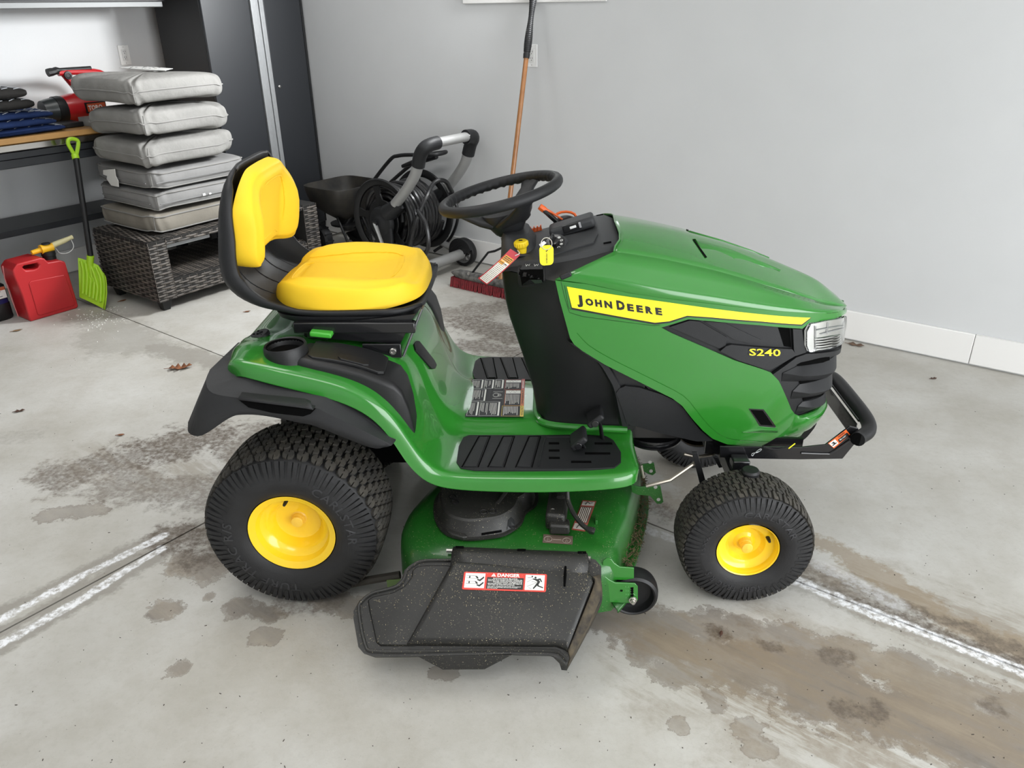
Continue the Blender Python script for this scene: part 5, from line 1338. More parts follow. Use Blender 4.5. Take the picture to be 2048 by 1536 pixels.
# lower flap and outer side of the chute
fl0 = [(830, 1313), (884.5, 1337.4), (975, 1336), (1025, 1309)]
def fp3(x, y): return at(x, y, y=-.735)
zb = ch(960, 1311)
q = [ch(832, 1311, -.004), V((ch(884, 1311).x, zb.y-.004, at(884, 1337, y=zb.y).z)), V((ch(968, 1311).x, zb.y-.004, at(968, 1336.5, y=zb.y).z)), ch(1024, 1309, -.004)]
MB().prism(q, (0, .004, -.002)).build('chute_flap', BLKD, chb, smooth=False, bevel=.001)
A_ = [ch(x, y, o) for x, y, o in ((1186, 1158, .022), (1189, 1172, .022), (1163, 1240, .022), (1137, 1306, .020))]
B_ = [ch(x, y, .004) for x, y in ((1200, 1150), (1203, 1190), (1175, 1252), (1141, 1316))]
C_ = [at(x, y, y=yy) for x, y, yy in ((1201, 1180, -.56), (1203, 1207, -.57), (1170, 1275, -.65), (1134, 1340, -.725))]
MB().loft([catmull(A_, 4), catmull(B_, 4), catmull(C_, 4)], closed=False, cap=False).build('chute_side', mat('dirt_caked_plastic', (.018, .0145, .011), .8, col2=(.075, .058, .034), nscale=48, bump=.3), chb, angle=50, solid=.003)
tq = [ch(1101, 1309, -.002), ch(1120, 1316, -.002), ch(1137, 1322, -.002), at(1134, 1341, y=-.727), at(1123, 1340, y=-.727), at(1119, 1327, y=-.727)]
MB().prism(tq, (0, .003, 0)).build('chute_toe', BLKD, chb, smooth=False)
# danger label on the chute
def DL(u, v, o): 
    x0, y0 = 930+(1094-930)*u, 1149.5+(1154.5-1149.5)*u; x1, y1 = 925.5+(1091.5-925.5)*u, 1184.5+(1190-1184.5)*u
    return ch(x0+(x1-x0)*v, y0+(y1-y0)*v, .0246+o)
DLs = lambda pts, o, m_: m_.add([DL(u, v, o) for u, v in pts], [tuple(range(len(pts)))])
dl3 = sheet([(.01, 0), (.99, 0), (1, .06), (1, .94), (.99, 1), (.01, 1), (0, .94), (0, .06)], DL, (.2, 1), .001, .001).build('danger_label', RED, chb, smooth=False)
mw, mk, mr = MB(), MB(), MB()
DLs([(.022, .07), (.26, .07), (.26, .90), (.022, .90)], .0016, mw); DLs([(.745, .07), (.975, .07), (.975, .92), (.745, .92)], .0016, mw); DLs([(.285, .27), (.725, .27), (.725, .92), (.285, .92)], .0014, mk)
def dtext(m_, s, u0, u1, v0, v1, o=.0022, b_=.02):
    vs, fs = text2d(s, 1, b_); x0 = min(v[0] for v in vs); x1 = max(v[0] for v in vs); y1 = max(v[1] for v in vs)
    m_.add([DL(u0+(x-x0)/(x1-x0)*(u1-u0), v1-y/y1*(v1-v0), o) for x, y in vs], fs)
dtext(mw, 'DANGER', .405, .675, .045, .225, .0018, .035); DLs([(.33, .225), (.36, .04), (.39, .225)], .0018, mw); DLs([(.357, .10), (.363, .10), (.3615, .18), (.3585, .18)], .0024, mr); DLs([(.3575, .19), (.3625, .19), (.3625, .21), (.3575, .21)], .0024, mr)
dtext(mw, 'ROTATING BLADE', .36, .65, .30, .355); 
for i, s in enumerate(('DO NOT PUT HANDS OR FEET UNDER OR', 'INTO MOWER WHEN ENGINE IS RUNNING', 'THROWN OBJECTS', 'BEFORE MOWING, CLEAR AREA OF OBJECTS', 'THAT MAY BE THROWN BY BLADE')):
    dtext(mw, s, .30 if i != 2 else .36, .71 if i < 4 else .62, .375+i*.072, .425+i*.072)
for i, s in enumerate(('DO NOT OPERATE MOWER WITHOUT', 'CHUTE OR ENTIRE GRASS CATCHER', 'IN PLACE')): dtext(mw, s, .30, (.70, .66, .42)[i], .755+i*.055, .795+i*.055)
# left pictogram: two feet at a blade
for v0 in (.22, .52):
    for dv in (.0, .13): DLs([(.035, v0+dv), (.17, v0+dv), (.17, v0+dv+.012), (.035, v0+dv+.012)], .0022, mk)
    DLs([(.07, v0), (.082, v0), (.082, v0+.14), (.07, v0+.14)], .0022, mk)
    DLs([(.17, v0+.17), (.20, v0+.2), (.245, v0+.02), (.25, v0+.10), (.205, v0+.30), (.17, v0+.24)], .0022, mk)
    DLs([(.14, v0), (.17, v0+.04), (.185, v0+.14), (.165, v0+.15), (.15, v0+.06)], .0022, mk)
# right pictogram: a struck running figure
def disc(m_, u, v, r, k=12): DLs([(u+r*math.cos(2*math.pi*i/k), v+r*4.2*math.sin(2*math.pi*i/k)) for i in range(k)], .0022, m_)
disc(mk, .865, .22, .013); disc(mk, .825, .16, .010)
for poly in ([(.835, .27), (.895, .30), (.925, .44), (.91, .58), (.885, .55), (.89, .44), (.86, .36), (.832, .32)], [(.895, .28), (.925, .25), (.948, .44), (.938, .47), (.918, .34), (.90, .36)], [(.885, .52), (.91, .56), (.852, .86), (.84, .83)], [(.905, .56), (.912, .66), (.965, .74), (.963, .80), (.895, .70), (.888, .60)]): DLs(poly, .0022, mk)
for (u0, v0, u1, v1) in ((.77, .24, .83, .22), (.765, .48, .84, .28), (.77, .72, .88, .50), (.79, .78, .83, .86), (.82, .44, .88, .47)):
    DLs([(u0, v0), (u1, v1), (u1, v1+.014), (u0, v0+.014)], .0022, mk)
mw.build('white_print', PRINTW, dl3, smooth=False); mk.build('black_print', PRINTK, dl3, smooth=False); mr.build('red_print', RED, dl3, smooth=False)
# faint moulded words under the label
m = MB(); vs, fs = text2d('DO NOT REMOVE', 1, .0); x0 = min(v[0] for v in vs); x1 = max(v[0] for v in vs)
m.add([ch(955+(x-x0)/(x1-x0)*112, 1206+(x-x0)/(x1-x0)*4-y*13, .0252) for x, y in vs], fs); m.build('moulded_words', BLKD, chb, smooth=False)
# dry clippings lying on the chute and deck
cl = MB()
for k in range(900):
    if k < 620:
        for _ in range(6):
            x, y = random.uniform(720, 1190), random.uniform(1105, 1305)
            if k % 3: y = random.choice((1140, 1150, 1175, 1190, 1296, 1200))+random.gauss(0, 10)
            if x > 800 or y > 1200: break
        if y < 1135 and x > 900: p = at(x, y, z=.2635)
        elif 720 < x < 1185: p = ch(x, y, .0256 if x > 908-(y-1135)*.6 else .0095)
        else: continue
        if y > 1292 or x > 1180-(y-1160)*.38: continue
    else:
        x, y = random.uniform(815, 1235), random.uniform(985, 1095); p = hit(DK, x, y, .0012)
        if p is None or p.y < -.535: continue
    a_ = random.random()*6.28; l_ = random.uniform(.0008, .0028); d = V((math.cos(a_), math.sin(a_), 0))*l_; d.z = -.55/.835*-d.y*0 + (d.y*.66 if k < 620 and y >= 1135 else 0); s_ = V((-d.y, d.x, 0)).normalized()*.00035
    cl.add([p-s_, p+s_, p+d+s_, p+d-s_], [(0, 1, 2, 3)])
tagc = cl.build('grass_clippings', mat('straw_clippings', (.46, .38, .22), .8), TR, smooth=False, kind='stuff', label='straw coloured grass clippings scattered over the mower deck and chute')

# --- gauge wheel
gc = at(1266, 1181, y=-.515)
GW = MB().lathe([(-.025, .045), (-.027, .054), (-.022, .0625), (-.008, .0655), (.010, .0655), (.024, .0625), (.029, .056), (.027, .052), (.012, .050), (.006, .046), (.004, .012), (.004, .0005)], gc, (0, -1, 0), 44).build('gauge_wheel', BLK, TR, angle=40)
py_ = -.552
gpx = [(1200, 1154), (1210, 1153), (1219, 1160), (1230, 1165.5), (1270, 1167), (1275.5, 1173), (1276, 1200), (1270, 1206.5), (1224, 1205), (1213, 1203), (1209, 1192), (1199, 1180)]
gb = MB().prism([at(x, y, y=py_) for x, y in gpx], (0, .004, 0)).build('gauge_bracket', GREEN, TR, bevel=.001)
MB().prism([at(x, y, y=-.540) for x, y in [(1203, 1147), (1206, 1122), (1213, 1117), (1222, 1118), (1229, 1127), (1240, 1134), (1268, 1136), (1268, 1160), (1225, 1160)]], (0, .004, 0)).build('gauge_bracket', GREEN, TR, bevel=.001)
for y0 in (1176, 1180.5, 1185, 1190): MB().cyl(at(1264, y0, y=py_-.0012), at(1264, y0, y=py_+.001), .0042, n=10).build('height_hole', DARK, gb, smooth=False)
for x0, y0 in ((1209, 1171), (1243, 1181.5)): MB().box(at(x0, y0, y=py_-.001), (.006, .002, .004)).build('square_hole', DARK, gb, smooth=False)
m = MB()
for k, y0 in enumerate((1175, 1182.5, 1190, 1197)):
    text_fit(m, str(k+1)+'-'+str(k+1), (1251, y0), (1257.5, y0+.4), 3.0, lambda u, v, o: at(u, v, y=py_-.001), 0, .0)
m.build('position_numbers', mat('pale_green_print', (.1, .36, .1), .5), gb, smooth=False)
bo_ = at(1265.5, 1199, y=py_-.003)
MB().lathe([(0, .0105), (.004, .0105), (.0045, .0075), (.010, .0075), (.0102, .0045), (.016, .0045), (.0162, .0003)], bo_, (0, -1, 0), 20).build('axle_bolt', STEEL, gb)
MB().tube([bo_, bo_+V((0, .09, .0))], .006, 10).build('gauge_axle', STEEL, TR)

# --- frame, axle, bumper, linkages
for sd in (1, -1):
    MB().lo_hi((.94, -.150*sd-.008, .385), (1.36, -.150*sd+.008, .455)).build('frame_rail', BLKG, TR, bevel=.002)
    MB().prism([V((x, -.160*sd, z)) for x, z in ((1.16, .335), (1.44, .345), (1.44, .385), (1.16, .40))], (0, .010*sd, 0)).build('rail_extension', BLKG, TR, smooth=False)
MB().lo_hi((.95, -.14, .385), (1.40, .14, .45)).build('engine_base', DARK, TR, smooth=False)
def bp3(x, y, yy=-.205): return at(x, y, y=yy)
bpx = [(1440, 893), (1601.7, 895), (1651, 889.7), (1685, 863.7), (1700, 853), (1717, 857), (1714, 885), (1707, 891), (1685, 917.7), (1599, 919), (1475, 917), (1440, 915)]
for sd in (1, -1):
    q = [bp3(*p) for p in bpx]
    if sd < 0: q = [V((p.x, -p.y, p.z)) for p in q]
    bp_ = MB().prism(q, (0, .006*sd, 0)).build('bumper_plate', BLKG, TR, bevel=.001)
    if sd > 0:
        m = MB().tube(catmull([bp3(x, y, -.2065) for x, y in ((1602, 906), (1650, 907.5), (1664, 905), (1700, 880))], 4), .0035, 8).build('plate_bead', BLKG, bp_)
        MB().prism([bp3(x, y, -.2062) for x, y in ((1656, 886.5), (1692, 859), (1700, 869), (1668, 896.5))], (0, -.0006, 0)).build('bumper_label', ORANGE, bp_, smooth=False)
        BL = LAST
        MB().prism([bp3(x, y, -.2069) for x, y in ((1675.5, 879.5), (1694, 865), (1698.5, 870.5), (1679, 885.5))], (0, -.0003, 0)).build('label_panel', PRINTK, BL, smooth=False)
        MB().prism([bp3(x, y, -.2069) for x, y in ((1658, 887), (1670, 878.5), (1677, 886.5), (1667, 894.5))], (0, -.0003, 0)).build('label_panel', PRINTW, BL, smooth=False)
        m = MB(); fm2 = lambda u, v, o: bp3(u, v, -.2074-o)
        text_fit(m, 'WARNING', (1677, 876), (1690, 866), 3.2, fm2, 0, .02, up=(-.6, -.8))
        for pl in ([(1662, 888), (1667, 883), (1671, 886), (1669, 889), (1666, 887)], [(1664, 890.5), (1673, 884.5), (1674, 886), (1666, 892)]): m.add([fm2(x, y, 0) for x, y in pl], [tuple(range(len(pl)))])
        m.build('label_print', PRINTK, BL, smooth=False)
        m = MB(); text_fit(m, 'Max weight', (1680.5, 881), (1692, 872), 2.6, fm2, .0004, .01, up=(-.6, -.8)); m.build('label_print', PRINTW, BL, smooth=False)
# bumper tube: short stubs at both ends, then a bow across the front
t0_ = at(1714.5, 877.5, y=-.225)
bt_ = [V((t0_.x, -.228, t0_.z)), V((t0_.x+.012, -.215, t0_.z)), V((t0_.x+.045, -.185, t0_.z+.004)), V((t0_.x+.058, -.13, t0_.z+.012)), V((t0_.x+.058, 0, t0_.z+.016))]
bt_ = bt_+[V((p.x, -p.y, p.z)) for p in reversed(bt_[:-1])]
bump = MB().tube(catmull(bt_, 6), .0205, 18).build('bumper_tube', BLK, TR, angle=60)
MB().lathe([(0, .0195), (.002, .0185), (.0025, .0005)], V((t0_.x, -.2285, t0_.z)), V((-.35, -.94, 0)), 20).build('tube_end_cap', DARK, bump)
MB().tube([V((t0_.x+.038, -.13, t0_.z+.006)), V((t0_.x+.038, .13, t0_.z+.008))], .004, 8).build('bumper_weld', BLKG, bump)
MB().lo_hi((t0_.x+.030, -.13, t0_.z-.055), (t0_.x+.036, .20, t0_.z-.004)).build('bumper_backplate', BLKG, TR, bevel=.002)
# black valance under the lip
va = [[hood(s, z, o) for s, z in [(hsz(x, y)[0], hsz(x, y)[1]) for x, y in ((1600, 887), (1622, 876), (1645, 861), (1666, 836))]+[(SL, .425)]] for o in (.003,)]
vb = [V((p.x+.004, p.y, p.z-.010-.020*min(1, k_/6))) for k_, p in enumerate(catmull(va[0], 3))]
both(MB().loft([catmull(va[0], 3), vb, [V((p.x-.04, p.y*.9, p.z)) for p in vb]], closed=False, cap=False)).build('front_valance', BLKM, TR, angle=50, weld=5e-4)
# front axle
MB().lo_hi((1.215, -.34, .285), (1.27, .34, .335)).build('front_axle', BLKG, TR, bevel=.006)
MB().lo_hi((1.19, -.06, .27), (1.30, .06, .40)).build('axle_pivot', BLKG, TR, bevel=.004)
for sd in (1, -1):
    MB().lo_hi((1.220, min(-.21*sd, -.255*sd), .27), (1.268, max(-.21*sd, -.255*sd), .365)).build('axle_bracket', BLKG, TR, bevel=.004)
    MB().cyl(V((1.242, -.315*sd, .17)), V((1.242, -.318*sd, .36)), .020, n=18).build('spindle', BLKG, TR)
    MB().lathe([(0, .024), (.016, .025), (.022, .021), (.024, .0005)], V((1.25, -.322*sd, .360)), (0, 0, 1), 24).build('spindle_cap', BLK, TR)
    MB().cyl(V((1.242, -.30*sd, .184)), V((1.242, -.37*sd, .184)), .012, n=14).build('stub_axle', STEEL, TR)
    MB().cyl(V((0, -.10*sd, .245)), V((0, -.355*sd, .245)), .018, n=14).build('rear_axle', BLKG, TR)
MB().lo_hi((-.10, -.10, .15), (.16, .10, .45)).build('transaxle', DARK, TR, bevel=.02)
MB().lo_hi((-.06, -.16, .30), (.30, .16, .40)).build('rear_frame', DARK, TR, smooth=False)
MB().lathe([(0, .085), (.006, .086), (.008, .078), (.018, .078), (.020, .086), (.026, .085)], V((1.02, -.06, .335)), (0, 0, 1), 40, cap=True).build('engine_pulley', BLKG, TR)
# linkages in front of the deck
L0 = lambda x, y, yy: at(x, y, y=yy)
MB().tube([L0(1292, 972, -.27), L0(1340, 960, -.27), L0(1395, 922, -.22)], .0055, 8).build('deck_link_rod', mat('dull_steel', (.42, .38, .32), .4, metal=.9), TR)
MB().tube([L0(1282, 930, -.27), L0(1287, 955, -.27)], .004, 8).build('deck_link_rod', mat('dull_steel', (.42, .38, .32), .4, metal=.9), TR)
MB().prism([L0(x, y, -.24) for x, y in ((1384, 905), (1395, 905), (1415, 975), (1404, 985))], (0, .006, 0)).build('steering_arm', BLK, TR, bevel=.001)
MB().prism([L0(x, y, -.20) for x, y in ((1425, 912), (1436, 915), (1445, 935), (1438, 936))], (0, .006, 0)).build('frame_tab', BLK, TR, bevel=.001)
MB().tube([L0(1368, 908, -.14), L0(1395, 914, -.14), L0(1428, 908, -.12)], .005, 8).build('drag_link', mat('dull_steel', (.42, .38, .32), .4, metal=.9), TR)
MB().prism([L0(x, y, -.25) for x, y in ((1262, 970), (1280, 974), (1321, 972), (1327, 1004), (1322, 1008), (1314, 1008), (1300, 992), (1276, 990), (1264, 985))], (0, .005, 0)).build('deck_hanger', GREEND, TR, bevel=.001)
MB().prism([L0(x, y, -.14) for x, y in ((1278, 930), (1308, 926), (1312, 946), (1305, 951), (1296, 948), (1282, 940))], (0, .005, 0)).build('deck_hanger', GREEND, TR, bevel=.001)
for x, y, yy in ((1317, 999, -.2505), (1311, 974, -.2505), (1302, 942, -.1405), (1300, 924, -.1405)):
    MB().cyl(L0(x, y, yy), L0(x, y, yy)+V((0, -.001, 0)), .0055, n=12).build('hanger_hole', mat('hole_light', (.4, .39, .37), .7), TR, smooth=False)
# hairpin clip on the bumper frame
c0 = bp3(1512, 905, -.214)
hp_ = [c0+V((x*.0013, 0, -y*.0013)) for x, y in ((-6, 9), (-9, 7), (-8, 3), (-3, 1), (2, 0), (6, -2), (11, -7), (9, -9), (4, -6), (0, -1), (-4, 4), (-6, 9))]
MB().tube(catmull(hp_, 3), .0011, 6).build('hairpin_clip', mat('bright_wire', (.75, .77, .78), .25, metal=.7), TR)
MB().tube(catmull([bp3(1526, 893, -.209), bp3(1545, 898, -.209), bp3(1562, 898, -.209), bp3(1578, 893, -.209)], 4), .003, 6).build('wire_loom', BLK, TR)
MB().tube([bp3(1577, 897, -.21), bp3(1590, 887, -.2)], .0016, 6).build('yellow_wire', DECALY, TR)
# rear deck mount seen behind the chute
MB().prism([at(x, y, y=-.50) for x, y in ((773, 1162), (800, 1160), (806, 1172), (775, 1176))], (0, .004, 0)).build('rear_deck_bracket', mat('olive_dusty_green', (.10, .16, .05), .6), TR, smooth=False)
MB().tube(catmull([at(700, 1168, y=-.40), at(740, 1160, y=-.42), at(800, 1150, y=-.42)], 3), .012, 8).build('rear_lift_arm', mat('dusty_black_steel', (.03, .026, .02), .7), TR)
# ------------------------------------------------------------------ things around the tractor
RM = ROOM
def rb(lo, hi, name, m, par, **k): return MB(RM).lo_hi(lo, hi).build(name, m, par, **k)
# --- woven side table
WEAVE = mat('wicker_strand', (.135, .115, .098), .55, col2=(.035, .032, .03), nscale=16)
wn_t = WEAVE.node_tree; 
for n in wn_t.nodes:
    if n.type == 'TEX_NOISE':
        mp_ = wn_t.nodes.new('ShaderNodeMapping'); mp_.inputs['Scale'].default_value = (.5, .5, 6.0)
        wn_t.links.new(wn_t.nodes['Texture Coordinate'].outputs['Object'], mp_.inputs[0]); wn_t.links.new(mp_.outputs[0], n.inputs['Vector'])
CORE = mat('wicker_core', (.012, .011, .010), .9)
A0, A1, B0_, B1_ = -2.85, -2.275, .755, 1.93
ta = thing('wicker_table', 'dark brown woven wicker table with an open shelf, under the stack of grey cushions', 'table', RP((A0+A1)/2, (B0_+B1_)/2, 0))
def weave(par, o, u, v, L, H, n, pitch=.0135, stake=.024):
    """strands along u, going over and under stakes set along v; n is the outward normal"""
    m = MB(); o, u, v, n = V(o), V(u), V(v), V(n); rows = int(H/pitch); k = max(2, int(L/stake))
    for r in range(rows):
        up, dn = [], []
        ph = (r//1) % 2
        jit = random.uniform(-.001, .001)
        for i in range(k+1):
            ofs = .0035 if ((i+ph*2) % 4) < 2 else -.002
            p = o+u*(L*i/k)+v*(r*pitch+jit)+n*ofs; up.append(p+v*pitch*.86); dn.append(p)
        md = [a.lerp(b, .5)+n*.0022 for a, b in zip(dn, up)]
        m.loft([dn, md, up], closed=False, cap=False)
    st_ = MB()
    for i in range(0, k+1, 2):
        p = o+u*(L*i/k); st_.add([p-u*.002+n*.0012, p+u*.002+n*.0012, p+u*.002+v*H+n*.0012, p-u*.002+v*H+n*.0012], [(0, 1, 2, 3)])
    m.build('weave', WEAVE, par, smooth=False, kind='stuff'); st_.build('stake', WEAVE, par, smooth=False, kind='stuff')
def panel(name, a0, a1, b0, b1, z0, z1, faces):
    p = rb((a0, b0, z0), (a1, b1, z1), name, CORE, ta, bevel=.008)
    for f in faces:
        if f == '+a': weave(p, RP(a1, b0, z0+.003), RB, V((0, 0, 1)), b1-b0, z1-z0-.006, RA)
        if f == '-b': weave(p, RP(a0, b0, z0+.003), RA, V((0, 0, 1)), a1-a0, z1-z0-.006, -RB)
        if f == '+b': weave(p, RP(a1, b1, z0+.003), -RA, V((0, 0, 1)), a1-a0, z1-z0-.006, RB)
        if f == '+z': weave(p, RP(a0+.003, b0, z1), RB, RA, b1-b0, a1-a0-.006, V((0, 0, 1)))
    return p
panel('end_panel', A0, A1, B0_, B0_+.105, .062, .405, ('+a', '-b', '+b'))
panel('end_panel', A0, A1, B1_-.105, B1_, .062, .405, ('+a', '+b'))
panel('top_panel', A0, A1-.004, B0_+.11, B1_-.11, .368, .404, ('+a', '+z'))
panel('shelf_panel', A0, A1-.004, B0_+.11, B1_-.11, .066, .172, ('+a', '+z'))
MB(RM).lo_hi((A0, B0_+.005, .404), (A1-.004, B0_+.11, .406)).build('top_edge', CORE, ta, smooth=False); weave(LAST, RP(A0, B0_+.004, .406), RA, RB, A1-A0, .10, V((0, 0, 1)))
rb((A1-.07, B0_+.115, .344), (A1-.03, B0_+.40, .366), 'support_rail', mat('grey_rail', (.32, .33, .34), .4), ta, bevel=.003)
for a in (A0+.05, A1-.055):
    for b_ in (B0_+.055, B1_-.055):
        c = RP(a, b_)
        MB().loft([[c+RM.to_3x3() @ V((x*w_, y*w_, 0))+V((0, 0, z)) for x, y in ((-1, -1), (1, -1), (1, 1), (-1, 1))] for z, w_ in ((0, .020), (.064, .032))]).build('leg', BLK, ta, smooth=False, bevel=.003)
# --- cushions
CUSH = mat('grey_cushion_fabric', (.255, .25, .238), .95, noise=.12, nscale=7, bump=.55, bscale=20, bdist=.010, spec=.1)
CUSHB = mat('grey_box_cushion_fabric', (.255, .252, .248), .95, noise=.12, nscale=7, bump=.45, bscale=22, bdist=.006, spec=.1)
CUSHT = mat('taupe_cushion_fabric', (.25, .23, .195), .95, noise=.15, nscale=6, bump=.45, bscale=22, bdist=.006, spec=.1)
PIPE = mat('cushion_piping', (.24, .235, .225), .95)
def pil(name, label, a_n, b_n, la, lb, z0, th, box, m, seed, tilt=0., rot=0.):
    t = thing(name, label, 'cushion', RP(a_n-la/2, b_n+lb/2, z0), None)
    rnd = random.Random(seed); ph = [rnd.uniform(0, 6.28) for _ in range(8)]
    N = 72; p_ = 9
    c0 = RP(a_n-la/2, b_n+lb/2, z0); X, Y = (RA*math.cos(rot)+RB*math.sin(rot)), (RB*math.cos(rot)-RA*math.sin(rot))
    def pt(k, f, h):
        a_ = 2*math.pi*k/N
        x = la/2*math.copysign(abs(math.cos(a_))**(2/p_), math.cos(a_)); y = lb/2*math.copysign(abs(math.sin(a_))**(2/p_), math.sin(a_))
        if not box:   # sides pull in between the corners
            x *= 1-.035*(1-(2*y/lb)**2); y *= 1-.03*(1-(2*x/la)**2)
        wv = .0030*math.sin(9*a_+ph[0])+.0028*math.sin(17*a_+ph[1]+h*30)+(.007*math.sin(3*a_+ph[2]+h*14) if not box else .0014*math.sin(7*a_+ph[3]))
        wz = (.0085 if not box else .003)*math.sin(2*a_+ph[4])+.0038*math.sin(5*a_+ph[5])+(.0035*math.sin(11*a_+ph[6]) if not box else 0)
        q = c0+X*x*f+Y*y*f+V((0, 0, h+wz*min(1, f*1.2)+tilt*(y*f)/lb))
        return q+(X*x+Y*y).normalized()*wv
    if box: pr = [(.0, 0), (.6, 0), (.93, .002), (.985, .006), (1.0, .016), (1.012, th*.35), (1.012, th*.65), (1.0, th-.016), (.985, th-.006), (.93, th-.001), (.75, th+.004), (.4, th+.007), (.02, th+.008)]
    else: pr = [(.02, .004), (.5, .003), (.85, .004), (.945, .011), (.98, .026), (.997, th*.32), (1.005, th*.5), (1.0, th*.66), (.985, th*.80), (.955, th*.885), (.89, th*.94), (.75, th*.99), (.4, th*1.05), (.02, th*1.07)]
    body = MB().loft([[pt(k, f, h) for k in range(N)] for f, h in pr], True, True).build('cover', m, t, angle=70 if not box else 60, sub=1)
    for hh in ((.012, th-.012) if box else (th*.5,)):
        f = 1.0 if box else 1.003
        MB().tube([pt(k, f+.004/max(la, lb), hh) for k in range(N)], .0036, 6, closed=True).build('piping', PIPE, t)
    kc = min(range(N), key=lambda k: -(pt(k, 1, 0)-c0).dot(X*lb-Y*la))
    MB().tube([pt(kc, f_+.003, h_) for f_, h_ in ([(1.0, .014), (1.012, th*.5), (1.0, th-.014)] if box else [(.98, .026), (.997, th*.32), (1.005, th*.5), (1.0, th*.66), (.985, th*.8)])], .0022, 5).build('corner_seam', PIPE, t)
    return t, pt
zs = .408
def near(px, py, a): return at(px, py, a=a)
bx_ = near(309, 465, -2.36)
c6, _ = pil('box_cushion', 'taupe boxy seat cushion lying lowest of the stack, directly on the wicker table', -2.36, abz(bx_)[1], .57, .62, .414, .104, True, CUSHT, 3)
c5, _ = pil('box_cushion', 'grey boxy seat cushion second from the bottom of the stack, white marks on its zip', -2.36, abz(near(314, 424, -2.36))[1], .60, .62, .534, .10, True, CUSHB, 4)
c4, _ = pil('box_cushion', 'grey boxy seat cushion third from the bottom, with a white tag hanging out', -2.36, abz(near(305, 372, -2.36))[1], .60, .62, .649, .10, True, CUSHB, 5)
a_p = -2.33
c3, _ = pil('throw_cushion', 'light grey pillow cushion resting on the boxy ones, lowest of the three puffy cushions', a_p, abz(near(278.6, 304, a_p))[1], .525, .60, .775, .132, False, CUSH, 6, 0, .05)
c2, _ = pil('throw_cushion', 'light grey pillow cushion, middle one of the three puffy cushions', a_p, abz(near(270, 246, a_p))[1], .525, .58, .928, .138, False, CUSH, 7, 0, .08)
c1, _ = pil('throw_cushion', 'light grey pillow cushion on top of the whole stack, paper lying on it', a_p, abz(near(253, 179.5, a_p))[1], .60, .60, 1.088, .134, False, CUSH, 8, -.012, .03)
for c in (c1, c2, c3, c4, c5, c6): c['group'] = 'stack of grey cushions'
# creases at the near corners, zip lines and the white tag
m = MB(RM)
for z, mm in ((.575, c5), (.688, c4)):
    b0 = abz(near(310, 400, -2.36))[1]
    MB(RM).tube([(-2.348, b0+.02, z), (-2.343, b0+.3, z+.002), (-2.348, b0+.6, z)], .0028, 6).build('zip', mat('zip_grey', (.2, .2, .2), .7), mm)
    MB(RM).tube([(-2.40, b0-.012, z), (-2.65, b0-.016, z+.002), (-2.9, b0-.012, z)], .0025, 6).build('zip', bpy.data.materials['zip_grey'], mm)
q = [at(x, y, b=abz(near(310, 400, -2.36))[1]-.022) for x, y in ((206, 340), (229, 338), (231, 352), (236, 362), (237, 374), (222, 371), (213, 358), (214, 352), (206, 349))]
MB().prism(q, RB*.004).build('cloth_tag', mat('white_cloth', (.72, .71, .68), .9), c4, smooth=False, bevel=.001)
MB().box(at(408, 389, a=-2.338), (.006, .016, .012), RM.to_3x3()).build('white_mark', WHITE, c5, smooth=False); MB().box(at(420, 387, a=-2.338), (.006, .014, .008), RM.to_3x3()).build('white_mark', WHITE, c5, smooth=False)
zt = 1.088+.146
q = [at(x, y, z=zt+.006) for x, y in ((238, 136), (262, 133), (300, 134), (346, 137.5), (330, 141.5), (296, 140))]
pp = MB().prism(q, (0, 0, .002)).build('printed_paper', mat('paper_sheet', (.75, .75, .73), .6), None, smooth=False); tag(pp, 'white printed paper sheet lying on the topmost grey cushion', 'paper')
m = MB()
for k in range(22):
    x = 255+random.random()*70; y = 133+random.random()*4; p = at(x, y, z=zt+.0085); m.box(p, (random.uniform(.004, .02), .008, .0006), Matrix.Rotation(random.random()*3, 3, 'Z'))
m.build('paper_print', PRINTK, pp, smooth=False, kind='stuff')
# --- snow shovel leaning on the bench
LIME = mat('lime_plastic', (.36, .62, .02), .4, coat=.1)
sv = thing('snow_shovel', 'lime green snow shovel with black shaft leaning upside up against the workbench', 'shovel', at(190, 612, z=0))
g0 = at(146, 277, a=-2.80); s0 = at(152, 316, a=-2.79); s1 = at(181, 511, a=-2.755)
MB().tube([s0, s1], .0155, 14).build('shaft', BLK, sv)
gl = [at(x, y, a=-2.80) for x, y in ((150, 312), (143, 300), (136.5, 288), (137, 280), (143, 277.5), (152, 279), (156.5, 284), (155.5, 296), (152, 312))]
MB().tube(catmull(gl, 4), [.012]+[.0105]*31+[.012], 8).build('grip', LIME, sv)
MB().tube([at(149.5, 309, a=-2.80), at(152, 318, a=-2.79)], .019, 12).build('grip_socket', LIME, sv)
def BLp(u, v, o=0.):
    """blade: u across 0..1, v down 0..1"""
    tl, tr, br, bl = (156, 515), (203, 527), (206, 616.5), (159, 594)
    x = (tl[0]*(1-u)+tr[0]*u)*(1-v)+(bl[0]*(1-u)+br[0]*u)*v+6*math.sin(math.pi*v)*u**2; y = (tl[1]*(1-u)+tr[1]*u)*(1-v)+(bl[1]*(1-u)+br[1]*u)*v
    a = (-2.80*(1-u)+-2.72*u)*(1-v)+(-2.80*(1-u)+-2.655*u)*v
    return at(x, y, a=a)+(RA*.8-RB*.5).normalized()*(o-.03*math.sin(math.pi*u)*0+.02*(u-.5)**2)
bl_ = sheet([(0, 0), (.42, .02), (.85, .06), (1, .22), (1.0, 1), (0, 1)], BLp, (.08, .1), 0, .004).build('blade', LIME, sv, angle=40)
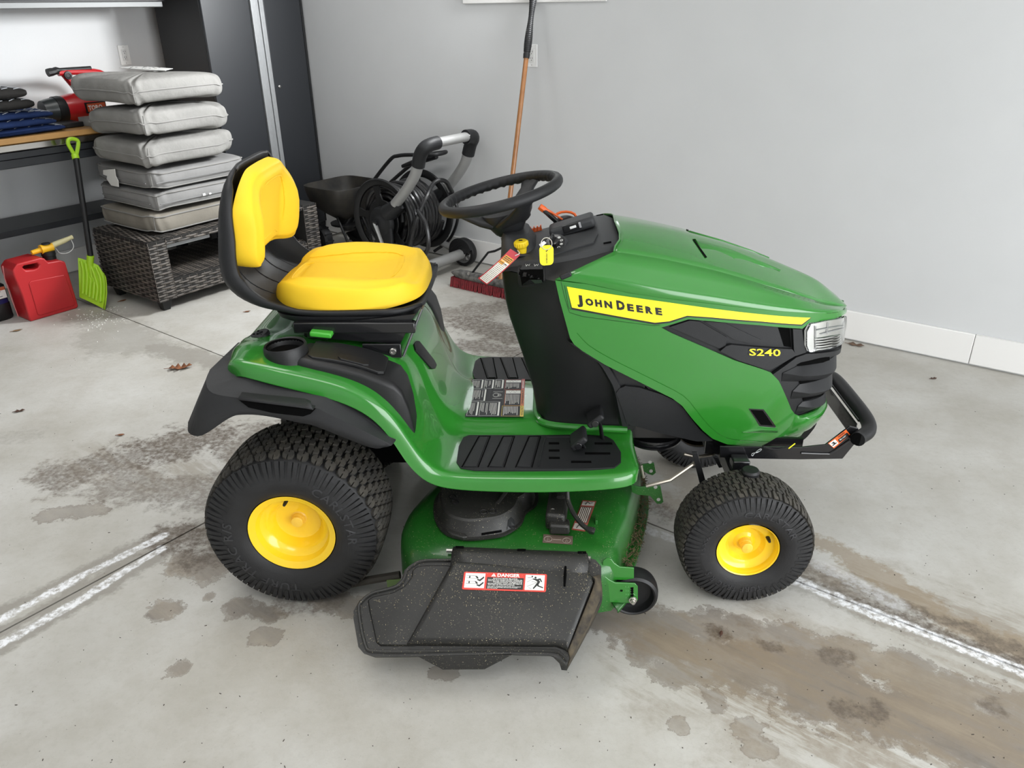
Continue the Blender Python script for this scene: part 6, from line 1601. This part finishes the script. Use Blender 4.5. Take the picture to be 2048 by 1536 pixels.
sd_ = [[BLp(1, v, 0) for v in (.2, .4, .6, .8, 1)], [BLp(1, v, .05)+RB*.012 for v in (.26, .4, .6, .8, .98)]]
MB().loft(sd_, closed=False, cap=False).build('blade_side', LIME, bl_, solid=.003)
for pts in ([(.14, .06), (.2, .35), (.16, .86)], [(.32, .08), (.36, .4), (.30, .86)], [(.5, .42), (.46, .65), (.43, .88)], [(.62, .48), (.6, .7), (.57, .88)], [(.5, .06), (.66, .35), (.74, .6), (.7, .9)], [(.74, .12), (.86, .4), (.88, .88)]):
    MB().tube(catmull([BLp(u, v, .001) for u, v in pts], 5), .0095, 8).build('blade_rib', LIME, bl_)
MB().tube([s1, BLp(.5, .06, -.004), BLp(.52, .4, -.006)], [.02, .019, .008], 12).build('shaft_socket', LIME, sv)
# --- red fuel can
REDP = mat('red_fuel_plastic', (.42, .012, .016), .42, bump=.1, bscale=500)
gcn = thing('fuel_can', 'red plastic fuel can with yellow spout on the floor left of the lime shovel', 'fuel can', RP(-2.86, .41, 0))
AF = -2.775
def GP(x, y): 
    p = at(x, y, a=AF); return p
outer = [(61, 641.5), (57, 632), (44, 590), (28, 552), (25, 541), (34, 528), (80, 515.5), (89, 517), (97, 525), (120, 520.5), (131, 524), (157.5, 613), (154, 620)]
inner_h = [(45, 535), (49, 531.5), (74, 526.5), (79, 530), (76, 536), (70, 539), (52, 541)]
def prism_hole(o_, i_, vec):
    bm = bmesh.new(); es = []
    for lp in (o_, i_):
        vs = [bm.verts.new(p) for p in lp]; es += [bm.edges.new((vs[k], vs[(k+1) % len(vs)])) for k in range(len(vs))]
    bmesh.ops.triangle_fill(bm, use_beauty=True, edges=es)
    r = bmesh.ops.extrude_face_region(bm, geom=bm.faces[:]); bmesh.ops.translate(bm, verts=[g for g in r['geom'] if isinstance(g, bmesh.types.BMVert)], vec=vec)
    m = MB(); bm.verts.index_update(); m.v = [v.co.copy() for v in bm.verts]; m.f = [tuple(v.index for v in f.verts) for f in bm.faces]; bm.free(); return m
pf = [GP(*p) for p in outer]; pf[0].z = 0; pf[-1].z = 0.
body = prism_hole(pf, [GP(*p) for p in inner_h], -RA*.15).build('body', REDP, gcn, bevel=.013, seg=4, angle=50)
fp2 = [GP(x, y)+RA*.004 for x, y in ((57, 567), (61, 562), (128, 549), (131, 552), (150, 606), (148, 611), (80, 631), (75, 629))]
MB().prism(fp2, -RA*.008).build('front_panel', REDP, body, bevel=.005, seg=3)
MB().tube([GP(x, y)-RA*.08-RB*.018 for x, y in ((26, 535), (30, 560), (45, 605), (57, 637))], .0025, 6).build('seam', mat('seam_pink', (.55, .18, .18), .5), body)
nk = GP(112, 519)-RA*.075
MB().lathe([(-.01, .034), (.012, .034), (.014, .037), (.036, .036), (.038, .030)], nk, (0, 0, 1), 28, cap=True).build('neck_cap', BLK, gcn)
YSP = mat('spout_yellow', (.86, .47, .015), .4)
dz = RB*math.cos(.18)+V((0, 0, math.sin(.18)))
c = nk+V((0, 0, .052))
MB().tube([c-RB*.035, c+RB*.03], [.026, .024], 14).build('spout_body', YSP, gcn)
MB().tube([c-RB*.01+V((0, 0, .0)), c-RB*.085+V((0, 0, -.006))], [.016, .013], 8).build('spout_lever', YSP, gcn, bevel=.002)
MB().lathe([(0, .024), (.006, .022), (.008, .0005)], c+V((0, 0, .024)), (0, 0, 1), 20).build('spout_button', BLK, gcn)
MB().tube([c+RB*.02+V((0, 0, .004)), c+RB*.05+V((0, 0, .012)), c+RB*.10+V((0, 0, .02)), c+RB*.135+V((0, 0, .028)), c+RB*.15+V((0, 0, .030))], [.017, .016, .0145, .011, .0125], 14).build('spout_tip', mat('cloudy_plastic', (.72, .66, .38), .35), gcn)
MB().tube(catmull([c+RB*.045+V((0, 0, -.01)), c+RB*.065+V((0, 0, -.045)), c+RB*.11+V((0, 0, -.05)), c+RB*.143+V((0, 0, -.025)), c+RB*.14+V((0, 0, .02))], 5), .0022, 6).build('tether', WHITE, gcn)
# --- black jugs
BLUE = mat('dark_blue_plastic', (.008, .012, .09), .35)
def jug(label, a, b_, lab):
    t = thing('oil_jug', label, 'jug', RP(a, b_, 0))
    st_ = [(0, .055, .085), (.012, .062, .092), (.09, .062, .092), (.10, .056, .085), (.112, .056, .085), (.122, .062, .092), (.19, .06, .09), (.215, .035, .05), (.225, .02, .02)]
    MB().loft([[RP(a, b_)+RA*x*math.copysign(abs(math.cos(k*math.pi/12))**.5, math.cos(k*math.pi/12))+RB*y*math.copysign(abs(math.sin(k*math.pi/12))**.5, math.sin(k*math.pi/12))+V((0, 0, z)) for k in range(24)] for z, x, y in st_]).build('body', BLK, t, angle=40)
    MB().cyl(RP(a, b_, .22), RP(a, b_, .245), .02, n=18).build('cap', BLUE, t)
    MB().loft([[RP(a, b_)+RA*x*math.copysign(abs(math.cos(k*math.pi/12))**.5, math.cos(k*math.pi/12))+RB*y*math.copysign(abs(math.sin(k*math.pi/12))**.5, math.sin(k*math.pi/12))+V((0, 0, z)) for k in range(24)] for z, x, y in ((.094, .060, .089), (.118, .060, .089))]).build('band', BLUE, t)
    if lab:
        p = rb((a+.0625, b_-.03, .125), (a+.0645, b_+.075, .188), 'label', mat('jug_label', (.66, .65, .63), .5), t, smooth=False)
        rb((a+.0646, b_-.03, .170), (a+.0650, b_+.075, .188), 'label_band', mat('jug_label_orange', (.4, .08, .03), .5), p, smooth=False)
        m = MB(RM)
        for k in range(4): m.lo_hi((a+.0646, b_-.02, .135+k*.009), (a+.0649, b_+.03+random.random()*.03, .138+k*.009))
        m.build('label_print', PRINTK, p, smooth=False, kind='stuff')
jug('black oil jug with a white and orange label, left of the red fuel can', -2.975, .165, True)
jug('black oil jug with blue cap standing behind the red fuel can', -3.03, .53, False)
# --- push broom
br = thing('push_broom', 'push broom with red bristles and a wooden handle leaning on the grey wall', 'broom', RP(-.9, 2.07, 0))
bl0, bl1 = abz(at(905, 560, b=2.07))[0], -.52
blk = MB(RM); rr = []
for i in range(15):
    t = i/14; a = bl0+(bl1-bl0)*t; e = 1-abs(2*t-1)**12*.75
    rr.append([(a, 2.07+.036*e*math.copysign(abs(math.cos(k*math.pi/8))**.6, math.cos(k*math.pi/8)), .078+.024*e*math.copysign(abs(math.sin(k*math.pi/8))**.6, math.sin(k*math.pi/8))) for k in range(16)])
blk.loft(rr).build('block', mat('worn_grey_block', (.035, .035, .034), .7, col2=(.17, .165, .155), nscale=40, bump=.4, bscale=120), br, angle=60)
bs = MB(RM)
for i in range(70):
    for j in range(7):
        a = bl0+.012+(bl1-bl0-.024)*(i+.5)/70; b_ = 2.07+(j-3)*.0095; sp_ = (j-3)*.004; sk = random.uniform(-.006, .006)
        bs.loft([[(a+.0042*c_, b_+.0042*s_, .058) for c_, s_ in ((1, 0), (0, 1), (-1, 0), (0, -1))], [(a+sk+.0058*c_, b_+sp_+.0058*s_, .001) for c_, s_ in ((1, 0), (0, 1), (-1, 0), (0, -1))]])
bs.build('bristles', mat('red_bristle', (.26, .012, .02), .6, noise=.5, nscale=60), br, smooth=False, kind='stuff')
def stick(z): return RP(-.885-.028*(z-.1), 2.07+.272*(z-.1), z)
hz = 1.29
HW = mat('varnished_wood_handle', (.40, .175, .055), .3, col2=(.31, .125, .035), nscale=14, coat=.4)
MB().tube([stick(.10), stick(hz)], .0135, 16).build('handle', HW, br)
rr_ = [.017, .018, .0165]
gp_ = [(hz-.02, .0175), (hz+.0, .019), (hz+.012, .0165)]
zz = hz+.012; k = 0
while zz < 1.70:
    r = .0175+.0035*math.sin((zz-hz)*26)
    gp_ += [(zz, r), (zz+.004, r+.0014), (zz+.008, r)]; zz += .0095
MB().tube([stick(z) for z, r in gp_], [r for z, r in gp_], 14).build('grip', BLK, br, angle=60)
pc = stick(.30)
for a in (-1.10, -.67):
    MB().tube([RP(a, 2.075, .098), RP(a+.16*(-.885-a), 2.095, .15), RP(a+.40*(-.885-a), 2.125, .225), RP(a+.60*(-.885-a), 2.135, .238), pc+V((0, 0, -.02))], .0095, 8, flat=.7).build('brace', BLK, br)
    MB().cyl(RP(a, 2.045, .10), RP(a, 2.038, .103), .010, n=12).build('brace_screw', STEEL, br)
# --- hose reel cart
HR = thing('hose_reel', 'black hose reel cart with silver tube handle, wound with black hose', 'hose reel', RP(-1.7, 2.18, 0))
ALT = mat('silver_tube', (.34, .34, .335), .45, metal=.35, noise=.06, nscale=20)
ca, cz_ = -1.735, .345
BN, BF = 2.0, 2.36
def RC(a, b_, z): return RP(a, b_, z)
for b_, s_ in ((BN, -1), (BF, 1)):
    o = RC(ca, b_, cz_)
    fl = MB().lathe([(0, .215), (.012, .232), (.014, .250), (.004, .256), (-.006, .252), (-.008, .232), (-.006, .212), (0, .205)], o, RB*s_, 56).build('flange_rim', BLK, HR, angle=40)
    MB().lathe([(0, .03), (.004, .03), (.004, .125), (0, .128), (-.004, .125), (-.004, .03)], o, RB*s_, 40).build('flange_disc', BLK, fl)
    for k in range(5):
        a_ = k*2*math.pi/5+.5; d = RA*math.cos(a_)+V((0, 0, math.sin(a_))); e = -RA*math.sin(a_)+V((0, 0, math.cos(a_)))
        MB().loft([[o+d*r+e*w_*x+RB*y*.005 for x, y in ((-1, -1), (1, -1), (1, 1), (-1, 1))] for r, w_ in ((.12, .032), (.16, .02), (.21, .028))]).build('flange_spoke', BLK, fl, smooth=False)
MB().cyl(RC(ca, BN, cz_), RC(ca, BF, cz_), .11, n=32).build('drum', BLK, HR)
HOSE = mat('black_rubber_hose', (.010, .010, .011), .3, coat=.2)
for ly, (r0, n0) in enumerate(((.135, 11), (.165, 11), (.195, 10))):
    pts = []
    for k in range(n0*28):
        t = k/(n0*28); a_ = k*2*math.pi/28
        rr0 = r0+.008*math.sin(a_*.7+ly)*random.uniform(.4, 1)
        pts.append(RC(ca+rr0*math.cos(a_), BN+.03+(BF-BN-.06)*(t if ly % 2 == 0 else 1-t)+.006*math.sin(a_*1.3+ly*2), cz_+rr0*math.sin(a_)))
    MB().tube(pts, .0145, 8).build('hose', HOSE, HR)
hx = [at(x, y, b=bb_) for x, y, bb_ in ((905, 385, 2.36), (890, 362, 2.28), (868, 366, 2.2), (850, 400, 2.08), (833, 440, 2.0), (822, 480, 1.97), (822, 500, 1.97))]
MB().tube(catmull(hx, 6), .0135, 8).build('hose', HOSE, HR)
hx = [at(x, y, b=bb_) for x, y, bb_ in ((835, 420, 2.0), (852, 450, 1.99), (857, 490, 1.98), (850, 510, 1.98))]
MB().tube(catmull(hx, 6), .0135, 8).build('hose', HOSE, HR)
hx = [at(x, y, b=bb_) for x, y, bb_ in ((902, 384, 2.42), (914, 415, 2.44), (914, 445, 2.44), (898, 480, 2.42), (868, 503, 2.36))]
MB().tube(catmull(hx, 6), .010, 8).build('hose', HOSE, HR)
# hub cover, side frames
for b_, s_ in ((BN-.03, -1), (BF+.03, 1)):
    o = RC(ca+.025, b_, cz_)
    hc = MB().lathe([(0, .095), (.012, .095), (.028, .086), (.036, .06), (.038, .045), (.042, .040), (.046, .025), (.046, .0005)], o, RB*s_, 36).build('hub_cover', BLKM, HR, angle=40)
    MB().tube([o+RA*.05+V((0, 0, .06)), o+RA*.13+V((0, 0, .115)), o+RA*.155+V((0, 0, .135))], [.055, .042, .040], 16).build('tube_socket', BLKM, hc)
    MB().prism([o+RA*x+V((0, 0, z))-RB*s_*.0 for x, z in ((-.07, -.03), (.09, -.02), (.085, -.16), (.10, -.24), (.02, -.24), (-.03, -.10))], RB*s_*.03).build('side_leg', BLKM, hc, bevel=.012, seg=3)
    tp = [RC(a, b_+s_*.015, z) for a, z in ((-1.575, .475), (-1.50, .545), (-1.44, .61), (-1.395, .67), (-1.368, .735))]
    MB().tube(catmull(tp, 5), .037, 16, flat=.8).build('side_tube', ALT, HR)
    cp = [RC(-1.372, b_+s_*.015, .715), RC(-1.35, b_+s_*.015, .775), RC(-1.322, b_+s_*.008, .815), RC(-1.308, b_-s_*.03, .832), RC(-1.305, b_-s_*.085, .836)]
    cc_ = MB().tube(catmull(cp, 5), [.043]*14+[.042]*7, 16, flat=.9).build('handle_corner', BLKM, HR)
    for q in (cp[0], cp[-1]): MB().box(q+RA*.034+V((0, 0, .012)), (.006, .006, .006)).build('corner_screw', WHITE, cc_, smooth=False)
    MB().tube([RC(-1.64, b_+s_*.01, .135), RC(-1.54, b_+s_*.01, .105), RC(-1.46, b_+s_*.01, .085)], .026, 14, flat=.8).build('base_tube', ALT, HR)
MB().tube([RC(-1.305, BN-.03+.075, .836), RC(-1.305, BF+.03-.075, .836)], .036, 16, flat=.75).build('handle_tube', ALT, HR)
MB().tube([RC(-1.44, BN+.02, .085), RC(-1.44, BF+.02, .085)], .033, 16).build('axle_tube', ALT, HR)
# crank
co = RC(ca+.01, BN-.085, cz_)
cr_ = MB().tube([co, co+RA*.03+V((0, 0, -.06))-RB*.005, co+RA*.07+V((0, 0, -.145))-RB*.01], [.016, .012, .012], 10, flat=.5).build('crank_arm', ALT, HR)
MB().cyl(co+RB*.04, co-RB*.006, .018, n=18).build('crank_boss', BLKM, cr_); MB().cyl(co-RB*.006, co-RB*.012, .007, n=12).build('crank_screw', STEEL, cr_)
MB().cyl(co+RA*.07+V((0, 0, -.145)), co+RA*.075+V((0, 0, -.150))-RB*.09, .014, n=12).build('crank_grip', BLK, cr_)
for b_, s_ in ((2.41, 1), (1.93, -1)):
    o = RC(-1.44, b_, .092)
    wl = MB().lathe([(-.022, .070), (-.022, .088), (-.014, .092), (.014, .092), (.022, .088), (.022, .070)], o, RB, 40).build('wheel_tire', BLK, HR)
    MB().lathe([(.016, .072), (.010, .060), (-.010, .060), (-.016, .072)], o, RB, 36).build('wheel_ring', mat('grey_wheel', (.17, .17, .168), .5), wl)
    for k in range(8):
        a_ = k*math.pi/4; d = RA*math.cos(a_)+V((0, 0, math.sin(a_))); MB().tube([o+d*.018, o+d*.064], .008, 6).build('wheel_spoke', bpy.data.materials['grey_wheel'], wl)
    MB().lathe([(-.028, .030), (-.020, .033), (.020, .033), (.024, .02)], o, RB, 20, cap=True).build('wheel_hub', BLK, wl)
    ar = [o-RB*s_*.030+RA*math.cos(a_)*.098+V((0, 0, math.sin(a_)*.098)) for a_ in [math.radians(x) for x in range(20, 236, 12)]]
    fc = MB().prism(ar, RB*s_*-.012).build('wheel_guard', BLKM, HR, bevel=.004)
    m = MB()
    for k in range(5):
        a_ = math.radians(128); d = RA*math.cos(a_)+V((0, 0, math.sin(a_))); e = RA*math.sin(a_)-V((0, 0, math.cos(a_)))
        p = o-RB*s_*.0425+d*(.01+k*.016)
        m.tube([p-e*.05, p+e*.05], .0025, 5)
    m.build('guard_rib', BLK, fc, kind='stuff')
# --- broadcast spreader
sp = thing('seed_spreader', 'black broadcast spreader with an open hopper, between the cabinet and the hose reel', 'spreader', RP(-2.35, 2.24, 0))
def rr4(a, b_, la, lb, z, p=5): return [RP(a, b_)+RA*la*math.copysign(abs(math.cos(k*math.pi/20))**(2/p), math.cos(k*math.pi/20))+RB*lb*math.copysign(abs(math.sin(k*math.pi/20))**(2/p), math.sin(k*math.pi/20))+V((0, 0, z)) for k in range(40)]
hc_a, hc_b = -2.34, 2.235
MB().loft([rr4(hc_a, hc_b, .19, .215, .468), rr4(hc_a, hc_b, .195, .222, .470), rr4(hc_a, hc_b, .197, .224, .462), rr4(hc_a, hc_b, .185, .21, .40), rr4(hc_a, hc_b, .165, .19, .34), rr4(hc_a, hc_b, .10, .11, .27), rr4(hc_a, hc_b, .06, .06, .235), rr4(hc_a, hc_b, .055, .055, .238), rr4(hc_a, hc_b, .095, .105, .275), rr4(hc_a, hc_b, .160, .184, .345), rr4(hc_a, hc_b, .180, .205, .40), rr4(hc_a, hc_b, .19, .215, .468)], True, False).build('hopper', mat('dusty_black_hopper', (.010, .010, .010), .6, col2=(.03, .026, .02), nscale=14), sp, angle=40)
MB().loft([rr4(hc_a, hc_b, .055, .055, .25, 2), rr4(hc_a, hc_b, .05, .05, .18, 2), rr4(hc_a, hc_b, .04, .04, .15, 2)]).build('gearbox', BLK, sp)
MB().lathe([(0, .0005), (0, .11), (.012, .112), (.012, .0005)], RP(hc_a, hc_b, .19), (0, 0, 1), 32).build('spinner', BLK, sp)
for b_ in (hc_b-.19, hc_b+.17):
    o = RP(-2.42, b_, .112)
    wl = MB().lathe([(-.03, .07), (-.034, .10), (-.022, .112), (.022, .112), (.034, .10), (.03, .07)], o, RB, 36).build('wheel', BLK, sp)
    MB().lathe([(-.02, .085), (-.014, .02), (-.03, .018), (-.03, .0005)], o, RB, 24).build('wheel_disc', BLK, wl)
    for k in range(14):
        a_ = k*math.pi/7; d = RA*math.cos(a_)+V((0, 0, math.sin(a_))); MB().tube([o+d*.109-RB*.03, o+d*.109+RB*.03], .006, 5).build('tread_bar', BLK, wl)
MB().cyl(RP(-2.42, hc_b-.24, .112), RP(-2.42, hc_b+.20, .112), .008, n=10).build('axle', STEEL, sp)
MB().cyl(RP(-2.42, hc_b-.25, .112), RP(-2.42, hc_b-.226, .112), .012, n=12).build('axle_cap', WHITE, sp)
h_ = [RP(-2.30, 2.19, .20), RP(-2.18, 2.29, .42), RP(-1.96, 2.31, .636), RP(-1.87, 2.31, .678), RP(-1.72, 2.31, .697), RP(-1.60, 2.31, .708), RP(-1.565, 2.325, .71), RP(-1.555, 2.37, .71), RP(-1.565, 2.42, .71), RP(-1.60, 2.435, .705), RP(-1.78, 2.435, .66), RP(-2.0, 2.42, .52), RP(-2.18, 2.36, .36), RP(-2.30, 2.25, .20)]
MB().tube(catmull(h_, 5), .012, 10).build('handle', BLK, sp)
MB().tube([RP(-1.60, 2.37, .69), RP(-1.76, 2.37, .645), RP(-1.9, 2.37, .60)], [.018, .022, .012], 8).build('control_grip', BLK, sp)
for b_ in (2.12, 2.33): MB().tube([RP(-2.30, b_, .26), RP(-2.22, b_, .10), RP(-2.20, b_, .01)], .009, 8).build('stand', BLK, sp)
# --- on the bench: folded moving blankets, leaf blower, trays
def blanket(name, label, a0, a1, b0, b1, z0, layers, th, col, seed, cat='blanket', shear=0.):
    t = thing(name, label, cat, RP((a0+a1)/2, (b0+b1)/2, z0)); rnd = random.Random(seed)
    M_ = mat(name+'_fabric_'+str(seed), col, .9, noise=.35, nscale=9, bump=.5, bscale=60, spec=.15)
    ST_ = mat(name+'_stitch_'+str(seed), (.42, .44, .47), .8)
    for L_ in range(layers):
        z = z0+L_*th; e1 = b1-.02*L_+rnd.uniform(-.012, .012); f1 = a1-.02*L_*rnd.random()
        rows = []
        NB = 22
        for i in range(NB):
            t_ = i/(NB-1); a = a0+(f1-a0)*t_
            ring = []
            ee = math.sqrt(max(0, 1-abs(2*t_-1)**8))
            for k in range(40):
                a_ = 2*math.pi*k/40; y = (e1-b0)/2*math.copysign(abs(math.cos(a_))**.35, math.cos(a_)); zz_ = th*.5*math.copysign(abs(math.sin(a_))**.6, math.sin(a_))*(.35+.65*ee)
                ripple = .004*math.sin(9*t_+k*.5+seed)+.003*math.sin(y*40+L_)
                ring.append(RP(a+.01*math.sin(y*9+L_+seed), (b0+e1)/2+y*(.93+.07*ee), z+th*.5+zz_+ripple*(1 if zz_ > 0 else .2)+shear*y))
            rows.append(ring)
        fo = MB().loft(rows).build('fold', M_, t, angle=70)
        FB = bvh_world(fo)
        m = MB()
        def top(a, b_):
            l_, n_, i_, d_ = FB.ray_cast(RP(a, b_, z+th*3), V((0, 0, -1)));  return l_+V((0, 0, .0015)) if l_ else None
        for k in range(9):
            b_ = b0+.04+(e1-b0-.08)*k/8; ln = []
            for j in range(13):
                p = top(a0+.03+(f1-a0-.06)*j/12, b_+.022*((j % 2)*2-1)); 
                if p: ln.append(p)
            if len(ln) > 3: m.tube(ln, .0014, 4)
        # edge binding along the fold
        for q in (.35, .62):
            ln = []
            for j in range(9):
                i = int(2+(NB-5)*j/8); r_ = rows[i]; k = 0
                ln.append(r_[40-2 if q < .5 else 3]+RB*.0015)
            m.tube(ln, .0016, 4)
        m.build('stitching', ST_, fo, smooth=False, kind='stuff')
    return t
blanket('moving_blanket', 'folded blue moving blanket with white stitching on the wooden worktop', -3.40, -2.90, .15, .785, .945, 3, .036, (.020, .040, .125), 2)
blanket('moving_blanket', 'folded black moving blanket lying on top of the blue one', -3.42, -2.93, .10, .665, 1.068, 2, .056, (.020, .019, .018), 5)
bw = thing('leaf_blower', 'red and black handheld leaf blower lying on the workbench behind the cushions', 'leaf blower', RP(-3.2, 1.0, .945))
RDB = mat('blower_red', (.42, .01, .014), .3, coat=.3)
ba = -3.22
MB().lathe([(0, .055), (.03, .062), (.07, .068), (.075, .070)], RP(ba, .815, 1.026), RB, 28, cap=True).build('nozzle', mat('smoky_nozzle', (.03, .035, .036), .3), bw)
MB().lathe([(0, .076), (.03, .078), (.05, .074)], RP(ba, .885, 1.022), RB, 28, cap=True).build('nozzle_collar', BLK, bw)
MB().lathe([(0, .070), (.05, .080), (.13, .082), (.20, .070), (.235, .03), (.24, .0005)], RP(ba, .93, 1.026), RB, 32).build('housing', RDB, bw)
hs_ = MB().tube(catmull([RP(ba, .985, 1.21), RP(ba, 1.02, 1.15), RP(ba, 1.065, 1.075)], 4), [.022]*9, 10, flat=.7).build('handle_strut', RDB, bw)
MB().tube(catmull([RP(ba, .955, 1.222), RP(ba, 1.05, 1.222), RP(ba, 1.2, 1.205), RP(ba, 1.25, 1.15)], 4), .019, 10).build('handle', RDB, bw)
MB().tube(catmull([RP(ba+.004, .895, 1.225), RP(ba+.004, .93, 1.230), RP(ba+.004, .97, 1.235), RP(ba+.004, 1.15, 1.235)], 4), [.022]*4+[.020]*4+[.012]*5, 10).build('handle_grip', BLK, bw)
MB().lathe([(0, .024), (.006, .022), (.007, .012), (.004, .010), (.004, .0005)], RP(ba+.018, 1.0, 1.205), RA, 20).build('handle_knob', BLK, bw)
lb_ = rb((ba+.078, 1.025, .995), (ba+.084, 1.15, 1.055), 'badge', BLK, bw, smooth=False)
rb((ba+.0842, 1.035, 1.003), (ba+.0852, 1.145, 1.048), 'badge_plate', mat('badge_orange', (.5, .09, .03), .4), lb_, smooth=False)
m = MB(); vs, fs = text2d('TORO', 1, .03); x0 = min(v[0] for v in vs); x1 = max(v[0] for v in vs); y1 = max(v[1] for v in vs)
m.add([RP(ba+.0858, 1.040+(x-x0)/(x1-x0)*.085, 1.012+y/y1*.026) for x, y in vs], fs); m.build('badge_lettering', PRINTW, lb_, smooth=False)
tc = MB(RM).lo_hi((-3.13, .80, .945), (-2.985, .92, .972)).build('tool_case', BLK, None, bevel=.006); tag(tc, 'flat black case lying on the worktop in front of the red blower', 'case')
ty = thing('plastic_tray', 'small clear plastic tray on the worktop edge beside the cushions', 'tray', RP(-2.98, 1.0, .945))
tr_ = MB(RM)
PL = mat('clear_tray_plastic', (.62, .63, .62), .25, trans=.6)
for lo, hi in (((-3.06, .93, .945), (-2.90, 1.14, .949)), ((-3.06, .93, .949), (-3.057, 1.14, .99)), ((-2.903, .93, .949), (-2.90, 1.14, .99)), ((-3.057, .93, .949), (-2.903, .933, .99)), ((-3.057, 1.137, .949), (-2.903, 1.14, .99))): tr_.lo_hi(lo, hi)
tr_.build('tray_body', PL, ty, smooth=False); rb((-3.04, .95, .95), (-2.93, 1.12, .962), 'tray_content', mat('cream_cloth', (.5, .47, .40), .8), ty, bevel=.004)
# --- bits on the floor
LEAF = mat('dry_oak_leaf', (.27, .095, .032), .7, col2=(.15, .055, .022), nscale=40)
def leaf(label, px, py, L, rot, lobes, col=None, curl=.25):
    c = at(px, py, z=0); pts_l, pts_r = [], []
    n = lobes*4+1
    for i in range(n):
        t = i/(n-1); w_ = math.sin(math.pi*min(1, t*.92+.06))**.8*.30*(1+.55*math.cos(t*lobes*2*math.pi+math.pi))/1.3 if lobes > 1 else math.sin(math.pi*t)**.8*.24
        pts_l.append((t, w_)); pts_r.append((t, -w_))
    m = MB(); R_ = Matrix.Rotation(rot, 3, 'Z')
    def P_(t, w_): return c+R_ @ V(((t-.5)*L, w_*L, 0))+V((0, 0, .003+L*curl*(abs(w_)**1.4+.5*(t-.45)**2+.05*math.sin(9*t))))
    L_ = [P_(*p) for p in pts_l]; M_ = [P_(t, 0) for t, w_ in pts_l]; R2 = [P_(*p) for p in pts_r]
    m.loft([L_, M_, R2], closed=False, cap=False)
    o = m.build('fallen_leaf', col or LEAF, None, angle=60, solid=.0008); tag(o, label, 'leaf', 'dry leaves on the floor')
    MB().tube([P_(0, 0)-R_ @ V((L*.22, 0, 0)), P_(0, 0), P_(.5, 0), P_(.97, 0)], [.0012, .0014, .0011, .0006], 5).build('leaf_vein', col or LEAF, o)
leaf('lobed brown oak leaf lying on open concrete behind the tractor', 362, 737, .105, .3, 4, curl=.5)
leaf('small brown leaf on the concrete just below the seat back', 495, 624, .035, .4, 1)
leaf('dark brown curled leaf near the left picture edge, level with the fender tip', 40, 823, .04, .5, 2, mat('dark_leaf', (.07, .03, .018), .8))
leaf('tan leaf in front of the red fuel can', 35, 662, .05, .6, 1, mat('tan_leaf', (.24, .15, .075), .8))
leaf('brown leaf lying between the shovel blade and the wicker table', 246, 602, .045, .9, 1)
leaf('thin reddish leaf on the concrete left of the rear tire', 242, 871, .03, .2, 1)
leaf('dark curled leaf on the concrete near the right baseboard', 1867, 758, .03, .2, 2, bpy.data.materials['dark_leaf'])
leaf('brown leaf with stem lying against the right baseboard, beside the headlight', 1712, 691, .075, -.5, 2, mat('dull_brown_leaf', (.14, .085, .055), .8))
leaf('dark curled leaf on the stained concrete right of the gauge wheel', 1442, 1268, .02, 1.2, 1, bpy.data.materials['dark_leaf'])
cb = MB()
for k in range(150):
    x, y = random.gauss(195, 32), random.gauss(636, 14)
    q_ = abz(at(x, y, z=0))
    if (q_[0] < -2.755 and q_[1] < .58) or (q_[1] > .55 and q_[0] < -2.63): continue
    s_ = random.uniform(.0015, .004); cb.box(at(x, y, z=0)+V((0, 0, s_*.5)), (s_*1.5, s_, s_), Matrix.Rotation(random.random()*3, 3, 'Z'))
cbo = cb.build('ice_melt_grains', mat('white_grains', (.75, .74, .7), .7), None, smooth=False, kind='stuff'); tag(cbo, 'white grains scattered on the floor in front of the red fuel can and shovel', 'grains')
gr = MB()
rg_ = random.Random(11)
for k in range(520):
    x, y = rg_.uniform(0, 2048), rg_.uniform(640, 1536)
    p = at(x, y, z=0)
    if abz(p)[1] > 2.45 or abz(p)[0] < -2.6: continue
    s_ = rg_.uniform(.0006, .0017); gr.box(p+V((0, 0, s_*.4)), (s_*rg_.uniform(1, 4), s_, s_*.8), Matrix.Rotation(rg_.random()*3, 3, 'Z'))
gr.build('floor_grit', mat('dark_grit', (.05, .04, .032), .9), bpy.data.objects['floor'], smooth=False, kind='stuff')
